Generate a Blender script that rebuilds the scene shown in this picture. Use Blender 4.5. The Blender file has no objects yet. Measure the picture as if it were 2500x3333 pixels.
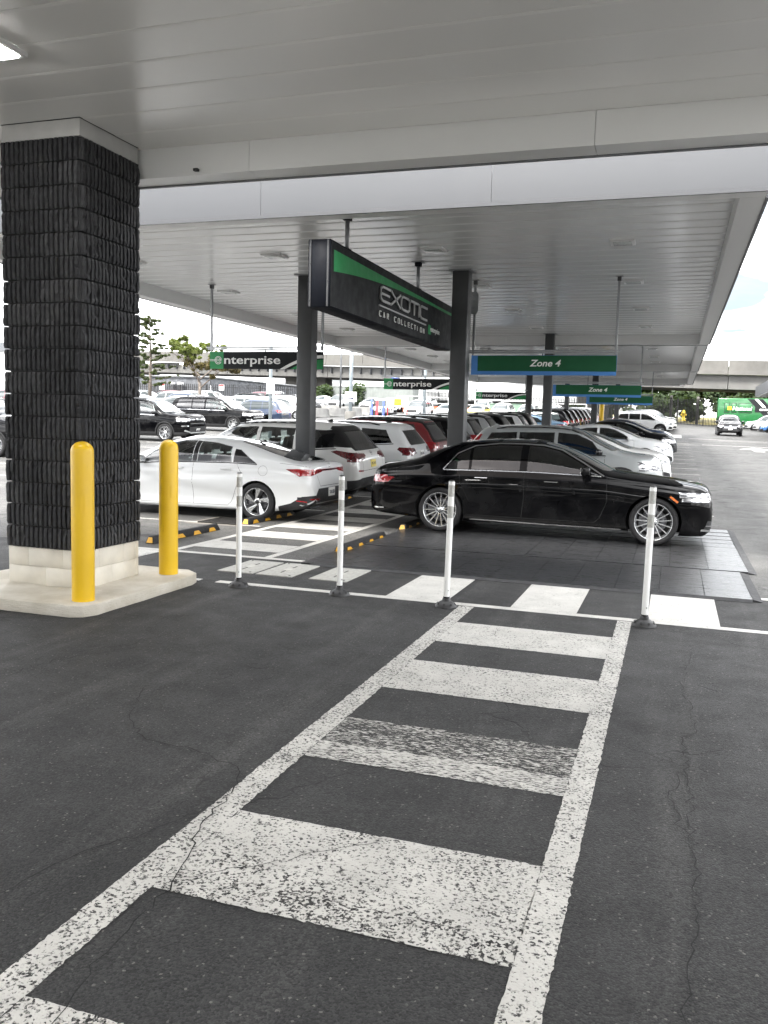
import bpy, bmesh, math, random
import numpy as np
from mathutils import Vector, Matrix, noise
from mathutils.bvhtree import BVHTree

scene = bpy.context.scene
col = scene.collection
R = math.radians

# ------------------------------------------------------------------ camera
cam_data = bpy.data.cameras.new("camera")
cam_data.sensor_fit = 'VERTICAL'
cam_data.sensor_height = 36.0
cam_data.sensor_width = 27.0
cam_data.lens = 30.267
cam_data.clip_start = 0.05
cam_data.clip_end = 3000
cam = bpy.data.objects.new("camera", cam_data)
col.objects.link(cam)
RIGHT = Vector((0.9474, 0.3189, 0.0270)); DOWN = Vector((0.0577, -0.0870, -0.9945)); FWD = Vector((-0.3148, 0.9438, -0.1008))
FWD.normalize(); RIGHT = (RIGHT - FWD * RIGHT.dot(FWD)).normalized(); UP = RIGHT.cross(FWD).normalized()
cam.matrix_world = Matrix(((RIGHT.x, UP.x, -FWD.x, 0), (RIGHT.y, UP.y, -FWD.y, 0), (RIGHT.z, UP.z, -FWD.z, 1.70), (0, 0, 0, 1)))
scene.camera = cam

# ------------------------------------------------------------------ sky and sun (bright, hazy, mostly cloudy day)
SUN_EL, SUN_AZ = R(52), R(200)          # azimuth measured clockwise from +Y
world = bpy.data.worlds.new("World"); scene.world = world
world.use_nodes = True
wn, wl = world.node_tree.nodes, world.node_tree.links
wn.clear()
w_out = wn.new('ShaderNodeOutputWorld'); w_bg = wn.new('ShaderNodeBackground')
sky = wn.new('ShaderNodeTexSky'); sky.sky_type = 'NISHITA'; sky.sun_disc = False
sky.sun_elevation = SUN_EL; sky.sun_rotation = SUN_AZ; sky.air_density = 1.0; sky.dust_density = 1.5
tc = wn.new('ShaderNodeTexCoord')
sep = wn.new('ShaderNodeSeparateXYZ'); wl.new(tc.outputs['Generated'], sep.inputs[0])
zadd = wn.new('ShaderNodeMath'); zadd.operation = 'ADD'; zadd.inputs[1].default_value = 0.18
zmax = wn.new('ShaderNodeMath'); zmax.operation = 'MAXIMUM'; zmax.inputs[1].default_value = 0.02
wl.new(sep.outputs['Z'], zadd.inputs[0]); wl.new(zadd.outputs[0], zmax.inputs[0])
dv = wn.new('ShaderNodeVectorMath'); dv.operation = 'DIVIDE'
cmb = wn.new('ShaderNodeCombineXYZ')
for i in range(3): wl.new(zmax.outputs[0], cmb.inputs[i])
wl.new(tc.outputs['Generated'], dv.inputs[0]); wl.new(cmb.outputs[0], dv.inputs[1])
cn = wn.new('ShaderNodeTexNoise'); cn.inputs['Scale'].default_value = 1.15; cn.inputs['Detail'].default_value = 9; cn.inputs['Roughness'].default_value = 0.58
cn.inputs['Distortion'].default_value = 0.35
wl.new(dv.outputs[0], cn.inputs['Vector'])
ramp = wn.new('ShaderNodeValToRGB'); ramp.color_ramp.elements[0].position = 0.32; ramp.color_ramp.elements[1].position = 0.60
wl.new(cn.outputs['Fac'], ramp.inputs[0])
cn2 = wn.new('ShaderNodeTexNoise'); cn2.inputs['Scale'].default_value = 2.6; cn2.inputs['Detail'].default_value = 6
wl.new(dv.outputs[0], cn2.inputs['Vector'])
ramp2 = wn.new('ShaderNodeValToRGB')
ramp2.color_ramp.elements[0].position = 0.38; ramp2.color_ramp.elements[0].color = (1.15, 1.2, 1.3, 1)
ramp2.color_ramp.elements[1].position = 0.66; ramp2.color_ramp.elements[1].color = (17, 17, 17, 1)
wl.new(cn2.outputs['Fac'], ramp2.inputs[0])
wmix = wn.new('ShaderNodeMix'); wmix.data_type = 'RGBA'
wl.new(ramp.outputs['Color'], wmix.inputs['Factor']); skd = wn.new('ShaderNodeMix'); skd.data_type = 'RGBA'; skd.blend_type = 'MULTIPLY'; skd.inputs['Factor'].default_value = 1.0; skd.inputs['B'].default_value = (.23, .215, .20, 1)
wl.new(sky.outputs['Color'], skd.inputs['A']); wl.new(skd.outputs['Result'], wmix.inputs['A']); wl.new(ramp2.outputs['Color'], wmix.inputs['B'])
wl.new(wmix.outputs['Result'], w_bg.inputs['Color'])
w_bg.inputs['Strength'].default_value = 0.085
wl.new(w_bg.outputs[0], w_out.inputs[0])

sun_data = bpy.data.lights.new("sun", 'SUN'); sun_data.energy = 1.0; sun_data.angle = R(14); sun_data.color = (1.0, 0.97, 0.92)
sun = bpy.data.objects.new("sun", sun_data); col.objects.link(sun)
sd = Vector((math.sin(SUN_AZ) * math.cos(SUN_EL), math.cos(SUN_AZ) * math.cos(SUN_EL), math.sin(SUN_EL)))
sun.rotation_euler = sd.to_track_quat('Z', 'Y').to_euler()

vs = scene.view_settings
vs.view_transform = 'Standard'; vs.look = 'None'; vs.gamma = 1.0; vs.use_curve_mapping = False
vs.exposure = 3.45
scene.cycles.use_denoising = True
scene.cycles.use_adaptive_sampling = True; scene.cycles.adaptive_threshold = 0.02
scene.cycles.max_bounces = 10; scene.cycles.diffuse_bounces = 5; scene.cycles.glossy_bounces = 4
scene.cycles.transmission_bounces = 6; scene.cycles.transparent_max_bounces = 16
scene.cycles.caustics_reflective = False; scene.cycles.caustics_refractive = False
scene.cycles.sample_clamp_indirect = 8.0

# ------------------------------------------------------------------ helpers: tagging
def tag(o, label=None, cat=None, group=None, kind=None):
    if label: o['label'] = label
    if cat: o['category'] = cat
    if group: o['group'] = group
    if kind: o['kind'] = kind
    return o
def empty(name, loc=(0, 0, 0), rz=0.0, parent=None):
    o = bpy.data.objects.new(name, None); col.objects.link(o)
    o.location = loc; o.rotation_euler = (0, 0, rz); o.parent = parent
    o.empty_display_size = 0.2
    return o
def link(name, me, parent=None, loc=(0, 0, 0), rot=(0, 0, 0), scale=(1, 1, 1)):
    o = bpy.data.objects.new(name, me); col.objects.link(o)
    o.parent = parent; o.location = loc; o.rotation_euler = rot; o.scale = scale
    return o
def copy_tree(o, parent=None):
    c = o.copy(); col.objects.link(c); c.parent = parent
    for ch in list(o.children): copy_tree(ch, c)
    return c
def gz(x, y):
    """height of the ground: level under the near canopy, then a gentle rise across the lots"""
    t = y - 15.0; k = .0285 - .0004 * min(max(x, -45.), 15.)
    if t <= -2: return 0.0
    if t < 2: return k * (t + 2) ** 2 / 8.0
    return k * min(t, 110.0)

# ------------------------------------------------------------------ helpers: materials
MATS = {}
def nodes_of(name):
    m = bpy.data.materials.new(name); m.use_nodes = True
    nt = m.node_tree; nt.nodes.clear()
    out = nt.nodes.new('ShaderNodeOutputMaterial'); b = nt.nodes.new('ShaderNodeBsdfPrincipled')
    nt.links.new(b.outputs[0], out.inputs[0])
    MATS[name] = m
    return m, nt, b, out
def N(nt, t, **kw):
    n = nt.nodes.new(t)
    for k, v in kw.items():
        if hasattr(n, k) and k not in n.inputs: setattr(n, k, v)
        else: n.inputs[k].default_value = v
    return n
def coords(nt, kind='Object'):
    return N(nt, 'ShaderNodeTexCoord').outputs[kind]
def pos(nt):
    return N(nt, 'ShaderNodeNewGeometry').outputs['Position']
def mixrgb(nt, fac, a, b, blend='MIX'):
    m = nt.nodes.new('ShaderNodeMix'); m.data_type = 'RGBA'; m.blend_type = blend
    for s, v in (('Factor', fac), ('A', a), ('B', b)):
        if hasattr(v, 'is_linked') or hasattr(v, 'links'): nt.links.new(v, m.inputs[s])
        elif s == 'Factor': m.inputs[s].default_value = v
        else: m.inputs[s].default_value = tuple(v) + ((1,) if len(v) == 3 else ())
    return m.outputs['Result']
def ramp_(nt, fac, p0, p1, c0=(0, 0, 0, 1), c1=(1, 1, 1, 1)):
    r = nt.nodes.new('ShaderNodeValToRGB'); e = r.color_ramp.elements
    e[0].position = p0; e[1].position = p1; e[0].color = c0; e[1].color = c1
    nt.links.new(fac, r.inputs[0]); return r.outputs['Color']
def math_(nt, op, a, b=None, c=None):
    m = nt.nodes.new('ShaderNodeMath'); m.operation = op
    for i, v in enumerate((a, b, c)):
        if v is None: continue
        if hasattr(v, 'links'): nt.links.new(v, m.inputs[i])
        else: m.inputs[i].default_value = v
    return m.outputs[0]
def noise_(nt, vec, scale, detail=4, rough=.55, dist=0):
    n = N(nt, 'ShaderNodeTexNoise'); n.inputs['Scale'].default_value = scale; n.inputs['Detail'].default_value = detail
    n.inputs['Roughness'].default_value = rough; n.inputs['Distortion'].default_value = dist
    nt.links.new(vec, n.inputs['Vector']); return n.outputs['Fac']
def bump_(nt, b, h, strength=.3, dist=.01):
    n = N(nt, 'ShaderNodeBump'); n.inputs['Strength'].default_value = strength; n.inputs['Distance'].default_value = dist
    nt.links.new(h, n.inputs['Height']); nt.links.new(n.outputs[0], b.inputs['Normal']); return n
def simple(name, c, rough=.5, metal=0., var=.12, scale=8, spec=.5, coat=0., bump=0., bscale=60, emit=0., wpos=False):
    """painted / plain surface with a little uneven colour, uneven gloss and fine relief"""
    m, nt, b, out = nodes_of(name)
    v = pos(nt) if wpos else coords(nt)
    n = noise_(nt, v, scale, 5)
    lo = tuple(x * (1 - var) for x in c); hi = tuple(min(1, x * (1 + var)) for x in c)
    nt.links.new(ramp_(nt, n, .3, .7, lo + (1,), hi + (1,)), b.inputs['Base Color'])
    rr = ramp_(nt, noise_(nt, v, scale * 2.3, 3), .3, .7, (max(.02, rough * .85),) * 3 + (1,), (min(1, rough * 1.15),) * 3 + (1,))
    nt.links.new(rr, b.inputs['Roughness'])
    b.inputs['Metallic'].default_value = metal; b.inputs['Specular IOR Level'].default_value = spec
    b.inputs['Coat Weight'].default_value = coat; b.inputs['Coat Roughness'].default_value = .03
    if bump: bump_(nt, b, noise_(nt, v, bscale, 5), bump, .005)
    if emit:
        b.inputs['Emission Color'].default_value = tuple(c) + (1,); b.inputs['Emission Strength'].default_value = emit
    return m
def paint(name, c, metallic=0., rough=.28, coat=1.0):
    """car paint: base coat under a clear coat, with faint dust"""
    m, nt, b, out = nodes_of(name)
    v = coords(nt)
    d = ramp_(nt, noise_(nt, v, 2.2, 6), .45, .8, tuple(c) + (1,), tuple(min(1, x * .94 + .012) for x in c) + (1,))
    nt.links.new(d, b.inputs['Base Color'])
    b.inputs['Metallic'].default_value = metallic; b.inputs['Roughness'].default_value = rough
    b.inputs['Specular IOR Level'].default_value = .0 if max(c) < .02 else .4
    b.inputs['Coat Weight'].default_value = coat; b.inputs['Coat Roughness'].default_value = .025
    return m
def glass(name, tint, refl=.09, rough=0.0):
    """thin pane: tinted see-through mixed with a mirror-like reflection that grows at grazing angles"""
    m, nt, b, out = nodes_of(name)
    nt.nodes.remove(b)
    t = N(nt, 'ShaderNodeBsdfTransparent'); t.inputs[0].default_value = tuple(tint) + (1,)
    g = N(nt, 'ShaderNodeBsdfGlossy'); g.inputs['Roughness'].default_value = rough; g.inputs['Color'].default_value = (1, 1, 1, 1)
    fr = N(nt, 'ShaderNodeFresnel'); fr.inputs['IOR'].default_value = 1.52
    f2 = math_(nt, 'MULTIPLY', fr.outputs[0], 1.7)
    dirt = math_(nt, 'MULTIPLY', noise_(nt, coords(nt), 3.0, 4), .03)
    f3 = math_(nt, 'ADD', f2, dirt)
    mx = N(nt, 'ShaderNodeMixShader'); nt.links.new(f3, mx.inputs[0]); nt.links.new(t.outputs[0], mx.inputs[1]); nt.links.new(g.outputs[0], mx.inputs[2])
    nt.links.new(mx.outputs[0], out.inputs[0])
    return m

# ------------------------------------------------------------------ helpers: mesh building
def newmesh(name, verts, faces, mats=(), smooth=False, mi=None):
    me = bpy.data.meshes.new(name)
    me.from_pydata([tuple(v) for v in verts], [], faces)
    for m in mats: me.materials.append(m)
    if mi is not None: me.polygons.foreach_set('material_index', mi)
    if smooth: me.polygons.foreach_set('use_smooth', [True] * len(me.polygons))
    me.update(); return me
class MB:
    """collects simple solids into one mesh"""
    def __init__(s): s.v = []; s.f = []; s.s = []
    def add(s, vs, fs, smooth=False):
        k = len(s.v); s.v += [tuple(v) for v in vs]
        for f in fs: s.f.append(tuple(i + k for i in f)); s.s.append(smooth)
        return s
    def box(s, x0, x1, y0, y1, z0, z1):
        return s.add([(x0, y0, z0), (x1, y0, z0), (x1, y1, z0), (x0, y1, z0), (x0, y0, z1), (x1, y0, z1), (x1, y1, z1), (x0, y1, z1)],
                     [(0, 3, 2, 1), (4, 5, 6, 7), (0, 1, 5, 4), (1, 2, 6, 5), (2, 3, 7, 6), (3, 0, 4, 7)])
    def cbox(s, c, d): return s.box(c[0] - d[0] / 2, c[0] + d[0] / 2, c[1] - d[1] / 2, c[1] + d[1] / 2, c[2] - d[2] / 2, c[2] + d[2] / 2)
    def cyl(s, p, q, r0, r1=None, n=12, caps=True, smooth=True):
        p = Vector(p); q = Vector(q); r1 = r0 if r1 is None else r1
        d = (q - p).normalized(); a = d.orthogonal().normalized(); b = d.cross(a)
        vs = []
        for c, r in ((p, r0), (q, r1)):
            for i in range(n):
                t = 2 * math.pi * i / n; vs.append(c + a * (r * math.cos(t)) + b * (r * math.sin(t)))
        s.add(vs, [(i, (i + 1) % n, n + (i + 1) % n, n + i) for i in range(n)], smooth)
        if caps:
            k = len(s.v) - 2 * n
            s.f.append(tuple(k + n - 1 - i for i in range(n))); s.s.append(False)
            s.f.append(tuple(k + n + i for i in range(n))); s.s.append(False)
        return s
    def lathe(s, prof, c=(0, 0, 0), n=24, axis='z', smooth=True, close=False):
        vs = []; m = len(prof)
        for i in range(n):
            t = 2 * math.pi * i / n; ct, st = math.cos(t), math.sin(t)
            for r, h in prof:
                if axis == 'z': vs.append((c[0] + r * ct, c[1] + r * st, c[2] + h))
                elif axis == 'y': vs.append((c[0] + r * ct, c[1] + h, c[2] - r * st))
                else: vs.append((c[0] + h, c[1] + r * ct, c[2] + r * st))
        fs = []
        for i in range(n):
            j = (i + 1) % n
            for k in range(m - 1 if not close else m):
                k2 = (k + 1) % m
                fs.append((i * m + k, j * m + k, j * m + k2, i * m + k2))
        return s.add(vs, fs, smooth)
    def prism(s, poly, axis, a, b):
        """extrude a 2D polygon: axis 'y' -> poly in (x,z), 'x' -> (y,z), 'z' -> (x,y)"""
        def P(u, v, w): return {'y': (u, w, v), 'x': (w, u, v), 'z': (u, v, w)}[axis]
        n = len(poly); vs = [P(u, v, a) for u, v in poly] + [P(u, v, b) for u, v in poly]
        area = sum(poly[i][0] * poly[(i + 1) % n][1] - poly[(i + 1) % n][0] * poly[i][1] for i in range(n))
        flip = (area > 0) == (axis in 'xz')
        f0 = tuple(range(n)); f1 = tuple(range(n, 2 * n))
        sides = [(i, (i + 1) % n, n + (i + 1) % n, n + i) for i in range(n)]
        if (b > a) == flip: fs = [f0[::-1], f1] + sides
        else: fs = [f0, f1[::-1]] + [x[::-1] for x in sides]
        return s.add(vs, fs)
    def tube(s, pts, r, n=6):
        for p, q in zip(pts[:-1], pts[1:]): s.cyl(p, q, r, n=n)
        return s
    def mesh(s, name, mats):
        mats = mats if isinstance(mats, (list, tuple)) else [mats]
        me = newmesh(name, s.v, s.f, mats); me.polygons.foreach_set('use_smooth', s.s); me.update(); return me
    def build(s, name, mats, parent=None, loc=(0, 0, 0), rot=(0, 0, 0)):
        return link(name, s.mesh(name, mats), parent, loc, rot)
def bevel_mesh(me, w, seg=2, ang=35):
    bm = bmesh.new(); bm.from_mesh(me)
    bmesh.ops.remove_doubles(bm, verts=bm.verts, dist=1e-6)
    es = [e for e in bm.edges if len(e.link_faces) == 2 and e.calc_face_angle(0) > R(ang)]
    bmesh.ops.bevel(bm, geom=es, offset=w, segments=seg, profile=.6, affect='EDGES', clamp_overlap=True)
    for f in bm.faces: f.smooth = True
    bm.to_mesh(me); bm.free()
    return me
def smooth_by_angle(me, ang=35):
    bm = bmesh.new(); bm.from_mesh(me)
    for f in bm.faces: f.smooth = True
    for e in bm.edges: e.smooth = len(e.link_faces) == 2 and e.calc_face_angle(0) < R(ang)
    bm.to_mesh(me); bm.free(); return me
def rbox(name, dims, w, mats, parent=None, loc=(0, 0, 0), rot=(0, 0, 0), seg=2):
    me = MB().cbox((0, 0, 0), dims).mesh(name, mats); bevel_mesh(me, w, seg); smooth_by_angle(me, 40)
    return link(name, me, parent, loc, rot)
def text_mesh(body, size, mat, extrude=.004, bold=0., shear=0., align='LEFT', spacing=1.0, width=None):
    cu = bpy.data.curves.new('lettering', 'FONT'); cu.body = body; cu.size = size; cu.extrude = extrude
    cu.offset = bold * size; cu.shear = shear; cu.align_x = align; cu.space_character = spacing; cu.resolution_u = 3
    o = bpy.data.objects.new('lettering', cu); col.objects.link(o)
    dg = bpy.context.evaluated_depsgraph_get(); dg.update()
    me = bpy.data.meshes.new_from_object(o.evaluated_get(dg))
    bpy.data.objects.remove(o); bpy.data.curves.remove(cu)
    me.materials.clear(); me.materials.append(mat)
    if width:
        xs = [v.co.x for v in me.vertices]; w = max(xs) - min(xs)
        for v in me.vertices: v.co.x *= width / w
    return me
def pchip(pts):
    """monotone cubic through control points -> vectorised function"""
    x = np.array([p[0] for p in pts], float); y = np.array([p[1] for p in pts], float)
    h = np.diff(x); d = np.diff(y) / h; n = len(x); m = np.zeros(n)
    for i in range(1, n - 1):
        if d[i - 1] * d[i] > 0:
            w1 = 2 * h[i] + h[i - 1]; w2 = h[i] + 2 * h[i - 1]
            m[i] = (w1 + w2) / (w1 / d[i - 1] + w2 / d[i])
    m[0] = d[0]; m[-1] = d[-1]
    def f(q):
        q = np.clip(np.asarray(q, float), x[0], x[-1]); i = np.clip(np.searchsorted(x, q) - 1, 0, n - 2)
        t = (q - x[i]) / h[i]; t2 = t * t; t3 = t2 * t
        return (2 * t3 - 3 * t2 + 1) * y[i] + (t3 - 2 * t2 + t) * h[i] * m[i] + (-2 * t3 + 3 * t2) * y[i + 1] + (t3 - t2) * h[i] * m[i + 1]
    return f
# ------------------------------------------------------------------ vehicle materials
P_BLACK = paint('black_car_paint', (.0015, .0015, .002), 0, .3, .42)
P_WHITE = paint('white_car_paint', (.59, .60, .605), 0, .35)
P_PEARL = paint('pearl_white_car_paint', (.57, .57, .555), 0, .35)
P_RED = paint('red_car_paint', (.13, .006, .009), .1, .35)
P_GREY = paint('grey_car_paint', (.30, .315, .315), .25, .38)
P_SILVER = paint('silver_car_paint', (.46, .47, .48), .6, .38)
P_DARKGREY = paint('charcoal_car_paint', (.009, .0095, .0105), .1, .36, .6)
P_BLUE = paint('blue_car_paint', (.035, .12, .30), .3, .36)
P_NAVY = paint('navy_car_paint', (.008, .02, .05), .2, .34)
P_YELLOW = paint('yellow_car_paint', (.75, .62, .03), 0, .36)
P_BURG = paint('burgundy_car_paint', (.09, .012, .02), .3, .36)
P_LBLUE = paint('light_blue_car_paint', (.22, .36, .52), .5, .4)
G_CLEAR = glass('clear_car_glass', (.84, .93, .91))
G_TINT = glass('tinted_car_glass', (.10, .11, .11)); G_LUX = glass('dark_tinted_car_glass', (.05, .055, .055))
G_SOFT = glass('soft_tinted_car_glass', (.50, .55, .54))
M_PLAST = simple('black_plastic', (.012, .012, .013), .5, 0, .2, 12, .4)
M_GLOSSB = simple('gloss_black_trim', (.006, .006, .007), .12, 0, .2, 8)
M_CHROME = simple('chrome_trim', (.75, .76, .77), .12, 1, .06, 10)
M_TYRE = simple('tyre_rubber', (.016, .016, .017), .82, 0, .25, 30, .3, bump=.25, bscale=120)
M_RIM = simple('alloy_rim', (.58, .59, .60), .24, .9, .08, 14)
M_RIMD = simple('dark_alloy', (.03, .03, .033), .35, .5, .15, 14)
M_BRAKE = simple('brake_disc_steel', (.16, .16, .17), .45, .9, .2, 20)
M_WELL = simple('wheel_well_liner', (.008, .008, .008), .9, 0, .3, 10)
M_SEAT = simple('seat_upholstery', (.03, .03, .032), .7, 0, .25, 14, bump=.2)
M_CABIN = simple('cabin_lining', (.022, .022, .023), .8, 0, .15, 6)
M_TAIL = simple('red_tail_lens', (.24, .008, .012), .10, 0, .3, 22, coat=1)
M_TAILD = simple('smoked_red_lens', (.085, .006, .009), .10, 0, .3, 22, coat=1)
M_AMBER = simple('amber_lens', (.55, .12, .01), .15, 0, .2, 20, coat=1)
M_PLATE = simple('licence_plate_white', (.72, .72, .70), .45, 0, .05, 20)
M_PLATEY = simple('licence_plate_yellow', (.62, .50, .12), .45, 0, .05, 20)
M_INK = simple('dark_lettering', (.02, .025, .06), .5, 0, .1, 20)
def headlamp_material(name, bright):
    """clear lens over bright reflector bowls and dark bezels"""
    m, nt, b, out = nodes_of(name)
    v = coords(nt); mp = N(nt, 'ShaderNodeMapping'); mp.inputs['Scale'].default_value = (7, 9, 22); nt.links.new(v, mp.inputs['Vector'])
    n = noise_(nt, mp.outputs[0], 1.0, 2, .5)
    c = ramp_(nt, n, .44, .60, (.05, .05, .055, 1), (bright, bright, bright * 1.02, 1))
    nt.links.new(c, b.inputs['Base Color']); b.inputs['Metallic'].default_value = .6; b.inputs['Roughness'].default_value = .18
    b.inputs['Coat Weight'].default_value = 1; b.inputs['Coat Roughness'].default_value = .02
    return m
M_HEAD = headlamp_material('headlamp_lens', .62)
M_HEADB = headlamp_material('bright_headlamp_lens', .85)

# ------------------------------------------------------------------ vehicle shells
DEF_PROF = [(0, .935), (.06, .962), (.22, .978), (.45, .992), (.62, 1.0), (.74, .996), (.86, .978), (.95, .952), (1, .925)]
class Shell: pass
def make_shell(S, coarse=False):
    L, W0 = S['L'], S['W'] / 2
    top, belt, bot = pchip(S['top']), pchip(S['belt']), pchip(S['bot'])
    prof = pchip(S.get('prof', DEF_PROF))
    st = set()
    k = 1.9 if coarse else 1.0
    x = 0.0
    e1, e2 = S.get('dense', (.55, .75))
    while x < L:
        st.add(round(x, 4))
        d = min(x, L - x)
        step = .008 if d < .03 else .018 if d < .14 else .035 if (x < e1 or L - x < e2) else .055
        x += step * k
    st.add(L); xs = np.array(sorted(st))
    ra, fa = S['axles']; zw = S['rad']
    fl = S.get('flare', .012)
    er, ef = S.get('end', (.60, .50)); lr, lf = S.get('round', (.42, .75)); pr = S.get('pround', (2.6, 2.4))
    nr = S.get('nroof', 4.2); tum = S.get('tum', .30); nh = S.get('nhood', 2.7)
    nl, nu = (10, 9) if coarse else (16, 16)
    secs = []
    for x in xs:
        zt, zs, zb = float(top(x)), float(belt(x)), float(bot(x))
        zs = min(zs, zt - .012); zs = max(zs, zb + .06); zt = max(zt, zs + .012)
        W = W0
        if x < lr: s = (lr - x) / lr; W *= er + (1 - er) * max(0, 1 - s ** pr[0]) ** (1 / pr[0])
        if x > L - lf: s = (x - L + lf) / lf; W *= ef + (1 - ef) * max(0, 1 - s ** pr[1]) ** (1 / pr[1])
        p = [(0, zb), (W * .5, zb), (W * .86, zb + .004)]
        for i in range(nl):
            t = i / (nl - 1); z = zb + (zs - zb) * t; y = W * float(prof(t))
            for xa in (ra, fa):
                y += fl * math.exp(-((x - xa) / .46) ** 4) * math.exp(-((z - zw - .12) / .30) ** 2)
            if 'dy' in S: y += S['dy'](x, z)
            p.append((y, z))
        Ws = p[-1][0]; h = zt - zs
        b = min(1, max(0, (h - .10) / .28)); b = b * b * (3 - 2 * b); n = nh + (nr - nh) * b
        for i in range(1, nu + 1):
            ph = math.pi / 2 * (i / nu)
            y = Ws * max(0, math.cos(ph)) ** (2 / n); z = zs + h * math.sin(ph) ** (2 / n)
            y *= 1 - tum * b * (z - zs)
            if i == nu: y = 0
            p.append((y, z))
        secs.append(p)
    m = len(secs[0]); ring = 2 * m - 2
    verts = []
    for x, p in zip(xs, secs):
        X = x - L / 2
        verts += [(X, y, z) for y, z in p] + [(X, -y, z) for y, z in p[-2:0:-1]]
    faces = []
    for i in range(len(xs) - 1):
        for j in range(ring):
            j2 = (j + 1) % ring
            faces.append((i * ring + j, i * ring + j2, (i + 1) * ring + j2, (i + 1) * ring + j))
    faces.append(tuple(range(ring))[::-1]); faces.append(tuple((len(xs) - 1) * ring + j for j in range(ring)))
    me = newmesh('shell', verts, faces)
    bm = bmesh.new(); bm.from_mesh(me); bmesh.ops.recalc_face_normals(bm, faces=bm.faces); bm.to_mesh(me)
    sh = Shell(); sh.bm = bm; sh.S = S; sh.L = L
    sh.co = [v.co.copy() for v in bm.verts]; bm.normal_update(); sh.no = [v.normal.copy() for v in bm.verts]
    tris = []
    for f in bm.faces:
        vs = [v.index for v in f.verts]
        for i in range(1, len(vs) - 1): tris.append((vs[0], vs[i], vs[i + 1]))
    sh.tris = tris; sh.bvh = BVHTree.FromPolygons(sh.co, tris)
    sh.lay = bm.faces.layers.int.new('tag'); sh.tags = ['body']
    bpy.data.meshes.remove(me)
    return sh
def sh_normal(sh, co):
    loc, no, idx, d = sh.bvh.find_nearest(co)
    if idx is None: return Vector((0, 0, 1))
    a, b, c = sh.tris[idx]; A, B, C = sh.co[a], sh.co[b], sh.co[c]
    n = (B - A).cross(C - A); den = n.dot(n)
    if den < 1e-14: return no
    u = (C - B).cross(loc - B).dot(n) / den; v = (A - C).cross(loc - C).dot(n) / den
    r = sh.no[a] * u + sh.no[b] * v + sh.no[c] * (1 - u - v)
    return r.normalized() if r.length > 1e-6 else no
VIEWS = {'side': (0, 2), 'front': (1, 2), 'rear': (1, 2), 'top': (0, 1)}
def inside(poly, u, v):
    c = False; n = len(poly); j = n - 1
    for i in range(n):
        a, b = poly[i], poly[j]
        if (a[1] > v) != (b[1] > v) and u < (b[0] - a[0]) * (v - a[1]) / (b[1] - a[1]) + a[0]: c = not c
        j = i
    return c
def carve(sh, name, poly, view, mirror=True, ymin=.35):
    bm, lay, L = sh.bm, sh.lay, sh.L
    if name not in sh.tags: sh.tags.append(name)
    tid = sh.tags.index(name)
    iu, iv = VIEWS[view]
    if view in ('side', 'top'): poly = [(p[0] - L / 2, p[1]) for p in poly]
    polys = [poly]
    if mirror and view in ('front', 'rear', 'top'):
        q = [(-p[0], p[1]) if view != 'top' else (p[0], -p[1]) for p in poly]
        if any(abs(a[0] - b[0]) > 1e-6 or abs(a[1] - b[1]) > 1e-6 for a, b in zip(sorted(poly), sorted(q))): polys.append(q)
    for poly in polys:
        u0 = min(p[0] for p in poly); u1 = max(p[0] for p in poly); v0 = min(p[1] for p in poly); v1 = max(p[1] for p in poly)
        cand = []
        for f in bm.faces:
            n = f.normal
            if view == 'side' and (abs(f.calc_center_median().y) < ymin or abs(n.y) < .12): continue
            if view == 'front' and n.x < .12: continue
            if view == 'rear' and n.x > -.12: continue
            if view == 'top' and n.z < .12: continue
            us = [v.co[iu] for v in f.verts]; vs_ = [v.co[iv] for v in f.verts]
            if max(us) < u0 or min(us) > u1 or max(vs_) < v0 or min(vs_) > v1: continue
            cand.append(f)
        n = len(poly)
        for i in range(n):
            a, b = poly[i], poly[(i + 1) % n]
            du, dv_ = b[0] - a[0], b[1] - a[1]
            ln = math.hypot(du, dv_)
            if ln < 1e-6: continue
            eu0, eu1 = min(a[0], b[0]) - 1e-4, max(a[0], b[0]) + 1e-4; ev0, ev1 = min(a[1], b[1]) - 1e-4, max(a[1], b[1]) + 1e-4
            sel = []; rest = []
            for f in cand:
                if not f.is_valid: continue
                us = [v.co[iu] for v in f.verts]; vs_ = [v.co[iv] for v in f.verts]
                if max(us) < eu0 or min(us) > eu1 or max(vs_) < ev0 or min(vs_) > ev1: rest.append(f)
                else: sel.append(f)
            if not sel: continue
            co = [0, 0, 0]; no = [0, 0, 0]; co[iu], co[iv] = a; no[iu], no[iv] = -dv_ / ln, du / ln
            g = set(sel)
            for f in sel: g.update(f.edges); g.update(f.verts)
            r = bmesh.ops.bisect_plane(bm, geom=list(g), dist=1e-5, plane_co=co, plane_no=no)
            cand = rest + list({x for x in r['geom'] if isinstance(x, bmesh.types.BMFace)} | {f for f in sel if f.is_valid})
        for f in cand:
            if not f.is_valid: continue
            c = f.calc_center_median()
            if inside(poly, c[iu], c[iv]): f[lay] = tid
def faces_mesh(sh, name, faces, mat, inset=0.):
    vm = {}; vs = []; fs = []; ns = []
    for f in faces:
        q = []
        for v in f.verts:
            if v not in vm:
                n = sh_normal(sh, v.co); vm[v] = len(vs); vs.append(v.co - n * inset); ns.append(n)
            q.append(vm[v])
        fs.append(q)
    me = newmesh(name, vs, fs, [mat], True)
    if vs: me.normals_split_custom_set_from_vertices([tuple(n) for n in ns])
    return me
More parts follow.
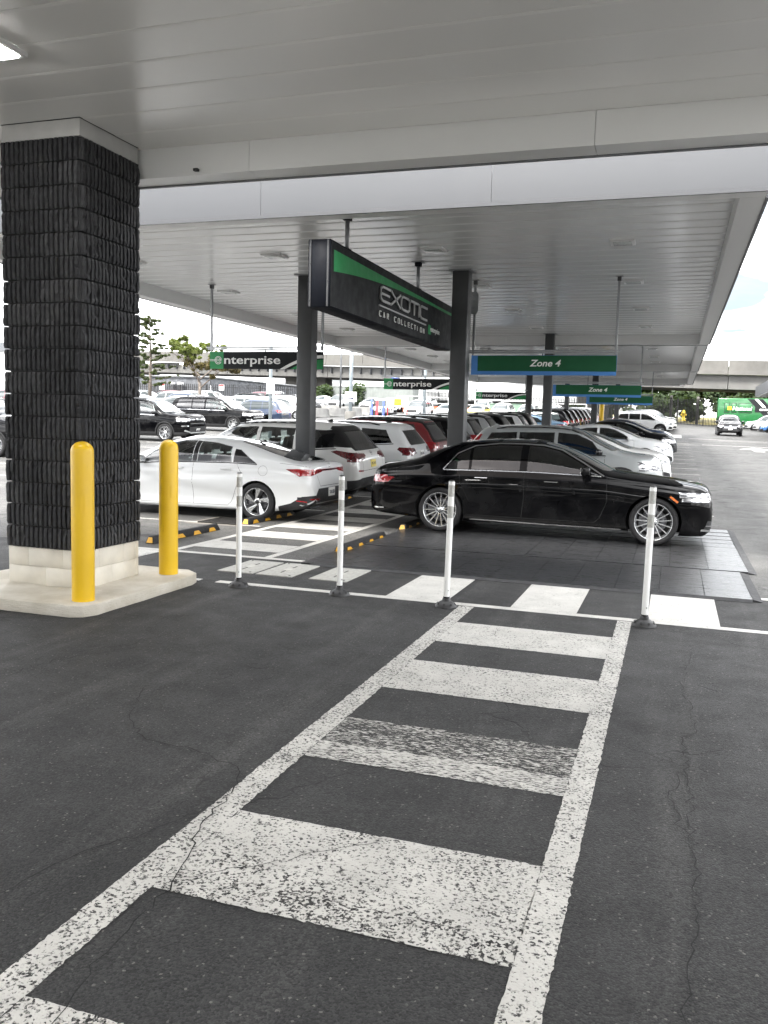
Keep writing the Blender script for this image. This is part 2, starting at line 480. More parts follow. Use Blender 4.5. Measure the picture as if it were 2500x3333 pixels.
def drop(sh, view, u, v, side, off):
    """a point of a drawing, laid onto the shell from that side"""
    L = sh.L
    if view == 'side': o, d = Vector((u - L / 2, 3 * side, v)), Vector((0, -side, 0))
    elif view == 'front': o, d = Vector((L, u, v)), Vector((-1, 0, 0))
    elif view == 'rear': o, d = Vector((-L, u, v)), Vector((1, 0, 0))
    else: o, d = Vector((u - L / 2, v, 4)), Vector((0, 0, -1))
    loc, no, i, dist = sh.bvh.ray_cast(o, d)
    if loc is None: loc = sh.bvh.find_nearest(o + d * (2.2 if view == 'side' else L / 2))[0]
    n = sh_normal(sh, loc)
    return loc + n * off
def ribbon(sh, mb, pts, width, view='side', side=1, off=.0015, step=.05, closed=False):
    P = [Vector(p) for p in pts] + ([Vector(pts[0])] if closed else [])
    q = [P[0]]
    for a, b in zip(P[:-1], P[1:]):
        k = max(1, int((b - a).length / step))
        q += [a.lerp(b, (i + 1) / k) for i in range(k)]
    vs = []
    for i, p in enumerate(q):
        t = (q[min(i + 1, len(q) - 1)] - q[max(i - 1, 0)])
        t = t.normalized() if t.length > 1e-7 else Vector((1, 0)); n = Vector((-t.y, t.x)) * (width / 2)
        vs += [drop(sh, view, p.x + n.x, p.y + n.y, side, off), drop(sh, view, p.x - n.x, p.y - n.y, side, off)]
    fs = [(2 * i, 2 * i + 1, 2 * i + 3, 2 * i + 2) for i in range(len(q) - 1)]
    if (side < 0) == (view == 'side'): fs = [f[::-1] for f in fs]
    mb.add(vs, fs, True); return mb
def circ(cx, cz, r, a0=0, a1=360, n=28):
    return [(cx + r * math.cos(R(a0 + (a1 - a0) * i / n)), cz + r * math.sin(R(a0 + (a1 - a0) * i / n))) for i in range(n + (0 if a1 - a0 == 360 else 1))]

# ------------------------------------------------------------------ wheels (outer face towards +Y)
WHEELS = {}
def wheel_meshes(Rt, w, rr, style):
    key = (Rt, w, rr, style)
    if key in WHEELS: return WHEELS[key]
    h = w / 2
    t = MB().lathe([(rr, -h * .8), (rr + .018, -h), (Rt - .035, -h * 1.02), (Rt - .008, -h * .86), (Rt, -h * .55), (Rt, h * .55), (Rt - .008, h * .86),
                    (Rt - .035, h * 1.02), (rr + .018, h), (rr, h * .86)], n=40, axis='y').mesh('tyre', M_TYRE)
    lip = MB().lathe([(rr - .03, -h * .9), (rr - .028, h * .55), (rr - .006, h * .80), (rr - .002, h * .93), (rr + .004, h * .93), (rr + .004, h * .7)], n=40, axis='y')
    dark = MB()
    def spoke(mb, a, w0, w1, r0, r1, y0, y1, dep, da=0.):
        q = []
        for r, ww, yy, aa in ((r0, w0, y0, a), (r1, w1, y1, a + da)):
            c, s = math.cos(aa), math.sin(aa)
            for sg, dy in ((-1, 0), (1, 0), (1, -dep), (-1, -dep)):
                k = ww / 2 if dy == 0 else ww / 2 * 1.25
                q.append((r * c - sg * k * s, yy + dy, r * s + sg * k * c))
        mb.add(q, [(0, 1, 5, 4), (1, 2, 6, 5), (2, 3, 7, 6), (3, 0, 4, 7), (4, 5, 6, 7), (3, 2, 1, 0)])
    yo, yi = h * .80, h * .62
    if style == 'multi':
        for i in range(15): spoke(lip, 2 * math.pi * i / 15, .020, .016, .055, rr - .012, yi, yo, .03)
        lip.lathe([(.0, yi + .012), (.03, yi + .010), (.034, yi + .002), (.07, yi - .004), (.08, yi - .03)], n=24, axis='y')
        for i in range(5):
            a = 2 * math.pi * (i + .5) / 5; c = (.052 * math.cos(a), yi + .001, .052 * math.sin(a))
            dark.cyl((c[0], yi - .01, c[2]), (c[0], yi + .002, c[2]), .010, n=10)
        for i in range(3):
            a = math.pi / 2 + 2 * math.pi * i / 3
            dark.add([(0, yi + .0135, 0), (.024 * math.cos(a - .12), yi + .012, .024 * math.sin(a - .12)), (.028 * math.cos(a), yi + .012, .028 * math.sin(a)), (.024 * math.cos(a + .12), yi + .012, .024 * math.sin(a + .12))], [(0, 1, 2, 3)])
    elif style == 'swirl':
        for i in range(5):
            a = 2 * math.pi * i / 5
            spoke(lip, a, .035, .075, .05, rr - .012, yi, yo, .03, .55)
            spoke(lip, a + .25, .014, .05, .06, rr - .012, yi - .004, yo - .004, .03, .42)
            spoke(dark, a + .45, .05, .10, .05, rr - .016, yi - .012, yo - .010, .03, .35)
        dark.lathe([(0, yi + .008), (.032, yi + .006), (.036, yi - .002)], n=20, axis='y')
        lip.lathe([(.036, yi + .002), (.06, yi - .002), (.07, yi - .03)], n=20, axis='y')
    else:
        k = 6 if style == 'six' else 5
        for i in range(k):
            a = 2 * math.pi * i / k
            for d in (-.13, .13): spoke(lip, a + d * .8, .022, .030, .05, rr - .012, yi, yo, .03, d * .5)
        lip.lathe([(0, yi + .01), (.034, yi + .008), (.038, yi), (.068, yi - .003), (.08, yi - .03)], n=20, axis='y')
    br = MB().lathe([(.06, h * .1), (.06, h * .16), (rr * .70, h * .16), (rr * .70, h * .02)], n=28, axis='y')
    br.box(rr * .35, rr * .78, 0, h * .3, -.06, .06)
    bk = MB().lathe([(.001, -h * .1), (rr - .03, -h * .1)], n=28, axis='y')
    WHEELS[key] = (t, lip.mesh('rim', M_RIM), dark.mesh('spoke_insert', M_RIMD) if dark.v else None, br.mesh('brake_disc', M_BRAKE), bk.mesh('wheel_back', M_WELL))
    return WHEELS[key]
def add_wheel(root, x, y, z, Rt, w, rr, style, spin=.2):
    t, l, d, b, bk = wheel_meshes(Rt, w, rr, style)
    o = link('wheel', t, root, (x, y, z), (0, 0, 0 if y > 0 else math.pi))
    o.rotation_euler = Matrix.Rotation(0 if y > 0 else math.pi, 3, 'Z').to_euler()
    q = (0, spin, 0)
    link('rim', l, o, rot=q)
    if d: link('spoke_insert', d, o, rot=q)
    link('brake_disc', b, o); link('wheel_back', bk, o)
    return o

# ------------------------------------------------------------------ a whole car from a drawing
def seat_mesh():
    mb = MB().cbox((0, 0, .08), (.50, .50, .16))
    for a, b in (((-.27, 0, .12), (-.42, 0, .66)),):
        mb.add([(-.20, -.24, .12), (-.20, .24, .12), (-.34, .24, .12), (-.34, -.24, .12), (-.36, -.19, .68), (-.36, .19, .68), (-.46, .19, .68), (-.46, -.19, .68)],
               [(0, 1, 2, 3), (7, 6, 5, 4), (0, 4, 5, 1), (1, 5, 6, 2), (2, 6, 7, 3), (3, 7, 4, 0)])
    mb.cbox((-.43, 0, .80), (.10, .26, .17)); mb.cbox((-.425, 0, .70), (.03, .10, .1))
    me = mb.mesh('seat', M_SEAT); bevel_mesh(me, .035, 2); return me
SEAT = None
def build_car(S, root_name, detail=True):
    """returns an Empty with the car's parts under it; +X is forward, the ground is z = 0"""
    global SEAT
    sh = make_shell(S); L, W = S['L'], S['W']
    ra, fa = S['axles']; rad = S['rad']; ar = S.get('arch', rad + .045)
    for nm, poly, view in S.get('carves', []):
        carve(sh, nm, poly, view, ymin=S.get('ymin', .35))
    if S.get('clad'):
        cl = S['clad']
        for xa in (ra, fa): carve(sh, 'cladding', circ(xa, rad, ar + .055), 'side')
        carve(sh, 'cladding', [(.02, 0), (L - .02, 0), (L - .02, cl), (.02, cl)], 'side')
    for xa in (ra, fa): carve(sh, 'hole', circ(xa, rad, ar), 'side', ymin=W * .28)
    bm, lay = sh.bm, sh.lay
    for f in bm.faces:                      # open the floor above the tyres
        c = f.calc_center_median()
        if f.normal.z < -.7 and abs(c.y) > W * .28 and any(abs(c.x + L / 2 - xa) < ar for xa in (ra, fa)): f[lay] = sh.tags.index('hole')
    groups = {}
    corner = 'cladding' if S.get('clad') else 'sideblack' if 'sideblack' in sh.tags else None
    for f in bm.faces:
        t = sh.tags[f[lay]]
        if t == 'rearblack' and corner and abs(f.calc_center_median().y) > W * .34: t = corner
        if t == 'hole': continue
        s = 0
        if t in S['split']: s = 1 if f.calc_center_median().y > 0 else -1
        groups.setdefault((t, s), []).append(f)
    if ('rearblack', 0) in groups:              # keep the insert in one piece, stray slivers go to the corner pieces
        left_ = set(groups[('rearblack', 0)]); isl = []
        while left_:
            q = [left_.pop()]; cur = []
            while q:
                f = q.pop(); cur.append(f)
                for e in f.edges:
                    for g in e.link_faces:
                        if g in left_: left_.discard(g); q.append(g)
            isl.append(cur)
        isl.sort(key=len, reverse=True); groups[('rearblack', 0)] = isl[0]
        for cur in isl[1:]:
            for f in cur: groups.setdefault((corner or 'body', (1 if f.calc_center_median().y > 0 else -1) if corner in S['split'] else 0), []).append(f)
    root = empty(root_name)
    tm = {'body': S['paint'], 'cladding': M_PLAST}; tm.update(S['tagmat'])
    for (t, s), fs in groups.items():
        nm = S['names'].get(t, t); isg = 'window' in nm or 'windshield' in nm
        link(nm, faces_mesh(sh, nm, fs, tm[t], .006 if isg else 0.), root)
    # lining inside the cabin
    bm.normal_update()
    zlow = S.get('lining', .75)
    lin = [f for f in bm.faces if sh.tags[f[lay]] == 'body' and min(v.co.z for v in f.verts) > zlow]
    if lin:
        me = faces_mesh(sh, 'cabin_lining', lin, M_CABIN, .022); link('cabin_lining', me, root)
    # wheel wells, wheels
    for xa in (ra, fa):
        X = xa - L / 2
        for s in (1, -1):
            yo = (W / 2 - .05) * s; yi = (W / 2 - .38) * s
            mb = MB(); vs = []; n = 20
            for i in range(n + 1):
                a = R(-25 + 230 * i / n); c, q = math.cos(a) * (ar + .004), math.sin(a) * (ar + .004)
                vs += [(X + c, yo, rad + q), (X + c, yi, rad + q)]
            mb.add(vs, [(2 * i, 2 * i + 1, 2 * i + 3, 2 * i + 2) for i in range(n)])
            mb.add([(X, yi, rad)] + [vs[2 * i + 1] for i in range(n + 1)], [(0, i + 1, i + 2) for i in range(n)])
            mb.build('wheel_well', M_WELL, root)
            tw = S.get('tyrew', .235)
            add_wheel(root, X, (W / 2 - tw / 2 - S.get('track', .012)) * s, rad, rad, tw, S['rim'], S['style'], .35 * s + xa)
    # seams, trim, handles
    for nm, mat, items in S.get('ribbons', []):
        for s in (1, -1):
            mb = MB()
            for it in items: ribbon(sh, mb, it[0], it[1], 'side', s, it[2] if len(it) > 2 else .0015)
            mb.build(nm, mat, root)
    for nm, mat, view, items in S.get('flat', []):
        mb = MB()
        for it in items: ribbon(sh, mb, it[0], it[1], view, 1, it[2] if len(it) > 2 else .003)
        mb.build(nm, mat, root)
    for hx, hz in S.get('handles', []):
        for s in (1, -1):
            p = drop(sh, 'side', hx, hz, s, .018)
            rbox('door_handle', (.20, .022, .028), .009, S.get('handlemat', S['paint']), root, p)
    if 'mirror' in S:
        mx, mz = S['mirror']
        for s in (1, -1):
            p = drop(sh, 'side', mx, mz, s, .0)
            g = Vector((p.x + .03, p.y + .125 * s, p.z + .055))
            me = MB().cbox((0, 0, 0), (.13, .21, .145)).mesh('mirror', S.get('mirrormat', S['paint'])); bevel_mesh(me, .05, 3)
            for v in me.vertices:
                if v.co.x > 0: v.co.y *= .82; v.co.z *= .82
            o = link('side_mirror', me, root, g)
            MB().cbox((-.069, 0, 0), (.004, .16, .10)).build('mirror_glass', M_CHROME, o)
            MB().cyl((p.x, p.y - .01 * s, p.z), (g.x, g.y - .05 * s, g.z - .03), .022, .018, 8).build('mirror_stalk', M_GLOSSB, root)
    if 'fin' in S:
        fx = S['fin']; p = drop(sh, 'top', fx, 0, 1, -.004)
        m = MB().add([(-.09, -.02, 0), (-.09, .02, 0), (.09, 0, 0), (-.07, 0, .055), (-.02, 0, .045)], [(0, 2, 1), (0, 3, 4, 2), (1, 2, 4, 3), (0, 1, 3)])
        m.build('roof_fin_antenna', S.get('finmat', M_GLOSSB), root, p)
    if 'rails' in S:
        x0, x1, dz = S['rails']
        for s in (1, -1):
            pts = []
            k = 9
            for i in range(k):
                u = x0 + (x1 - x0) * i / (k - 1); yy = S['railw'] * s
                p = drop(sh, 'top', u, yy, 1, .0); e = dz if 0 < i < k - 1 else 0
                pts.append(p + Vector((0, 0, e)))
            MB().tube(pts, .016, 8).build('roof_rail', S.get('railmat', M_GLOSSB), root)
    # cabin floor, dashboard and seats
    cx0, cx1, cz = S['cabin']
    wcab = W / 2 - .13
    MB().box(cx0 - L / 2, cx1 - L / 2, -wcab, wcab, .30, cz).build('cabin_floor', M_CABIN, root)
    dsh = MB().prism([(cx1 - L / 2 - .35, cz), (cx1 - L / 2 + .12, cz), (cx1 - L / 2 + .12, cz + .30), (cx1 - L / 2 - .12, cz + .40), (cx1 - L / 2 - .33, cz + .34)], 'y', -wcab, wcab)
    dsh.build('dashboard', M_CABIN, root)
    if detail:
        if SEAT is None: SEAT = seat_mesh()
        for sx in S['seats']:
            for s in (-.37, .37): link('seat', SEAT, root, (sx - L / 2, s, cz - .02))
        sw = MB(); n = 16
        pts = [(.0, .18 * math.cos(2 * math.pi * i / n), .18 * math.sin(2 * math.pi * i / n)) for i in range(n + 1)]
        sw.tube(pts, .014, 6).cyl((0, 0, 0), (.08, 0, -.03), .06, .05, 10).box(-.006, .006, -.17, .17, -.02, .02)
        sw.build('steering_wheel', M_SEAT, root, (S['seats'][-1] - L / 2 + .42, .37, cz + .38), (0, R(-22), 0))
    # number plates
    for where, zc, txt, mat in S.get('plates', []):
        p = drop(sh, where, 0, zc, 1, .008); sg = 1 if where == 'front' else -1
        n = sh_normal(sh, p); til = math.asin(max(-1, min(1, n.z)))
        o = rbox('licence_plate', (.012, .30, .152), .004, mat, root, p, (0, -til * sg, 0))
        tm_ = text_mesh(txt, .085, M_INK, .001, .01, 0, 'CENTER', width=.25)
        link('plate_number', tm_, o, (.0075 * sg, 0, -.03), (R(90), 0, R(90) * sg))
    sh_keep = sh
    root['_'] = 0; del root['_']
    S['_shell'] = sh
    return root
def build_car_solid(S, name, mats=None):
    """a far car: one mesh (paint, glass, rubber, rims, lamps), shared by its copies"""
    sh = make_shell(S, coarse=True); L, W = S['L'], S['W']
    ra, fa = S['axles']; rad = S['rad']; ar = S.get('arch', rad + .045)
    keep = [c for c in S.get('carves', []) if any(k in c[0] for k in ('window', 'windshield', 'tail', 'head', 'grille', 'intake'))]
    for nm, poly, view in keep: carve(sh, nm, poly, view)
    for xa in (ra, fa): carve(sh, 'hole', circ(xa, rad, ar, n=14), 'side', ymin=W * .28)
    vs = []; fs = []; mi = []; ns = []
    slots = [S['paint'], M_SOLIDGLASS, M_TYRE, M_RIM, M_TAIL, M_HEADB, M_PLAST]
    vm = {}
    for f in sh.bm.faces:
        t = sh.tags[f[sh.lay]]
        if t == 'hole': continue
        k = 1 if ('window' in t or 'windshield' in t) else 4 if 'tail' in t else 5 if 'head' in t else 6 if ('grille' in t or 'intake' in t or f.calc_center_median().z < .32) else 0
        q = []
        for v in f.verts:
            if v not in vm: vm[v] = len(vs); vs.append(v.co.copy()); ns.append(sh_normal(sh, v.co))
            q.append(vm[v])
        fs.append(q); mi.append(k)
    for xa in (ra, fa):
        for s in (1, -1):
            for m, prof in ((2, [(rad * .66, .11), (rad - .03, .12), (rad, .07), (rad, -.10)]), (3, [(.001, .10), (rad * .35, .10), (rad * .66, .105)])):
                mb = MB().lathe([(r, h * s) for r, h in prof], (xa - L / 2, (W / 2 - .13) * s, rad), 16, 'y')
                k = len(vs); vs += mb.v; fs += [[i + k for i in f] for f in mb.f]; mi += [m] * len(mb.f)
                ns += [Vector((0, s, 0)) if m == 3 else (Vector(v) - Vector((xa - L / 2, (W / 2 - .13) * s, rad))).normalized() for v in mb.v]
    me = newmesh(name, vs, fs, slots, True, mi)
    me.normals_split_custom_set_from_vertices([tuple(n) for n in ns])
    return me
M_SOLIDGLASS = simple('dark_reflective_glass', (.03, .038, .04), .05, 0, .15, 3, .8)
def recolour(root, new, old):
    """give a copy its own body colour (object-linked slots, mesh data stays shared)"""
    for o in [root] + list(root.children):
        if o.type != 'MESH': continue
        for sl in o.material_slots:
            if sl.material == old: sl.link = 'OBJECT'; sl.material = new
# ------------------------------------------------------------------ drawings of the cars (metres, x from the rear bumper)
def offs(pts, dx=0, dz=0): return [(x + dx, z + dz) for x, z in pts]
SPL = ('sideblack', 'window_a', 'window_b', 'window_c', 'window_d', 'garnish', 'head', 'tail', 'intake')
NAMES = {'sideblack': 'bumper_corner', 'window_a': 'window', 'window_b': 'window', 'window_c': 'window', 'window_d': 'window', 'garnish': 'pillar_trim', 'head': 'headlight', 'tail': 'taillight',
         'tailbar': 'light_bar', 'intake': 'air_intake', 'rearblack': 'rear_bumper_insert', 'frontblack': 'front_bumper_insert', 'backlight': 'rear_window', 'roofpanel': 'glass_roof',
         'lowerlip': 'front_splitter', 'hatch': 'tailgate_trim', 'darkroof': 'roof_panel'}
def tagmats(**k):
    d = {'sideblack': M_PLAST, 'window_a': G_TINT, 'window_b': G_TINT, 'window_c': G_CLEAR, 'window_d': G_CLEAR, 'garnish': M_GLOSSB, 'head': M_HEAD, 'tail': M_TAIL, 'tailbar': M_TAIL, 'intake': M_PLAST,
         'rearblack': M_PLAST, 'frontblack': M_PLAST, 'backlight': G_TINT, 'rear_window': G_TINT, 'windshield': G_CLEAR, 'grille': M_GLOSSB, 'roofpanel': M_GLOSSB, 'lowerlip': M_PLAST, 'hatch': M_GLOSSB, 'darkroof': M_GLOSSB}
    d.update(k); return d

def spec_luxury():
    L = 5.29
    top = [(0, .50), (.02, .66), (.05, .84), (.09, .97), (.15, 1.035), (.42, 1.085), (.71, 1.15), (1.02, 1.28), (1.25, 1.37), (1.5, 1.435), (1.94, 1.485), (2.5, 1.495), (2.73, 1.475),
           (3.04, 1.405), (3.35, 1.29), (3.65, 1.14), (3.86, 1.055), (4.25, 1.005), (4.72, .955), (5.0, .915), (5.14, .885), (5.215, .85), (5.26, .77), (5.29, .60)]
    belt = [(0, .45), (.05, .72), (.12, .86), (.3, .93), (1.0, .975), (2, .985), (3.6, .965), (4.2, .92), (4.8, .865), (5.1, .815), (5.22, .74), (5.29, .50)]
    bot = [(0, .34), (.08, .28), (.5, .23), (1.0, .205), (4.3, .19), (4.9, .165), (5.15, .17), (5.24, .22), (5.29, .30)]
    S = dict(L=L, W=1.93, H=1.5, top=top, belt=belt, bot=bot, axles=(1.235, 4.475), rad=.352, rim=.268, style='multi', arch=.395, tyrew=.25, paint=P_BLACK, tum=.36, nroof=3.8,
             prof=[(0, .93), (.05, .962), (.16, .972), (.40, .985), (.60, .998), (.70, 1.0), (.80, .990), (.90, .968), (1, .93)],
             end=(.62, .60), round=(.45, .72), pround=(2.6, 2.9), cabin=(1.3, 3.75, .46), seats=(2.05, 3.05), lining=.99, mirror=(3.45, 1.0), handlemat=M_GLOSSB, split=SPL, names=NAMES)
    S['tagmat'] = tagmats(window_a=G_LUX, window_b=G_LUX, window_c=G_TINT, windshield=G_SOFT, backlight=G_LUX)
    S['carves'] = [
        ('window_a', [(1.30, 1.00), (1.67, 1.01), (1.67, 1.345), (1.50, 1.25)], 'side'),
        ('window_b', [(1.71, 1.012), (2.47, 1.018), (2.47, 1.405), (2.1, 1.40), (1.74, 1.358), (1.71, 1.345)], 'side'),
        ('window_c', [(2.58, 1.018), (3.66, 1.0), (3.38, 1.17), (3.05, 1.335), (2.78, 1.395), (2.58, 1.405)], 'side'),
        ('windshield', [(2.78, 0), (2.80, .45), (2.9, .57), (3.30, .66), (3.72, .735), (3.80, .60), (3.86, 0)], 'top'),
        ('backlight', [(.74, 0), (.78, .50), (.86, .60), (1.22, .545), (1.42, .48), (1.44, 0)], 'top'),
        ('head', [(4.80, .80), (5.0, .80), (5.20, .78), (5.27, .76), (5.27, .68), (5.08, .665), (4.93, .71)], 'side'),
        ('head', [(.55, .69), (.74, .67), (.98, .665), (.98, .80), (.70, .79), (.56, .76)], 'front'),
        ('tail', [(.0, .76), (.10, .755), (.37, .755), (.47, .835), (.20, .86), (0, .86)], 'side'),
        ('tail', [(.32, .77), (1.0, .745), (1.0, .87), (.36, .85)], 'rear'),
        ('grille', [(-.40, .40), (.40, .40), (.47, .58), (.40, .735), (-.40, .735), (-.47, .58)], 'front'),
        ('intake', [(.56, .245), (.84, .255), (.80, .40), (.60, .37)], 'front'),
        ('roofpanel', [(1.55, 0), (1.55, .50), (2.05, .53), (2.06, 0)], 'top'), ('roofpanel', [(2.12, 0), (2.12, .54), (2.66, .53), (2.68, 0)], 'top')]
    S['ribbons'] = [
        ('window_trim', M_CHROME, [([(1.26, .988), (1.47, 1.245), (1.73, 1.372), (2.1, 1.418), (2.5, 1.423), (2.8, 1.41), (3.08, 1.348), (3.42, 1.172), (3.74, .985)], .018, .003),
                                   ([(1.27, .985), (2.0, .998), (2.7, 1.002), (3.70, .982)], .014, .003)]),
        ('door_seam', M_WELL, [([(2.55, .99), (2.56, .62), (2.53, .30)], .007), ([(3.78, .955), (3.80, .62), (3.70, .36), (3.62, .29)], .007),
                               ([(1.52, .97), (1.55, .82), (1.70, .52)], .007), ([(1.66, .30), (3.62, .29)], .006), ([(3.80, .93), (4.4, .90), (4.80, .815)], .005), ([(.16, .90), (.60, 1.0)], .005)]),
        ('sill_trim', M_CHROME, [([(1.72, .235), (2.6, .222), (4.02, .212)], .020, .006)]),
        ('side_marker', M_AMBER, [([(4.69, .735), (4.80, .655)], .030, .004)]),
        ('door_handle_strip', M_CHROME, [([(1.78, .885), (1.98, .886)], .010, .004), ([(2.86, .868), (3.06, .867)], .010, .004)]),
        ('bumper_trim', M_CHROME, [([(.02, .33), (.30, .335)], .02, .005)])]
    S['flat'] = [('grille_bar', M_CHROME, 'front', [([(-.44, z), (.44, z)], .018, .012) for z in (.46, .53, .60, .67)] + [([(-.40, .735), (.40, .735)], .025, .012), ([(-.40, .395), (.40, .395)], .02, .01), ([(-.40, .40), (-.47, .58), (-.40, .735)], .022, .012), ([(.40, .40), (.47, .58), (.40, .735)], .022, .012)]),
                 ('splitter_trim', M_CHROME, 'front', [([(-.86, .265), (-.6, .225), (0, .215), (.6, .225), (.86, .265)], .028, .012), ([(.58, .31), (.82, .325)], .012, .01), ([(-.58, .31), (-.82, .325)], .012, .01)])]
    return S
def spec_compact():
    L = 4.71
    top = [(0, .52), (.015, .68), (.04, .86), (.06, .985), (.10, 1.015), (.28, 1.03), (.5, 1.085), (.75, 1.16), (1.0, 1.232), (1.35, 1.322), (1.7, 1.38), (2.1, 1.41), (2.45, 1.41), (2.8, 1.36), (3.2, 1.225), (3.55, 1.06), (3.70, .995),
           (4.1, .93), (4.4, .84), (4.58, .74), (4.67, .62), (4.71, .46)]
    belt = [(0, .45), (.03, .70), (.08, .90), (.3, .965), (.8, .985), (1.6, .965), (2.6, .925), (3.5, .875), (4.0, .80), (4.5, .66), (4.71, .40)]
    bot = [(0, .36), (.1, .27), (.5, .20), (1.0, .17), (3.8, .165), (4.4, .17), (4.71, .24)]
    S = dict(L=L, W=1.825, H=1.42, top=top, belt=belt, bot=bot, axles=(1.03, 3.75), rad=.325, rim=.232, style='swirl', arch=.365, paint=P_WHITE, tum=.36, nroof=3.6,
             prof=[(0, .93), (.06, .958), (.14, .962), (.30, .968), (.46, .985), (.60, 1.0), (.68, .995), (.76, .972), (.90, .962), (1, .925)],
             cabin=(1.2, 3.55, .42), seats=(1.85, 2.72), lining=.99, mirror=(3.25, .92), handles=[(1.62, .865), (2.55, .845)], split=SPL, names=NAMES, fin=1.35, finmat=M_GLOSSB, end=(.66, .45), round=(.40, .8), mirrormat=M_GLOSSB)
    S['tagmat'] = tagmats(window_b=G_SOFT, window_c=G_CLEAR, tail=M_TAIL, tailbar=M_TAILD, backlight=G_TINT)
    S['carves'] = [
        ('garnish', [(1.05, .975), (1.50, .982), (1.50, 1.21), (1.40, 1.20)], 'side'),
        ('window_b', [(1.53, .985), (2.20, .975), (2.20, 1.322), (1.9, 1.305), (1.58, 1.245)], 'side'),
        ('garnish', [(2.21, .975), (2.30, .972), (2.30, 1.33), (2.21, 1.325)], 'side'),
        ('window_c', [(2.31, .972), (3.34, .935), (3.10, 1.13), (2.80, 1.275), (2.55, 1.325), (2.31, 1.33)], 'side'),
        ('windshield', [(2.62, 0), (2.64, .42), (2.74, .53), (3.2, .63), (3.62, .69), (3.70, .55), (3.74, 0)], 'top'),
        ('backlight', [(.30, 0), (.34, .56), (.44, .64), (.9, .60), (1.25, .53), (1.50, .47), (1.54, 0)], 'top'),
        ('tail', [(0, .83), (.10, .83), (.24, .785), (.50, .905), (.30, .915), (0, .915)], 'side'),
        ('tail', [(.36, .862), (.62, .83), (.80, .80), (1.0, .80), (1.0, .915), (.40, .91)], 'rear'),
        ('tailbar', [(-.40, .872), (.40, .872), (.40, .905), (-.40, .905)], 'rear'),
        ('rearblack', [(-.95, .20), (.95, .20), (.95, .44), (.72, .44), (.58, .58), (-.58, .58), (-.72, .44), (-.95, .44)], 'rear'),
        ('sideblack', [(0, .15), (.62, .15), (.62, .27), (.40, .33), (.20, .45), (0, .47)], 'side'),
        ('head', [(4.10, .70), (4.45, .70), (4.66, .60), (4.6, .56), (4.3, .60)], 'side'), ('head', [(.5, .58), (.9, .60), (.9, .70), (.5, .68)], 'front'),
        ('grille', [(-.6, .30), (.6, .30), (.66, .50), (.45, .64), (-.45, .64), (-.66, .50)], 'front')]
    S['ribbons'] = [
        ('door_seam', M_WELL, [([(2.26, .95), (2.27, .60), (2.25, .24)], .006), ([(3.42, .88), (3.44, .6), (3.36, .30), (3.3, .25)], .006), ([(1.42, .955), (1.32, .80), (1.40, .58), (1.52, .30), (1.58, .25)], .006), ([(1.58, .24), (3.3, .235)], .005),
                               ([(.10, .95), (.30, .975), (.62, 1.0)], .005), (circ(.92, .86, .085, 0, 360, 24) + [(1.005, .86)], .004)]),
        ('window_trim', M_GLOSSB, [([(1.04, .962), (1.6, .970), (2.6, .955), (3.42, .905)], .016, .003)]),
        ('side_marker', M_TAIL, [([(.12, .36), (.30, .38)], .02, .004)])]
    S['flat'] = [('trunk_seam', M_WELL, 'rear', [([(-.60, .80), (-.50, .62), (.50, .62), (.60, .80)], .007, .002)]),
                 ('bumper_trim', M_SILVERP, 'rear', [([(-.86, .30), (-.70, .40), (-.62, .33), (.62, .33), (.70, .40), (.86, .30)], .022, .006)]),
                 ('rear_reflector', M_TAIL, 'rear', [([(.56, .40), (.80, .405)], .022, .006), ([(-.56, .40), (-.80, .405)], .022, .006)]),
                 ('badge', M_CHROME, 'rear', [([(.060 * math.cos(R(a)), .965 + .030 * math.sin(R(a))) for a in range(0, 361, 20)], .008, .006), ([(-.022, .948), (-.012, .984)], .008, .006), ([(.012, .946), (.022, .982)], .008, .006), ([(-.018, .962), (.018, .968)], .007, .006)])]
    S['plates'] = [('rear', .50, 'TXR-2820', M_PLATE)]
    def facets(x, z):                       # pressed creases: a rising line across the doors and a shoulder over the rear wheel
        d = 0.
        if 1.2 < x < 3.5:
            zl = .47 + .135 * (x - 1.2); w = min(1, (x - 1.2) / .25, (3.5 - x) / .4)
            if z < zl: d -= .030 * min(1, (zl - z) / .10) * w * max(0, min(1, (z - .20) / .12))
        zs_ = .80 - .02 * (x - 1.)
        if z < zs_: d -= .012 * min(1, (zs_ - z) / .05) * max(0, min(1, (z - .45) / .2)) * max(0, min(1, (x - .5) / .4, (3.9 - x) / .4))
        return d
    S['dy'] = facets
    return S
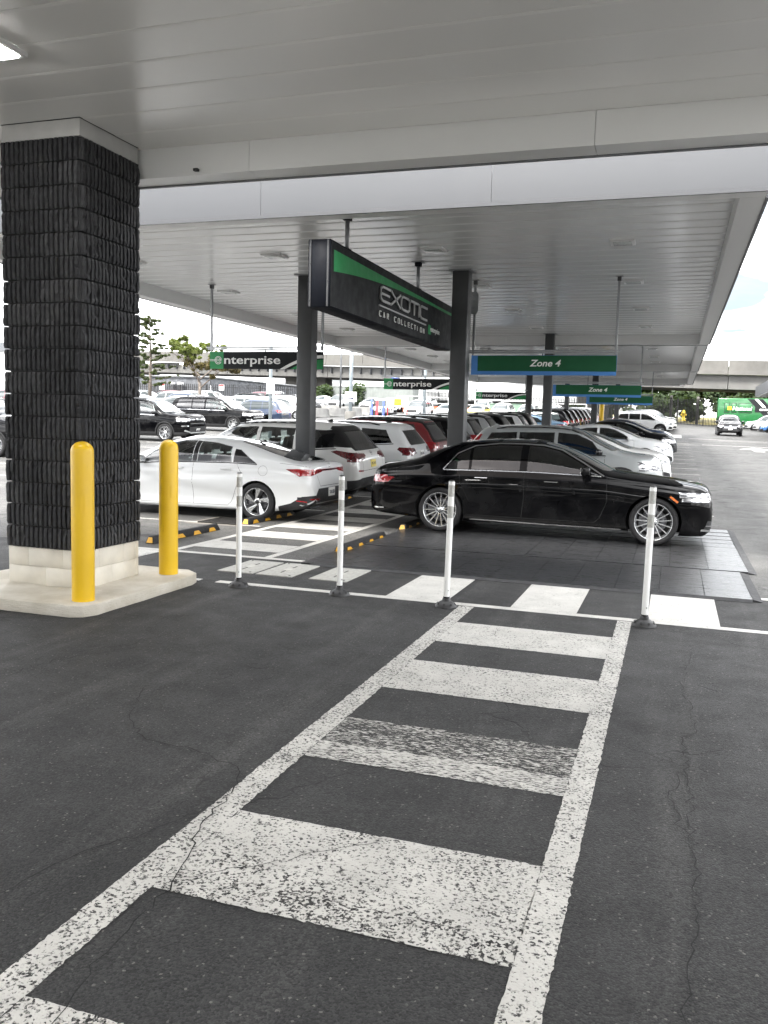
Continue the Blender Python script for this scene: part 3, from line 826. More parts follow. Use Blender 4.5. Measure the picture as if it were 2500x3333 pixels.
def spec_suv(L=4.6, W=1.86, H=1.70, ra=.93, wb=2.69, rad=.36, rim=.245, style='five', paint_=None, hood=1.08, belt=1.06, slope=.42, nroof=4.4, clad=.36, glassy=('T', 'T', 'C'), box=0., dropc=0.):
    """crossover / SUV; slope = how far the tailgate leans"""
    fa = ra + wb
    sp = slope
    rt = H - .05
    top = [(0, .66), (.015, .80), (.04, .95), (.07, 1.04), (.07 + sp * .30, 1.20), (.07 + sp * .70, rt - .22), (.07 + sp, rt - .09), (.11 + sp, rt - .05), (.35 + sp, rt - .01 + .02), (1.3, H - .01), (2.0, H), (L * .52, H - .02), (L * .60, H - .10),
           (L * .685, H - .31 - dropc), (L * .745 + box * .1, hood + .09), (L * .775 + box * .12, hood + .03), (L * .86, hood - .02 - .02 * (1 - box)), (L - .28, hood - .08 + .04 * box), (L - .12, hood - .16 + .05 * box), (L - .05, hood - .26 + .06 * box), (L - .015, hood - .42), (L, hood - .55)]
    bl = [(0, .56), (.03, .86), (.07, .95), (.3, belt - .02), (1.0, belt), (2.2, belt - .03), (L * .72, hood - .055), (L * .85, hood - .12), (L - .2, hood - .2), (L - .05, hood - .40), (L, hood - .62)]
    bt = [(0, .48), (.06, .40), (.4, .28), (ra + .4, .235), (fa - .4, .235), (L - .3, .25), (L, .36)]
    S = dict(L=L, W=W, H=H, top=top, belt=bl, bot=bt, axles=(ra, fa), rad=rad, rim=rim, style=style, paint=paint_ or P_WHITE, tum=.26, nroof=nroof, clad=clad, cabin=(.55, L * .72, .66), seats=(1.35 + ra * .2, 2.3 + ra * .2),
             lining=belt + .02, mirror=(L * .695, belt - .01), handles=[(ra + .72, belt - .12), (ra + 1.68, belt - .13)], split=SPL, names=NAMES, end=(.72, .58), round=(.34, .7), mirrormat=M_GLOSSB, fin=.55 + sp)
    g = {'T': G_TINT, 'C': G_CLEAR, 'S': G_SOFT}
    S['tagmat'] = tagmats(window_a=g[glassy[0]], window_b=g[glassy[1]], window_c=g[glassy[2]])
    zr = H - .155; b0 = belt + .025
    xq = .07 + sp
    S['_z'] = (zr, b0)
    q0 = max(.30 + sp * .55, .52)
    S['carves'] = [
        ('window_a', [(q0, b0 + .06), (ra + .42, b0), (ra + .42, zr), (q0 + .18, zr - .03)], 'side'),
        ('window_b', [(ra + .48, b0), (ra + 1.25, b0 - .015), (ra + 1.25, zr + .01), (ra + .48, zr)], 'side'),
        ('window_c', [(ra + 1.33, b0 - .015), (L * .715, b0 - .035), (L * .66, zr - .16 - dropc * .6), (L * .585, zr - .02), (L * .50, zr + .01), (ra + 1.33, zr + .01)], 'side'),
        ('windshield', [(L * .55, 0), (L * .552, .46), (L * .575, .575), (L * .66, .655), (L * .755, .74), (L * .775, .55), (L * .78, 0)], 'top'),
        ('backlight', [(-.56, belt + .03), (.56, belt + .03), (.62, belt + .06), (.52, rt - .15), (-.52, rt - .15), (-.62, belt + .06)], 'rear'),
        ('tail', [(.0, belt - .20), (.16, belt - .20), (.38, belt - .06), (.34, belt - .01), (.0, belt - .02)], 'side'),
        ('tail', [(.42, belt - .16), (1.0, belt - .20), (1.0, belt - .02), (.50, belt - .035)], 'rear'),
        ('rearblack', [(-1, .3), (1, .3), (1, .52), (.7, .58), (-.7, .58), (-1, .52)], 'rear'),
        ('head', [(L - .55, hood - .17), (L - .25, hood - .18), (L - .06, hood - .25), (L - .05, hood - .36), (L - .28, hood - .31)], 'side'),
        ('head', [(.50, hood - .33), (.95, hood - .36), (.95, hood - .20), (.52, hood - .22)], 'front'),
        ('grille', [(-.46, hood - .52), (.46, hood - .52), (.50, hood - .24), (-.50, hood - .24)], 'front'),
        ('intake', [(-.60, .36), (.60, .36), (.52, .48), (-.52, .48)], 'front'),
        ('intake', [(.66, .42), (.88, .42), (.86, .60), (.72, .58)], 'front')]
    S['ribbons'] = [
        ('door_seam', M_WELL, [([(ra + 1.29, belt - .02), (ra + 1.30, .75), (ra + 1.28, clad + .02)], .007), ([(L * .725, belt - .06), (L * .73, .7), (L * .715, clad + .02)], .007), ([(ra + .40, belt), (ra + .36, .9), (ra + .48, .68), (ra + .62, clad + .02)], .007)]),
        ('window_trim', M_GLOSSB, [([(q0 - .04, b0 + .035), (ra + .45, b0 - .018), (ra + 1.3, b0 - .03), (L * .73, b0 - .055)], .018, .003)])]
    S['flat'] = [('tailgate_seam', M_WELL, 'rear', [([(-.62, belt + .0), (-.60, .72), (.60, .72), (.62, belt + .0)], .008, .002)]),
                 ('grille_bar', M_CHROME, 'front', [([(-.46, hood - .30), (.46, hood - .30)], .022, .006), ([(-.46, hood - .40), (.46, hood - .40)], .022, .006)])]
    return S
M_SILVERP = simple('silver_plastic', (.35, .36, .36), .4, .4, .1, 12)
def spec_sedan(paint_=None):
    L = 4.80
    top = [(0, .52), (.015, .68), (.04, .85), (.07, .98), (.12, 1.03), (.5, 1.07), (.85, 1.15), (1.2, 1.28), (1.6, 1.39), (2.1, 1.445), (2.5, 1.435), (2.85, 1.37), (3.25, 1.23), (3.6, 1.08), (3.78, 1.02), (4.2, .96), (4.5, .88), (4.68, .78), (4.76, .66), (4.80, .48)]
    belt = [(0, .45), (.03, .70), (.08, .90), (.3, .96), (.8, .985), (1.6, .97), (2.6, .945), (3.6, .915), (4.1, .85), (4.55, .72), (4.8, .42)]
    bot = [(0, .36), (.1, .28), (.5, .21), (1.0, .18), (3.9, .175), (4.5, .18), (4.8, .25)]
    S = dict(L=L, W=1.85, H=1.445, top=top, belt=belt, bot=bot, axles=(1.05, 3.86), rad=.335, rim=.235, style='five', arch=.375, paint=paint_ or P_WHITE, tum=.34, nroof=3.7, cabin=(1.2, 3.65, .44), seats=(1.9, 2.8), lining=.99,
             mirror=(3.32, .94), handles=[(1.68, .87), (2.62, .855)], split=SPL, names=NAMES, end=(.66, .52), round=(.40, .8))
    S['tagmat'] = tagmats(window_b=G_TINT, window_c=G_SOFT)
    S['carves'] = [
        ('window_b', [(1.20, .995), (2.26, .99), (2.26, 1.34), (1.9, 1.325), (1.55, 1.25)], 'side'),
        ('window_c', [(2.34, .99), (3.42, .965), (3.15, 1.14), (2.85, 1.28), (2.6, 1.335), (2.34, 1.345)], 'side'),
        ('windshield', [(2.66, 0), (2.68, .44), (2.78, .54), (3.25, .64), (3.68, .70), (3.76, .56), (3.80, 0)], 'top'),
        ('backlight', [(.70, 0), (.74, .48), (.82, .575), (1.30, .51), (1.50, .46), (1.52, 0)], 'top'),
        ('tail', [(0, .76), (.30, .78), (.45, .90), (0, .92)], 'side'), ('tail', [(.40, .80), (1, .77), (1, .92), (.42, .90)], 'rear'),
        ('head', [(4.20, .78), (4.52, .77), (4.72, .68), (4.74, .60), (4.45, .64)], 'side'), ('head', [(.48, .62), (.92, .60), (.92, .76), (.5, .72)], 'front'),
        ('grille', [(-.52, .34), (.52, .34), (.58, .50), (.44, .68), (-.44, .68), (-.58, .50)], 'front'), ('intake', [(.60, .26), (.86, .27), (.82, .46), (.66, .42)], 'front')]
    S['ribbons'] = [('door_seam', M_WELL, [([(2.30, .96), (2.31, .60), (2.29, .24)], .006), ([(3.50, .91), (3.52, .6), (3.40, .26)], .006), ([(1.45, .97), (1.36, .80), (1.56, .30)], .006)]),
                    ('window_trim', M_CHROME, [([(1.14, .98), (2.3, .975), (3.5, .945)], .014, .003)])]
    S['flat'] = [('grille_bar', M_CHROME, 'front', [([(-.5, .60), (.5, .60)], .016, .006), ([(-.54, .52), (.54, .52)], .016, .006), ([(-.54, .44), (.54, .44)], .016, .006)])]
    return S
# ------------------------------------------------------------------ ground
def asphalt_material():
    m, nt, b, out = nodes_of('asphalt')
    p = pos(nt); sx = N(nt, 'ShaderNodeSeparateXYZ'); nt.links.new(p, sx.inputs[0])
    X, Y = sx.outputs[0], sx.outputs[1]
    wob = math_(nt, 'MULTIPLY', math_(nt, 'SUBTRACT', noise_(nt, p, 1.3, 5), .5), .22)
    Yw = math_(nt, 'ADD', Y, wob); Xw = math_(nt, 'ADD', X, wob)
    def step(v, e, w=.02):
        n = N(nt, 'ShaderNodeMapRange', interpolation_type='SMOOTHSTEP'); nt.links.new(v, n.inputs['Value'])
        n.inputs['From Min'].default_value = e - w; n.inputs['From Max'].default_value = e + w; return n.outputs[0]
    old = (.0222, .0224, .0228); new = (.0175, .0175, .0177); stall = (.078, .077, .075); lane = (.053, .0528, .052); lot = (.074, .0733, .0715)
    c = mixrgb(nt, step(Yw, 7.34), old, new)
    c = mixrgb(nt, step(Yw, 9.62), c, stall)
    c = mixrgb(nt, step(Xw, 1.35, .35), c, mixrgb(nt, step(Yw, 7.34), mixrgb(nt, step(Xw, 4.6, .4), old, lane), lane))
    c = mixrgb(nt, step(math_(nt, 'MULTIPLY', Xw, -1), 9.4, .5), c, lot)
    c = mixrgb(nt, step(Yw, 56, 1.), c, lane)
    # stains, patches, wear
    big = noise_(nt, p, .55, 6, .6)
    c = mixrgb(nt, 1.0, c, ramp_(nt, big, .30, .70, (.62, .62, .63, 1), (1.38, 1.38, 1.37, 1)), 'MULTIPLY')
    st = ramp_(nt, noise_(nt, p, 1.7, 4, .6), .58, .72)
    c = mixrgb(nt, math_(nt, 'MULTIPLY', st, .45), c, (.012, .012, .013))
    dv_ = N(nt, 'ShaderNodeTexVoronoi'); dv_.inputs['Scale'].default_value = 1.15; nt.links.new(p, dv_.inputs['Vector'])      # round oil drips
    drip = ramp_(nt, math_(nt, 'ADD', dv_.outputs['Distance'], math_(nt, 'MULTIPLY', noise_(nt, p, 9, 3), .12)), .15, .30, (1, 1, 1, 1), (0, 0, 0, 1))
    c = mixrgb(nt, math_(nt, 'MULTIPLY', drip, .65), c, (.0065, .0065, .007))
    tm = N(nt, 'ShaderNodeMapping'); tm.inputs['Scale'].default_value = (3.2, .22, 1); tm.inputs['Rotation'].default_value = (0, 0, R(80)); nt.links.new(p, tm.inputs['Vector'])
    c = mixrgb(nt, math_(nt, 'MULTIPLY', ramp_(nt, noise_(nt, tm.outputs[0], 1.0, 4, .6), .52, .70), .30), c, (.085, .084, .082))
    # aggregate
    v = N(nt, 'ShaderNodeTexVoronoi'); v.inputs['Scale'].default_value = 120; nt.links.new(p, v.inputs['Vector'])
    vc = N(nt, 'ShaderNodeSeparateXYZ'); nt.links.new(v.outputs['Color'], vc.inputs[0])
    c = mixrgb(nt, 1.0, c, ramp_(nt, vc.outputs[0], .0, 1., (.45, .45, .45, 1), (1.65, 1.63, 1.6, 1)), 'MULTIPLY')
    c = mixrgb(nt, .5, c, ramp_(nt, noise_(nt, p, 240, 2, .6), .35, .65, (.2, .2, .2, 1), (.8, .8, .8, 1)), 'OVERLAY')
    fl = ramp_(nt, vc.outputs[1], .988, .994)
    c = mixrgb(nt, math_(nt, 'MULTIPLY', fl, .5), c, (.20, .19, .175))
    # fine crazing
    cv = N(nt, 'ShaderNodeTexVoronoi', feature='DISTANCE_TO_EDGE'); cv.inputs['Scale'].default_value = .62
    wv = N(nt, 'ShaderNodeVectorMath', operation='ADD'); nz = N(nt, 'ShaderNodeTexNoise'); nz.inputs['Scale'].default_value = 2.3; nz.inputs['Detail'].default_value = 7
    nt.links.new(p, nz.inputs['Vector'])
    ns = N(nt, 'ShaderNodeVectorMath', operation='SCALE'); ns.inputs['Scale'].default_value = .8; nt.links.new(nz.outputs['Color'], ns.inputs[0])
    nt.links.new(p, wv.inputs[0]); nt.links.new(ns.outputs[0], wv.inputs[1]); nt.links.new(wv.outputs[0], cv.inputs['Vector'])
    crack = ramp_(nt, cv.outputs['Distance'], .0035, .0075, (1, 1, 1, 1), (0, 0, 0, 1))
    crack = math_(nt, 'MULTIPLY', crack, ramp_(nt, noise_(nt, p, .8, 2), .47, .60))
    c = mixrgb(nt, math_(nt, 'MULTIPLY', crack, .7), c, (.006, .006, .006))
    nt.links.new(c, b.inputs['Base Color'])
    nt.links.new(ramp_(nt, noise_(nt, p, 3.1, 4), .3, .7, (.70, .70, .70, 1), (.88, .88, .88, 1)), b.inputs['Roughness'])
    b.inputs['Specular IOR Level'].default_value = .42
    h = math_(nt, 'SUBTRACT', math_(nt, 'MULTIPLY', v.outputs['Distance'], -1.0), math_(nt, 'MULTIPLY', crack, 2.0))
    h = math_(nt, 'ADD', h, math_(nt, 'MULTIPLY', noise_(nt, p, 90, 4), .9))
    bump_(nt, b, h, .5, .0035)
    return m
M_ASPHALT = asphalt_material()
def road_paint_material(name, c, sx=1., sy=1.):
    m, nt, b, out = nodes_of(name)
    p = pos(nt); mp = N(nt, 'ShaderNodeMapping'); mp.inputs['Scale'].default_value = (sx, sy, 1); nt.links.new(p, mp.inputs['Vector']); q = mp.outputs[0]
    oi = N(nt, 'ShaderNodeObjectInfo'); sc = N(nt, 'ShaderNodeSeparateXYZ'); nt.links.new(oi.outputs['Color'], sc.inputs[0])
    pv = N(nt, 'ShaderNodeTexVoronoi'); pv.inputs['Scale'].default_value = 105; nt.links.new(q, pv.inputs['Vector'])
    pc = N(nt, 'ShaderNodeSeparateXYZ'); nt.links.new(pv.outputs['Color'], pc.inputs[0])
    n = math_(nt, 'ADD', math_(nt, 'MULTIPLY', pc.outputs[0], .20), math_(nt, 'MULTIPLY', noise_(nt, q, 130, 3, .6), .28))
    n = math_(nt, 'ADD', n, math_(nt, 'ADD', math_(nt, 'MULTIPLY', noise_(nt, q, 42, 5, .65), .34), math_(nt, 'MULTIPLY', noise_(nt, q, 4, 3, .6), .18)))
    keep = math_(nt, 'MULTIPLY', math_(nt, 'SUBTRACT', n, sc.outputs[0]), 11.0)
    keep = math_(nt, 'MINIMUM', math_(nt, 'MAXIMUM', keep, 0.0), 1.0)
    dirt = noise_(nt, p, 4.5, 6, .6)
    nt.links.new(ramp_(nt, dirt, .3, .75, tuple(x * .74 for x in c) + (1,), tuple(c) + (1,)), b.inputs['Base Color'])
    b.inputs['Roughness'].default_value = .62
    v = N(nt, 'ShaderNodeTexVoronoi'); v.inputs['Scale'].default_value = 95; nt.links.new(p, v.inputs['Vector'])
    bump_(nt, b, math_(nt, 'MULTIPLY', v.outputs['Distance'], -1.0), .45, .005)
    t = N(nt, 'ShaderNodeBsdfTransparent'); mx = N(nt, 'ShaderNodeMixShader')
    nt.links.new(keep, mx.inputs[0]); nt.links.new(t.outputs[0], mx.inputs[1]); nt.links.new(b.outputs[0], mx.inputs[2]); nt.links.new(mx.outputs[0], out.inputs[0])
    return m
M_RPAINT = road_paint_material('white_road_paint', (.55, .537, .505))
M_RPAINTS = road_paint_material('streaked_white_road_paint', (.55, .537, .505), .45, 1.6)

ys = sorted(set([-80, -30, -10] + [round(12 + .4 * i, 2) for i in range(16)] + [20, 26, 32, 40, 48, 56, 64, 72, 80, 90, 100, 110, 120, 125, 126, 150, 220, 400, 900] + [0, 5, 10]))
xs_ = [-700, -300, -150, -90, -60, -45, -35, -25, -15, -8, -2, 4, 10, 15, 25, 45, 90, 200, 500]
gv = [(x, y, gz(x, y)) for y in ys for x in xs_]; nx_ = len(xs_)
gf = [(j * nx_ + i, j * nx_ + i + 1, (j + 1) * nx_ + i + 1, (j + 1) * nx_ + i) for j in range(len(ys) - 1) for i in range(nx_ - 1)]
GROUND = link('ground', newmesh('ground', gv, gf, [M_ASPHALT], True)); tag(GROUND, 'dark grey asphalt of the rental car lot', None, None, 'structure')
def flat_poly(name, pts, z, m, parent=GROUND, wear=.30, sub=None):
    """painted sheet lying on the ground"""
    n = len(pts)
    if sub:
        (x0, y0), (x1, y1) = pts; k = max(1, int(max(x1 - x0, y1 - y0) / sub)); vs, fs = [], []
        for i in range(k + 1):
            t = i / k
            if (x1 - x0) > (y1 - y0): a, b_ = (x0 + (x1 - x0) * t, y0), (x0 + (x1 - x0) * t, y1)
            else: a, b_ = (x1, y0 + (y1 - y0) * t), (x0, y0 + (y1 - y0) * t)
            vs += [a + (gz(*a) + z,), b_ + (gz(*b_) + z,)]
        fs = [(2 * i, 2 * i + 2, 2 * i + 3, 2 * i + 1) for i in range(k)]
    else: vs, fs = [(x, y, gz(x, y) + z) for x, y in pts], [tuple(range(n))]
    o = link(name, newmesh(name, vs, fs, [m]), parent); o.color = (wear, 0, 0, 1); return o
def rect(x0, x1, y0, y1): return [(x0, y0), (x1, y0), (x1, y1), (x0, y1)]
RAG = random.Random(77)
def ragged(x0, x1, y0, y1, j=.007, st=.022):
    q = []
    c = [(x0, y0), (x1, y0), (x1, y1), (x0, y1)]
    for a, b_ in zip(c, c[1:] + c[:1]):
        k = max(2, int(math.dist(a, b_) / st))
        for i in range(k): q.append((a[0] + (b_[0] - a[0]) * i / k + RAG.uniform(-j, j) * RAG.random(), a[1] + (b_[1] - a[1]) * i / k + RAG.uniform(-j, j) * RAG.random()))
    return q
def stripe(x0, x1, y0, y1, wear=.30, m=None, z=.004, sub=None, name='painted_stripe'):
    if y1 < 8.1 and x0 > -5 and x1 < 3: return flat_poly(name, ragged(x0, x1, y0, y1), z, m or M_RPAINT, wear=wear)
    if sub: return flat_poly(name, [(x0, y0), (x1, y1)], z, m or M_RPAINT, wear=wear, sub=sub)
    return flat_poly(name, rect(x0, x1, y0, y1), z, m or M_RPAINT, wear=wear)
# near crosswalk
stripe(-.392, -.268, .3, 7.90, .38, sub=.5); stripe(-1.850, -1.712, .3, 7.90, .388, sub=.5)
for y0, y1, w, mm in ((6.50, 7.22, .345, None), (5.19, 5.90, .36, None), (3.93, 4.16, .41, M_RPAINTS), (4.16, 4.56, .50, M_RPAINTS), (2.88, 3.245, .38, None), (2.72, 2.88, .398, None), (2.57, 2.72, .418, None), (1.25, 1.93, .41, None)):
    stripe(-1.711, -.393, y0, y1, w, mm)
# band of blocks between the two cross lines
stripe(-4.50, 30, 7.92, 8.04, .31, sub=2.); stripe(-4.86, -4.70, 7.93, 8.03, .33); stripe(-7.4, 30, 9.56, 9.68, .31, sub=2.)
for x0 in (-2.64, -1.39, -.14, 1.12, 2.38, 3.64): stripe(x0, x0 + .62, 8.042, 9.47, .315)
# hatched walkway between the two rows of stalls
stripe(-6.16, -6.05, 9.685, 60, .32, sub=1.); stripe(-4.80, -4.69, 9.685, 60, .32, sub=1.)
for k in range(26):
    y0 = 10.1 + 1.27 * k; stripe(-6.045, -4.805, y0, y0 + .66, .32, z=.005, sub=.33)
stripe(-6.75, -6.17, 9.0, 9.55, .36)
# stall lines
for k in range(19):
    y0 = 12.55 + 2.72 * k
    stripe(-10.8, -6.3, y0 - .05, y0 + .05, .36, sub=.9); 
    if k: stripe(-4.5, .82, y0 - .05, y0 + .05, .36, sub=.9)
for k in range(9): stripe(-22 , -16.2, 18.2 + 2.9 * k - .05, 18.2 + 2.9 * k + .05, .38, sub=.9)
# lane lines, arrow and end box of the bright lane
stripe(.9, 9, 62.0, 62.22, .33, sub=2.); stripe(2.7, 6.5, 60.2, 60.4, .36, sub=2.); stripe(1.5, 8, 52.5, 52.7, .33, sub=2.)
flat_poly('painted_arrow', [(3.2, 48.6), (4.1, 51.4), (5.0, 48.9), (4.3, 49.1), (4.35, 46.8), (3.85, 46.7), (3.85, 49.0)], .006, M_RPAINT, wear=.36)
stripe(-.3, .45, 62.5, 68.6, .30, sub=1.)
# cracks
def crack(pts, w=.007, jit=.02, seed=1):
    rnd = random.Random(seed); q = []
    for a, b_ in zip(pts[:-1], pts[1:]):
        k = max(2, int(math.dist(a, b_) / .05))
        for i in range(k): q.append((a[0] + (b_[0] - a[0]) * i / k + rnd.uniform(-jit, jit), a[1] + (b_[1] - a[1]) * i / k + rnd.uniform(-jit, jit)))
    q.append(pts[-1]); vs = []; fs = []
    for i, p in enumerate(q):
        a, c = q[max(0, i - 1)], q[min(len(q) - 1, i + 1)]; d = math.hypot(c[0] - a[0], c[1] - a[1]) or 1; n = (-(c[1] - a[1]) / d, (c[0] - a[0]) / d)
        ww = w * rnd.uniform(.35, 1.0) * (1 - .6 * abs(i / len(q) - .5))
        vs += [(p[0] + n[0] * ww / 2, p[1] + n[1] * ww / 2, .0075), (p[0] - n[0] * ww / 2, p[1] - n[1] * ww / 2, .0075)]
    fs = [(2 * i, 2 * i + 1, 2 * i + 3, 2 * i + 2) for i in range(len(q) - 1)]
    link('pavement_crack', newmesh('pavement_crack', vs, fs, [M_CRACK]), GROUND)
M_CRACK = simple('crack_shadow_dirt', (.006, .006, .006), .95, 0, .3, 30)
crack([(-2.6, 1.9), (-2.17, 2.33), (-2.12, 2.67), (-2.02, 2.82), (-1.9, 3.05), (-1.83, 3.35)], .009, .02, 2)
crack([(-1.50, 1.5), (-1.57, 1.91), (-1.63, 2.18), (-1.64, 2.52), (-1.68, 2.73), (-1.81, 3.05), (-1.82, 3.39), (-1.91, 3.61), (-2.16, 3.76), (-2.58, 3.80), (-2.88, 4.10), (-3.1, 4.6)], .009, .02, 3)
crack([(.10, 2.0), (.12, 2.49), (.14, 2.86), (.18, 3.17), (.17, 3.68), (.16, 4.49), (.15, 5.01), (.23, 5.12), (.13, 6.04), (.23, 7.23)], .008, .022, 4)
crack([(.17, 3.68), (.12, 3.77), (.08, 4.16), (.14, 4.45)], .007, .02, 5)
crack([(-4.4, 4.1), (-4.05, 4.38), (-4.02, 4.78), (-3.95, 4.97), (-3.6, 5.5)], .010, .03, 6)
crack([(-4.6, 4.5), (-4.2, 4.75), (-3.8, 5.4), (-3.7, 5.9)], .008, .03, 7)
crack([(-1.74, 2.6), (-1.4, 2.85), (-1.05, 3.2)], .005, .02, 8); crack([(-1.62, 6.2), (-1.55, 6.55), (-1.3, 6.9), (-1.34, 7.15)], .006, .02, 9)
crack([(-.26, 4.75), (.0, 4.6), (.17, 4.5)], .005, .02, 10); crack([(-2.6, 6.9), (-2.35, 6.5), (-2.5, 6.0), (-2.9, 5.5)], .006, .03, 11)

# utility covers set in the asphalt
M_COVER = simple('polymer_concrete_cover', (.33, .325, .30), .75, 0, .18, 24, bump=.35, bscale=140)
M_SLOT = simple('dark_slot', (.01, .01, .01), .8)
for i, (x0, lb) in enumerate(((-4.83, 'beige concrete utility cover at the left end of three, behind the first delineator post'), (-4.345, 'beige concrete utility cover in the middle of three, touching its left neighbour'), (-3.70, 'beige concrete utility cover standing apart, behind the second delineator post'))):
    t = empty('utility_cover', (x0 + .22, 8.97, 0)); tag(t, lb, 'utility cover', 'utility covers in the asphalt')
    rbox('lid', (.44, .84, .02), .006, M_COVER, t, (0, 0, 0))
    for s in (-1, 1):
        MB().cbox((0, .16 * s, .0112), (.012, .12, .003)).build('lifting_slot', M_SLOT, t)
        MB().cyl((.17 * s, -.36 * s, .0095), (.17 * s, -.36 * s, .0125), .013, n=12).build('bolt', M_SLOT, t)
    MB().cbox((0, 0, .0115), (.09, .16, .0035)).build('name_plate', simple('cover_plate', (.40, .39, .36), .6), t)
# drain grate
t = empty('drain_grate', (-7.07, 12.92, 0)); tag(t, 'dark iron drain grate beside the rear wheel of the white sedan', 'drain')
M_IRON = simple('cast_iron', (.03, .028, .026), .6, .6, .3, 20, bump=.3)
flat_poly('concrete_collar', rect(-.52, .52, -.58, .58), .003, simple('concrete_collar', (.17, .155, .135), .8, 0, .25, 6, bump=.2, wpos=True), parent=t)
MB().box(-.36, .36, -.42, .42, .004, .008).build('pit', M_SLOT, t)
for a in ((-.36, -.33, -.42, .42), (.33, .36, -.42, .42), (-.33, .33, -.42, -.39), (-.33, .33, .39, .42)): MB().box(a[0], a[1], a[2], a[3], .004, .02).build('frame', M_IRON, t)
for i in range(12): MB().box(-.33, .33, -.375 + .0655 * i, -.345 + .0655 * i, .008, .018).build('bar', M_IRON, t)

# rubber tile floor under the black sedan
def floor_material():
    m, nt, b, out = nodes_of('rubber_floor_tile')
    p = pos(nt); mp = N(nt, 'ShaderNodeMapping'); mp.inputs['Scale'].default_value = (1.2, 14, 1); nt.links.new(p, mp.inputs['Vector'])
    n = noise_(nt, mp.outputs[0], 3.2, 7, .65)
    oi = N(nt, 'ShaderNodeObjectInfo')
    c = ramp_(nt, n, .32, .72, (.011, .011, .012, 1), (.046, .047, .05, 1))
    c = mixrgb(nt, math_(nt, 'MULTIPLY', oi.outputs['Random'], .25), c, (.03, .031, .034))
    sp = ramp_(nt, noise_(nt, p, 9, 5), .70, .78); c = mixrgb(nt, math_(nt, 'MULTIPLY', sp, .3), c, (.12, .118, .11))
    nt.links.new(c, b.inputs['Base Color'])
    nt.links.new(ramp_(nt, n, .3, .7, (.22, .22, .22, 1), (.40, .40, .40, 1)), b.inputs['Roughness'])
    w = N(nt, 'ShaderNodeTexWave', bands_direction='Y'); w.inputs['Scale'].default_value = 16; w.inputs['Distortion'].default_value = .6; nt.links.new(p, w.inputs['Vector'])
    bump_(nt, b, math_(nt, 'ADD', w.outputs['Fac'], math_(nt, 'MULTIPLY', n, 2.)), .22, .004)
    return m
M_FLOOR = floor_material(); M_RAMP = simple('grey_rubber_ramp_edge', (.045, .045, .047), .8, 0, .2, 10, .25, bump=.2)
FLOOR = empty('rubber_display_floor', (0, 0, 0)); tag(FLOOR, 'dark grey rubber tile floor under the black luxury sedan', 'floor mat')
tile = MB().cbox((0, 0, 0), (.4505, .4505, .024)).mesh('floor_tile', M_FLOOR); smooth_by_angle(tile, 1)
for i in range(11):
    for j in range(14):
        x = .62 - .457 * i; y = 9.64 + .457 * j
        if j >= 4: x += .10
        if j >= 4: y += .02
        if x < -4.35 + .0 * y: continue
        link('floor_tile', tile, FLOOR, (x, y, .0145 + gz(x, y) + (.006 if j >= 4 else 0)))
for y0, y1, xe in ((9.41, 11.245, .85), (11.25, 15.85, .95)):
    z0, z1 = gz(0, y0), gz(0, y1)
    MB().add([(xe, y0, .027 + z0), (xe, y1, .027 + z1), (xe + .10, y1, .004 + z1), (xe + .10, y0, .004 + z0), (xe, y0, z0), (xe, y1, z1)], [(0, 3, 2, 1), (0, 4, 3), (1, 2, 5)]).build('ramp_edge', M_RAMP, FLOOR)
MB().add([(-4.05, 9.41, .026), (.85, 9.41, .026), (.85, 9.35, .004), (-4.05, 9.35, .004)], [(0, 3, 2, 1)]).build('ramp_edge', M_RAMP, FLOOR)

# wheel stops
M_STOP = simple('black_rubber_stop', (.009, .009, .010), .7, 0, .3, 14, bump=.25); M_STOPY = simple('yellow_reflector', (.55, .29, .015), .4, 0, .15, 30)
def stop_proto():
    t = empty('wheel_stop'); h = .91
    prof = [(-.075, 0), (.075, 0), (.055, .06), (.035, .10), (-.035, .10), (-.055, .06)]
    me = MB().prism(prof, 'y', -h, h).mesh('bar', M_STOP)
    for v in me.vertices:
        if abs(v.co.y) > h - .01 and v.co.z > .05: v.co.y *= .96
    bevel_mesh(me, .006, 1); link('bar', me, t)
    for i in range(4):
        y = -.66 + .44 * i
        for s in (1, -1):
            a = [(.0772, 0.004), (.0563, .0605), (.0366, .1)]
            P = lambda u, k: (s * (a[0][0] + (a[1][0] - a[0][0]) * k), u, a[0][1] + (a[1][1] - a[0][1]) * k)
            q = [P(y - .11, .06), P(y + .11, .06), P(y + .06, .99), P(y - .06, .99)]
            MB().add([(c[0] + .002 * s, c[1], c[2] + .001) for c in q], [(0, 1, 2, 3) if s > 0 else (3, 2, 1, 0)]).build('reflector', M_STOPY, t)
    for s in (1, -1): MB().add([(-.05, s * (h + .003), .012), (.05, s * (h + .003), .012), (.03, s * (h * .97 + .002), .085), (-.03, s * (h * .97 + .002), .085)], [(0, 1, 2, 3) if s < 0 else (3, 2, 1, 0)]).build('reflector', M_STOPY, t)
    return t
sp_ = stop_proto()
for i, (x, y, lb) in enumerate(((-6.70, 10.93, 'black and yellow wheel stop beside the masonry column'), (-4.10, 11.35, 'black and yellow wheel stop at the edge of the rubber floor'), (-6.62, 13.55, 'black and yellow wheel stop behind the white sedan'),
        (-4.10, 14.15, 'black and yellow wheel stop behind the black luxury sedan'), (-6.72, 16.9, 'black and yellow wheel stop behind the pearl white crossover'), (-6.85, 20.2, 'black and yellow wheel stop behind the white boxy SUV'))):
    o = sp_ if i == 0 else copy_tree(sp_)
    o.location = (x, y, gz(x, y)); tag(o, lb, 'wheel stop', 'wheel stops along the stalls')
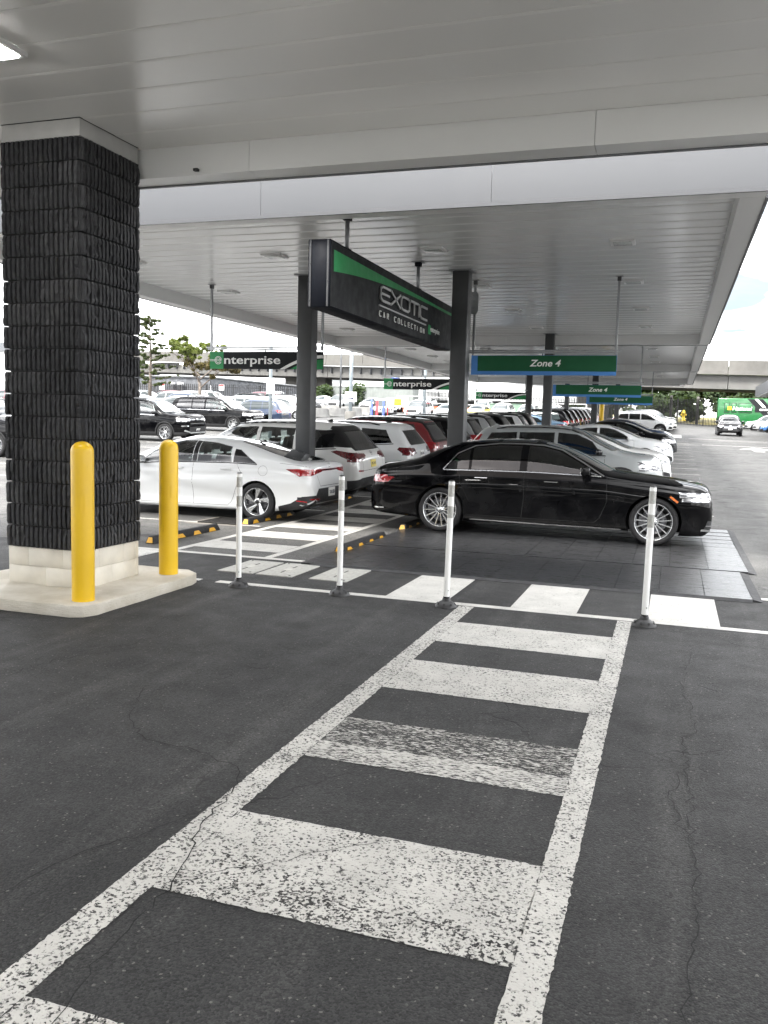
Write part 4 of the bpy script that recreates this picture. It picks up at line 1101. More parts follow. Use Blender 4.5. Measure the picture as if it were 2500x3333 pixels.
# ------------------------------------------------------------------ canopies
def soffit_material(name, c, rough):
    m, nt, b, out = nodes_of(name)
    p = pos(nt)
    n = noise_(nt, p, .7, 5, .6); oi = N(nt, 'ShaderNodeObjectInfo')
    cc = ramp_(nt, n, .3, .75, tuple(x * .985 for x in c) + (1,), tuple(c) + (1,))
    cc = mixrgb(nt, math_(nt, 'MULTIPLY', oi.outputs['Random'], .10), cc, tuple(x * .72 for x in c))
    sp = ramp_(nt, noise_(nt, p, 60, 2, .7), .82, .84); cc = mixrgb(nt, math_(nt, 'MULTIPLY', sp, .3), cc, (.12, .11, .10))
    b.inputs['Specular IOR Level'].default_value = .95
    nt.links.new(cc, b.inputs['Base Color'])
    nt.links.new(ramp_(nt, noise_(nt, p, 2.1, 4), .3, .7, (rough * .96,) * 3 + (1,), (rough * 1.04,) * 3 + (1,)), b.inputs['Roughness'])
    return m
M_SOFFIT = soffit_material('white_soffit_metal', (.88, .88, .865), .26)
M_SOFFIT2 = soffit_material('white_ribbed_soffit_metal', (.88, .89, .89), .19)
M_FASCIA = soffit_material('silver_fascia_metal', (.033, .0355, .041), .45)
M_BEAM = soffit_material('pale_grey_beam_metal', (.74, .745, .74), .34)
M_DRIP = simple('grey_drip_edge', (.16, .165, .18), .5, .2, .1, 4)
M_GAP = simple('dark_joint', (.02, .02, .02), .9)
M_LENS_ON = simple('lit_lamp_lens', (1.0, .98, .95), .3, 0, .02, 5, emit=14.0)
M_LENS = simple('unlit_lamp_lens', (.62, .65, .64), .12, 0, .25, 22)
M_FIX = simple('lamp_housing_white', (.72, .72, .72), .35, 0, .05, 10)
fix_me = MB().cbox((0, 0, -.014), (.42, .42, .04)).mesh('housing', M_FIX); bevel_mesh(fix_me, .007, 2)
for v in fix_me.vertices:                      # clipped corners, as on the real fittings
    if abs(v.co.x) > .1 and abs(v.co.y) > .1: v.co.x *= .86; v.co.y *= .86
lens_me = MB().cbox((0, 0, -.038), (.27, .27, .014)).mesh('lens', M_LENS); bevel_mesh(lens_me, .005, 2)
lens_on = MB().cbox((0, 0, -.038), (.27, .27, .014)).mesh('lens', M_LENS_ON); bevel_mesh(lens_on, .005, 2)
def canopy(name, label, x0, x1, y0, y1, zs, drop_=.275, band=.26, pitch=.457, lights=(), lit=(), fas=.85, seam=3.18, soff=None, wave=.006, panels=True):
    """flat roof: soffit of long panels, a dropped edge beam all round, metal fascia outside"""
    t = empty(name, ((x0 + x1) / 2, (y0 + y1) / 2, zs)); tag(t, label, 'canopy'); ox, oy = t.location.x, t.location.y
    zb = -drop_; S = soff or M_SOFFIT
    ix0, ix1, iy0, iy1 = x0 + band - ox, x1 - band - ox, y0 + band - oy, y1 - band - oy
    X0, X1, Y0, Y1 = x0 - ox, x1 - ox, y0 - oy, y1 - oy
    MB().box(X0 + .05, X1 - .05, Y0 + .05, Y1 - .05, .05, .10).build('roof_deck', M_GAP, t)
    n = int(math.ceil((iy1 - iy0) / pitch)); me = None
    if panels:
        w = pitch - .007; ln = ix1 - ix0
        pr = [(0, .0), (.03, -wave), (w * .35, -wave * .8), (w * .75, -wave * .2), (w - .02, 0), (w, .0), (w, .035), (0, .035)]
        me = MB().add([(0, y, z) for y, z in pr] + [(ln, y, z) for y, z in pr], [(i, i + 8, (i + 1) % 8 + 8, (i + 1) % 8) for i in range(8)]).mesh('soffit_panel', S)
        for i in range(n):
            yy = iy1 - (i + 1) * pitch
            if yy < iy0 - .001:                       # cut the last panel to fit
                link('soffit_panel', me, t, (ix0, iy0, .002), scale=(1, max(.02, (pitch - (iy0 - yy)) / pitch), 1)); break
            link('soffit_panel', me, t, (ix0, yy, .002))
    else: MB().box(ix0, ix1, iy0, iy1, 0, .03).build('soffit', S, t)
    # edge beams: inner face, under face, drip edge; outer fascia in panels
    def run(a, b, fixed, axis, sgn):
        segs = max(1, round((b - a) / seam)); d = (b - a) / segs
        for i in range(segs):
            u0, u1 = a + d * i + .002, a + d * (i + 1) - .002
            if axis == 'x':
                yi, yo = fixed - sgn * band, fixed
                lo, hi = min(yi, yo), max(yi, yo)
                MB().box(u0, u1, lo, hi, zb, zb + .30).build('edge_beam', M_BEAM, t)
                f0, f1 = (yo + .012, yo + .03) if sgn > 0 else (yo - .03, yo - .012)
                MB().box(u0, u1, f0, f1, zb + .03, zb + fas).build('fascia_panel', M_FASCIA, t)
            else:
                xi, xo = fixed - sgn * band, fixed
                lo, hi = min(xi, xo), max(xi, xo)
                MB().box(lo, hi, u0, u1, zb, zb + .30).build('edge_beam', M_BEAM, t)
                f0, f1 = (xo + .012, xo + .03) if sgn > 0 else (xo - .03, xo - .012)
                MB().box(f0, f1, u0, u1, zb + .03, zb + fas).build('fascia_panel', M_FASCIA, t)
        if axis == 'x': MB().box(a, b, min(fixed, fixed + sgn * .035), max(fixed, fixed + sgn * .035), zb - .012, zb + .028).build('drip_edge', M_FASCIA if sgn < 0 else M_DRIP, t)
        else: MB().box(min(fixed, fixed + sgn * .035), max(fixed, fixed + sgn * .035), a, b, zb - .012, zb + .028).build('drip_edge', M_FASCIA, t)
    run(X0, X1, Y0, 'x', -1); run(X0, X1, Y1, 'x', 1)
    run(Y0 + band + .003, Y1 - band - .003, X0, 'y', -1); run(Y0 + band + .003, Y1 - band - .003, X1, 'y', 1)
    for k, (lx, ly) in enumerate(lights):
        o = link('recessed_light', fix_me, t, (lx - ox, ly - oy, 0)); link('lens', lens_on if (lx, ly) in lit else lens_me, o)
    return t
nl_ = [(x, y) for x in (-10.4, -4.80, .9) for y in (5.2, -.8)]
canopy('near_canopy', 'near flat canopy overhead with smooth white soffit panels, beside the masonry column', -13.5, 5.6, -2.4, 7.80, 4.32, lights=nl_, lit=nl_, wave=.003)
LX = (-9.45, -6.62, -3.82, -.90)
canopy('stall_canopy', 'long white ribbed canopy over the first stalls, holding the two-tone sign box', -10.95, .78, 10.06, 26.92, 4.52, lights=[(x, y) for x in LX for y in (13.6, 17.15, 20.85, 24.4)], soff=M_SOFFIT2, pitch=.43, wave=.008)
canopy('stall_canopy', 'second bay of the white stall canopy, beyond the first drop beam', -10.95, .74, 26.98, 38.50, 4.52, lights=[(x, y) for x in LX for y in (28.4, 30.9, 34, 36.6)], soff=M_SOFFIT2, pitch=.43, wave=.008)
canopy('stall_canopy', 'third bay of the white stall canopy, far under the second drop beam', -10.95, .72, 38.56, 48.60, 4.52, lights=[(x, y) for x in LX for y in (40.2, 43, 46)], soff=M_SOFFIT2, pitch=.43, wave=.008)
canopy('stall_canopy', 'farthest bay of the white stall canopy, in front of the overpass', -10.8, .40, 50.5, 66, 5.3, lights=[(x, y) for x in LX for y in (53, 58, 63)], soff=M_SOFFIT2, panels=False)
canopy('lane_canopy', 'pale canopy across the lane at the right edge', 6.6, 22, 56, 84, 5.35, soff=M_SOFFIT2, panels=False)
# small security camera housing tucked on the near beam
t = empty('beam_camera', (-4.50, 7.53, 4.085)); tag(t, 'small dark camera housing on the near canopy beam', 'camera')
me = MB().cbox((0, -.02, 0), (.05, .04, .028)).mesh('housing', M_PLAST); bevel_mesh(me, .008, 2); link('housing', me, t); MB().cyl((0, -.04, -.004), (0, -.044, -.004), .008, n=10).build('lens', M_GLOSSB, t)

# steel columns
M_STEEL = simple('charcoal_painted_steel', (.050, .052, .055), .42, .1, .12, 3, bump=.05)
M_STEELB = simple('column_flange_steel', (.28, .285, .29), .45, .3, .1, 6)
for x, y, w, top_, lb in ((-6.87, 15.6, .30, 4.52, 'charcoal steel column standing between the two nearest white cars'), (-3.82, 15.6, .30, 4.52, 'charcoal steel column rising behind the black luxury sedan at the sign box end'),
        (-3.66, 26.1, .26, 4.52, 'charcoal steel column behind the near hanging zone sign'),
        (-6.87, 42.5, .28, 4.52, 'slim charcoal steel column left of the one under the zone sign'), (-3.72, 42.5, .28, 4.52, 'charcoal steel column under the second zone sign'),
        (-6.87, 58, .28, 5.3, 'far charcoal steel column seen under the near zone sign'), (-3.65, 58, .28, 5.3, 'far charcoal steel column seen under the third zone sign')):
    g = gz(x, y); t = empty('steel_column', (x, y, g)); tag(t, lb, 'column', 'steel columns of the stall canopy')
    h = top_ - g
    me = MB().cbox((0, 0, h / 2), (w, w, h)).mesh('shaft', M_STEEL); bevel_mesh(me, .012, 2); link('shaft', me, t)
    MB().cbox((0, 0, h - .013), (w + .12, w + .12, .018)).build('top_plate', M_STEELB, t)
    MB().cbox((0, 0, .02), (w + .16, w + .16, .03)).build('base_plate', M_STEEL, t)

# ------------------------------------------------------------------ masonry column, kerb island, bollards
def block_material():
    m, nt, b, out = nodes_of('black_split_face_block_varied'); v = pos(nt); oi = N(nt, 'ShaderNodeObjectInfo')
    c = ramp_(nt, noise_(nt, v, 14, 5), .3, .72, (.022, .0225, .025, 1), (.056, .057, .061, 1))
    c = mixrgb(nt, 1.0, c, ramp_(nt, oi.outputs['Random'], 0, 1, (.62, .62, .64, 1), (1.25, 1.24, 1.22, 1)), 'MULTIPLY')
    du = ramp_(nt, noise_(nt, v, 4.5, 5, .65), .60, .74); c = mixrgb(nt, math_(nt, 'MULTIPLY', du, .35), c, (.10, .098, .092))
    nt.links.new(c, b.inputs['Base Color']); b.inputs['Roughness'].default_value = .78; b.inputs['Specular IOR Level'].default_value = .35
    bump_(nt, b, noise_(nt, v, 170, 5), .8, .006); return m
M_BLOCK = block_material()
M_MORTAR = simple('dark_mortar', (.012, .012, .013), .95, 0, .2, 30, bump=.4)
M_CONC = simple('white_painted_concrete', (.62, .585, .51), .65, 0, .10, 5, bump=.25, bscale=70, wpos=True)
M_CAP = simple('pale_concrete_cap', (.46, .46, .45), .7, 0, .08, 5, bump=.2, bscale=60, wpos=True)
def kerb_material():
    m, nt, b, out = nodes_of('white_kerb_paint'); p = pos(nt)
    d = ramp_(nt, noise_(nt, p, 2.2, 6, .62), .38, .72, (.46, .42, .34, 1), (.65, .615, .55, 1))
    ch = ramp_(nt, noise_(nt, p, 14, 5, .7), .70, .74); d = mixrgb(nt, math_(nt, 'MULTIPLY', ch, .6), d, (.30, .28, .25))
    nt.links.new(d, b.inputs['Base Color']); b.inputs['Roughness'].default_value = .68
    mp = N(nt, 'ShaderNodeMapping'); mp.inputs['Scale'].default_value = (3, 3, 26); nt.links.new(p, mp.inputs['Vector'])
    bump_(nt, b, math_(nt, 'ADD', noise_(nt, p, 85, 4), noise_(nt, mp.outputs[0], 4, 4)), .85, .012); return m
M_KERB = kerb_material()
def island():
    t = empty('kerb_island', (-5.52, 6.95, 0)); tag(t, 'white painted raised kerb island under the masonry column', 'kerb')
    x0, x1, y0, y1, h = -.98, .90, -1.0, 1.02, .105
    prof = [(x0, y0 + .15), (x0 + .15, y0), (x1 - .16, y0), (x1 - .05, y0 + .06), (x1, y0 + .18), (x1, y1 - .30), (x1 - .05, y1 - .13), (x1 - .22, y1), (x0 + .2, y1), (x0, y1 - .2)]
    me = MB().prism(prof, 'z', 0, h).mesh('slab', M_KERB); bevel_mesh(me, .012, 2)
    bm = bmesh.new(); bm.from_mesh(me)
    for i in range(16):
        for ax, c in (((1, 0, 0), (x0 + (x1 - x0) * (i + 1) / 17, 0, 0)), ((0, 1, 0), (0, y0 + (y1 - y0) * (i + 1) / 17, 0))):
            bmesh.ops.bisect_plane(bm, geom=bm.verts[:] + bm.edges[:] + bm.faces[:], plane_co=c, plane_no=ax)
    for v in bm.verts:
        n = noise.noise(v.co * 4.0) * .014 + noise.noise(v.co * 13) * .008
        if v.co.z > .01: v.co.z += n * .5
        if abs(v.co.x - x1) < .12 or abs(v.co.y - y0) < .12: v.co.x += n * .8; v.co.y += n * .8
    bm.to_mesh(me); bm.free(); smooth_by_angle(me, 50); link('slab', me, t); return t
island()
CX0, CX1, CY0, CY1, ZB, ZC, ZT = -5.975, -5.125, 6.60, 7.47, .455, 4.165, 4.318
def block_variant(seed, wid, hgt=.1935, ribs=8):
    """split-fluted concrete block face: rough vertical ribs with deep grooves between (u along x, face towards -y)"""
    rnd = random.Random(seed); nz_ = 9; per = 7
    nxx = ribs * per + 1; rw = wid / ribs; vs = []; fs = []
    ro = [rnd.uniform(-.0015, .0015) for _ in range(ribs + 1)]; dep = [rnd.uniform(-.005, .005) for _ in range(ribs)]
    chip = [(rnd.randrange(ribs), rnd.uniform(.02, hgt), rnd.uniform(.02, .05)) for _ in range(2)] if seed % 2 else []
    pat = [(0, 0), (.17, 0), (.21, 1), (.38, 1), (.62, 1), (.79, 1), (.83, 0)]
    for k in range(nz_):
        z = hgt * k / (nz_ - 1)
        for i in range(nxx):
            r = min(i // per, ribs - 1); q = i - r * per; u, up = pat[q] if q < per else (1.0, 0)
            wv = noise.noise(Vector((r * 3.1 + seed * 7.7, z * 10, .3))) * .0028 + noise.noise(Vector((r * 5.1 + seed * 3.3, z * 40, 2.3))) * .0022
            x = (r + u) * rw + (wv + ro[r] if 0 < i < nxx - 1 else 0)
            if up:
                y = -.030 - dep[r] * .6 - noise.noise(Vector((x * 30 + seed * 11, z * 26, 1.7))) * .008 - noise.noise(Vector((x * 90 + seed * 5, z * 80, 4.1))) * .005
                for cr, cz_, cs in chip:
                    if cr == r and abs(z - cz_) < cs: y += .020 * (1 - abs(z - cz_) / cs)
                if k in (0, nz_ - 1): y += .009
            else: y = -.002
            vs.append((x, y, z))
    for k in range(nz_ - 1):
        for i in range(nxx - 1): fs.append((k * nxx + i, k * nxx + i + 1, (k + 1) * nxx + i + 1, (k + 1) * nxx + i))
    n0 = len(vs)                                     # close the block behind
    vs += [(0, .05, 0), (wid, .05, 0), (wid, .05, hgt), (0, .05, hgt)]
    bot_ = [i for i in range(nxx)]; top_ = [(nz_ - 1) * nxx + i for i in range(nxx)]
    fs += [tuple([n0 + 1, n0] + [])[:0] or tuple(bot_[::-1] + [n0, n0 + 1]), tuple(top_ + [n0 + 2, n0 + 3])]
    fs += [tuple([k * nxx for k in range(nz_)] + [n0 + 3, n0]), tuple([k * nxx + nxx - 1 for k in range(nz_)][::-1] + [n0 + 1, n0 + 2])]
    me = newmesh('block', vs, fs, [M_BLOCK]); return me
COLM = empty('masonry_column', (CX0 / 2 + CX1 / 2, CY0 / 2 + CY1 / 2, .10)); tag(COLM, 'square black split-face block column with white base and pale cap', 'column')
cx, cy = COLM.location.x, COLM.location.y; HX, HY = (CX1 - CX0) / 2, (CY1 - CY0) / 2
MB().box(-HX + .03, HX - .03, -HY + .03, HY - .03, ZB - .1, ZC - .1 + .02).build('core', M_MORTAR, COLM)
BV = {}
for w in (.4225, .4325, .21, .215): BV[w] = [block_variant(sd, w, ribs=8 if w > .3 else 4) for sd in range(8)]
rnd = random.Random(4); ch = (ZC - ZB) / 18
for c in range(18):
    z = ZB - .10 + c * ch + .0065
    for face in range(4):
        ln = 2 * (HX if face in (0, 2) else HY); half = ln / 2
        w8 = .4225 if face in (0, 2) else .4325; w4 = .21 if face in (0, 2) else .215
        seq = [(0, w8), (ln / 2, w8)] if (c + face) % 2 else [(0, w4), (ln / 4, w8), (ln * 3 / 4, w4)]
        for u, w in seq:
            me = rnd.choice(BV[w]); a = face * math.pi / 2
            if face == 0: p = (-HX + u, -HY, z)
            elif face == 1: p = (HX, -HY + u, z)
            elif face == 2: p = (HX - u, HY, z)
            else: p = (-HX, HY - u, z)
            link('block', me, COLM, p, (0, 0, a))
me = MB().box(-HX, HX, -HY, HY, ZC - .1 + .004, ZT - .1).mesh('cap', M_CAP); bevel_mesh(me, .006, 2); link('cap', me, COLM)
MB().box(-HX - .006, HX + .006, -HY - .006, HY + .006, ZT - .100, ZT - .094).build('sealant', M_GAP, COLM)
# painted base blocks, two courses with fine joints
for c in range(2):
    z0 = .0 + c * .178; z1 = z0 + .1755
    for face in range(4):
        ln = 2 * (HX if face in (0, 2) else HY)
        cuts = [0, ln / 2, ln] if c == 0 else [0, ln * .27, ln * .73, ln]
        for u0, u1 in zip(cuts[:-1], cuts[1:]):
            if face in (1, 3): u0, u1 = max(u0, .0615), min(u1, ln - .0615)
            me = MB().box(u0 + .0004, u1 - .0004, 0, .06, 0, z1 - z0).mesh('base_block', M_CONC); bevel_mesh(me, .0018, 1)
            p, a = {0: ((-HX, -HY, z0), 0), 1: ((HX, -HY, z0), 90), 2: ((HX, HY, z0), 180), 3: ((-HX, HY, z0), 270)}[face]
            link('base_block', me, COLM, p, (0, 0, R(a)))
MB().box(-HX + .055, HX - .055, -HY + .055, HY - .055, -.09 + .09, ZB - .1).build('base_core', M_CONC, COLM)
def scuffed(name, c, rough, dirt, z0=.10):
    m, nt, b, out = nodes_of(name); p = pos(nt)
    base = ramp_(nt, noise_(nt, p, 3, 5), .3, .7, tuple(x * .93 for x in c) + (1,), tuple(c) + (1,))
    mp = N(nt, 'ShaderNodeMapping'); mp.inputs['Scale'].default_value = (9, 9, 1.6); nt.links.new(p, mp.inputs['Vector'])
    sc = ramp_(nt, noise_(nt, mp.outputs[0], 3.2, 6, .7), .66, .72); base = mixrgb(nt, math_(nt, 'MULTIPLY', sc, .35), base, dirt)
    sp = ramp_(nt, noise_(nt, p, 60, 3), .72, .76); base = mixrgb(nt, math_(nt, 'MULTIPLY', sp, .4), base, dirt)
    nt.links.new(base, b.inputs['Base Color']); nt.links.new(ramp_(nt, noise_(nt, p, 7, 4), .3, .7, (rough * .8,) * 3 + (1,), (rough * 1.3,) * 3 + (1,)), b.inputs['Roughness'])
    bump_(nt, b, noise_(nt, p, 30, 3), .05, .003); return m
M_YEL = scuffed('yellow_bollard_sleeve', (.74, .46, .010), .36, (.20, .11, .02))
def bollard(x, y, z, h, lb):
    t = empty('bollard', (x, y, z)); tag(t, lb, 'bollard', 'yellow bollards by the column')
    r = .096; pr = [(r, 0), (r, h - r * .9)] + [(r * math.cos(R(a)), h - r * .9 + r * .9 * math.sin(R(a))) for a in range(12, 91, 13)]
    MB().lathe(pr, n=36).build('sleeve', M_YEL, t)
    MB().lathe([(r + .012, 0), (r + .010, .006), (r - .002, .009)], n=30).build('sealant_ring', M_CAP, t)
    me = MB().cbox((0, 0, 0), (.002, .035, .12)).mesh('embossed_label', M_YEL); link('embossed_label', me, t, (r * .62, -r * .785, h * .62), (0, 0, R(-52)))
    return t
bollard(-4.80, 6.18, .10, 1.39, 'tall yellow bollard in front of the masonry column, nearest the camera')
bollard(-4.88, 7.64, .10, 1.39, 'yellow bollard at the back right corner of the kerb island')
bollard(-7.95, 7.66, .0, 1.32, 'yellow bollard cut off by the left edge of the picture')
# delineator posts
M_PW = scuffed('white_plastic_post', (.76, .76, .745), .4, (.30, .29, .27)); M_BAND = simple('grey_reflective_band', (.40, .40, .38), .35, .3, .18, 60)
M_PBASE = simple('black_rubber_base', (.018, .018, .019), .5, 0, .2, 20, bump=.2)
def post_proto():
    t = empty('delineator_post')
    MB().lathe([(.105, 0), (.105, .012), (.085, .035), (.055, .055), (.04, .06), (.036, .085), (.0, .085)], n=24).build('base', M_PBASE, t)
    for i in range(8):
        a = 2 * math.pi * (i + .5) / 8; MB().cyl((.083 * math.cos(a), .083 * math.sin(a), .030), (.089 * math.cos(a), .089 * math.sin(a), .036), .011, n=10).build('bolt_recess', M_SLOT, t)
    MB().lathe([(.031, .07), (.031, .10), (.028, .10)], n=20).build('collar', M_GLOSSB, t)
    MB().lathe([(.0285, .09), (.0285, 1.18), (.024, 1.186), (0, 1.186)], n=24).build('tube', M_PW, t)
    MB().lathe([(.0265, 1.1865), (.022, 1.196), (0, 1.196)], n=20).build('cap', M_PLAST, t)
    for z0, z1 in ((1.045, 1.15), (.845, .955)): MB().lathe([(.0296, z0), (.0296, z1)], n=24).build('reflective_band', M_BAND, t)
    MB().cyl((.01, -.03, .16), (.01, -.0285, .16), .006, n=8).build('screw', M_CHROME, t)
    return t
pp = post_proto()
for i, (x, y, rz, tx, ty, s, lb) in enumerate(((-4.17, 7.83, .2, 0, 0, .985, 'white delineator post nearest the yellow bollards, left end of the line of four'), (-3.075, 7.885, .8, 0, 0, 1.0, 'white delineator post second from the yellow bollards'),
        (-1.96, 7.81, .4, .012, .0, 1.005, 'white delineator post third from the yellow bollards, before the black sedan rear wheel'), (-.16, 7.80, .1, .008, 0, 1.035, 'white delineator post before the black sedan front wheel, right end of the line'))):
    o = pp if i == 0 else copy_tree(pp)
    o.location = (x, y, 0); o.rotation_euler = (ty, tx, rz); o.scale = (1, 1, s); tag(o, lb, 'post', 'white delineator posts in a line')
# unseen, behind the camera: slab and building added to bounce daylight under the canopy
M_BOUNCE = simple('pale_bounce_concrete', (.50, .49, .46), .8, 0, .1, .8, bump=.2, wpos=True)
AP = MB().box(-22, 14, -11.8, -4.2, -.1, .10).build('bounce_slab', M_BOUNCE); tag(AP, 'unseen pale concrete slab added behind the camera to bounce light', None, None, 'structure')
RO = empty('fill_building', (-4, -12, 0)); tag(RO, 'unseen grey building with a glass front, added behind the camera for fill light', 'building')
M_REND = simple('grey_render', (.22, .22, .21), .8, 0, .06, 1.2, bump=.15, wpos=True)
MB().box(-18, 18, -6, .15, 0, 5.2).build('wall', M_REND, RO)
for i in range(7):
    o = MB().box(-15.5 + 4.6 * i, -12.3 + 4.6 * i, .152, .20, .3, 3.0).build('window', M_SOLIDGLASS, RO); MB().box(-15.6 + 4.6 * i, -12.2 + 4.6 * i, .152, .24, 3.0, 3.1).build('window_head', M_STEEL, o)
# ------------------------------------------------------------------ hanging signs
M_SGREEN = simple('sign_green', (.013, .085, .036), .6, 0, .05, 3, .2); M_SGREENB = simple('sign_bright_green', (.022, .22, .07), .5, 0, .05, 3, .25)
M_SBLUE = simple('sign_blue', (.07, .20, .48), .6, 0, .05, 3, .2); M_SBLACK = simple('sign_charcoal', (.014, .015, .0165), .6, 0, .03, 3, .15); M_SDARK = simple('sign_cabinet_black', (.004, .005, .008), .6, 0, .1, 3, .12)
M_SWHITE = simple('sign_white_lettering', (.78, .78, .76), .4, 0, .03, 6); M_GALV = simple('galvanised_steel', (.30, .31, .32), .4, .7, .12, 12)
M_SILVERL = simple('brushed_silver_lettering', (.50, .50, .50), .35, .6, .08, 20)
def strokes(name, polys, w, m, parent, rot, loc, ext=.006, scale=1.):
    """letters drawn as joined bars; coordinates in the sign's own plane"""
    mb = MB()
    for pts in polys:
        for i, (a, b) in enumerate(zip(pts[:-1], pts[1:])):
            a = Vector(a) * scale; b = Vector(b) * scale; d = (b - a).normalized(); n = Vector((-d.y, d.x)) * (w / 2); e = d * (w / 2 * .55)
            q = [a - n - e, b - n + e, b + n + e, a + n - e]
            mb.add([(p.x, p.y, 0) for p in q] + [(p.x, p.y, ext) for p in q], [(4, 5, 6, 7), (0, 1, 5, 4), (1, 2, 6, 5), (2, 3, 7, 6), (3, 0, 4, 7)])
    return link(name, mb.mesh(name, m), parent, loc, rot)
LET = {'E': ([[(.62, .66), (.12, .66), (0, .56), (0, .10), (.12, 0), (.62, 0)], [(0, .33), (.58, .33)]], .80), 'X': ([[(0, .66), (.62, 0)], [(0, 0), (.62, .66)]], .80),
       'O': ([[(.12, .66), (.58, .66), (.70, .56), (.70, .10), (.58, 0), (.12, 0), (0, .10), (0, .56), (.12, .66)]], .88), 'T': ([[(0, .66), (.60, .66)], [(.30, .66), (.30, 0)]], .74),
       'I': ([[(.04, .66), (.04, 0)]], .26), 'C': ([[(.60, .66), (.12, .66), (0, .56), (0, .10), (.12, 0), (.60, 0)]], .78),
       'A': ([[(0, 0), (.26, .66), (.52, 0)]], .9), 'R': ([[(0, 0), (0, .66), (.5, .66), (.5, .34), (0, .34)], [(.25, .34), (.5, 0)]], .9), 'L': ([[(0, .66), (0, 0), (.48, 0)]], .9), 'N': ([[(0, 0), (0, .66), (.5, 0), (.5, .66)]], .9)}
def ring(cx, cy, r, a0, a1, n=18): return [(cx + r * math.cos(R(a0 + (a1 - a0) * i / n)), cy + r * math.sin(R(a0 + (a1 - a0) * i / n))) for i in range(n + 1)]
def brand_face(t, w, h, y, flip, lines=True):
    """green square with a ringed e, dark field with the white word and a white swoosh over green: on the sign's -Y (flip=1) face"""
    g = w * .125; k = h / .345
    rot = (R(90), 0, 0) if flip > 0 else (R(90), 0, R(180)); yy = y
    MB().box(-w / 2, -w / 2 + g, yy - .003, yy, -h, 0).build('green_field', M_SGREENB, t)
    MB().box(-w / 2 + g, w / 2, yy - .002, yy, -h, 0).build('dark_field', M_SBLACK, t)
    # swoosh: white curved band over a green corner
    x0 = w * .13; P = lambda u: (x0 + (w / 2 - x0) * u, -h + h * (1 - (1 - u) ** 2.0) * .80)
    cur = [P(i / 14) for i in range(15)]
    lo = [(x0 + .11 * k + (w / 2 - x0 - .11 * k) * (i / 14), -h + h * (1 - (1 - i / 14) ** 2.0) * .62) for i in range(15)]
    vs = [(a[0], yy - .006, a[1]) for a in cur] + [(b[0], yy - .006, b[1]) for b in lo]
    MB().add(vs, [(i, 15 + i, 16 + i, i + 1) for i in range(14)]).build('swoosh', M_SWHITE, t)
    lo2 = [(x0 + .22 * k + (w / 2 - x0 - .22 * k) * (i / 14), -h + h * (1 - (1 - i / 14) ** 2.0) * .55) for i in range(15)]
    vs = [(b[0], yy - .005, b[1]) for b in lo2] + [(w / 2, yy - .005, -h)]
    MB().add(vs, [(15, i + 1, i) for i in range(14)]).build('green_corner', M_SGREENB, t)
    # lettering
    tm = text_mesh('nterprise', .235 * k, M_SWHITE, .004, .012, 0, 'LEFT', width=w * .50)
    link('lettering', tm, t, (-w / 2 + g + .004, yy - .008, -h * .70), rot)
    c = (-w / 2 + g * .62, -h * .50); r1 = .075 * k
    for rr, ww in ((r1, .014 * k), (r1 * .66, .011 * k)):
        strokes('ringed_letter', [ring(c[0], c[1], rr, 20 if rr == r1 else 0, 325, 20)], ww, M_SWHITE, t, rot, (0, yy - .004, 0), .004)
    strokes('ringed_letter_bar', [[(-w / 2 + .004, c[1] + .012 * k), (c[0] + r1, c[1] + .012 * k)], [(-w / 2 + .004, c[1] - .012 * k), (c[0] + r1, c[1] - .012 * k)]], .009 * k, M_SWHITE, t, rot, (0, yy - .004, 0), .004)
def hanger(t, xs, zt, zsign, w, dy=0):
    for x in xs:
        MB().box(x - .022, x + .022, dy - .022, dy + .022, zsign + .02, zt).build('hanging_pole', M_GALV, t)
        MB().box(x - .07, x + .07, dy - .05, dy + .05, zt - .012, zt).build('ceiling_plate', M_STEELB, t)
        MB().box(x - .034, x + .034, dy - .034, dy + .034, zt - .09, zt - .014).build('clevis', M_STEEL, t)
    for k, e in ((.075, 0), (.035, -.06)): MB().box(-w / 2 - .09 + abs(e), w / 2 + .06 + e, dy - .016 - abs(e) * .6, dy + .016 - abs(e) * .6, zsign + k, zsign + k + .028).build('crossbar', M_GALV, t)
    for x in (-w / 2 + .02, 0, w / 2 - .02): MB().box(x - .008, x + .008, dy - .008, dy + .008, zsign - .01, zsign + .05).build('hook', M_STEEL, t)
def zone_sign(x0, x1, y, z0, z1, zt, lb):
    w, h = x1 - x0, z1 - z0; t = empty('zone_sign', ((x0 + x1) / 2, y, z1)); tag(t, lb, 'sign', 'hanging zone signs over the right stalls')
    MB().box(-w / 2, w / 2, -.012, .012, -h, 0).build('blue_panel', M_SBLUE, t)
    MB().box(-w / 2 + w * .047, w / 2 - .004, -.0155, -.0125, -h * .80, -.004).build('green_panel', M_SGREEN, t)
    tm = text_mesh('Zone 4', h * .47, M_SWHITE, .002, .018, .22, 'CENTER', width=h * 1.58); link('lettering', tm, t, (w * .02, -.0185, -h * .55), (R(90), 0, 0))
    hanger(t, (-w / 2 + .03, w / 2 - .03), zt - z1, 0, w); 
    bx = -w / 2 + .03
    return t
def brand_sign(x0, x1, y, z0, z1, zt, lb):
    w, h = x1 - x0, z1 - z0; t = empty('brand_sign', ((x0 + x1) / 2, y, z1)); tag(t, lb, 'sign', 'hanging brand signs over the left stalls')
    MB().box(-w / 2, w / 2, -.010, .010, -h, 0).build('panel', M_SDARK, t)
    brand_face(t, w, h, -.0105, 1); hanger(t, (-w / 2 + .03, w / 2 - .03), zt - z1, 0, w); return t
z1_ = zone_sign(-3.83, -1.09, 16.6, 2.715, 3.085, 4.52, 'nearest and largest green and blue hanging sign reading Zone 4')
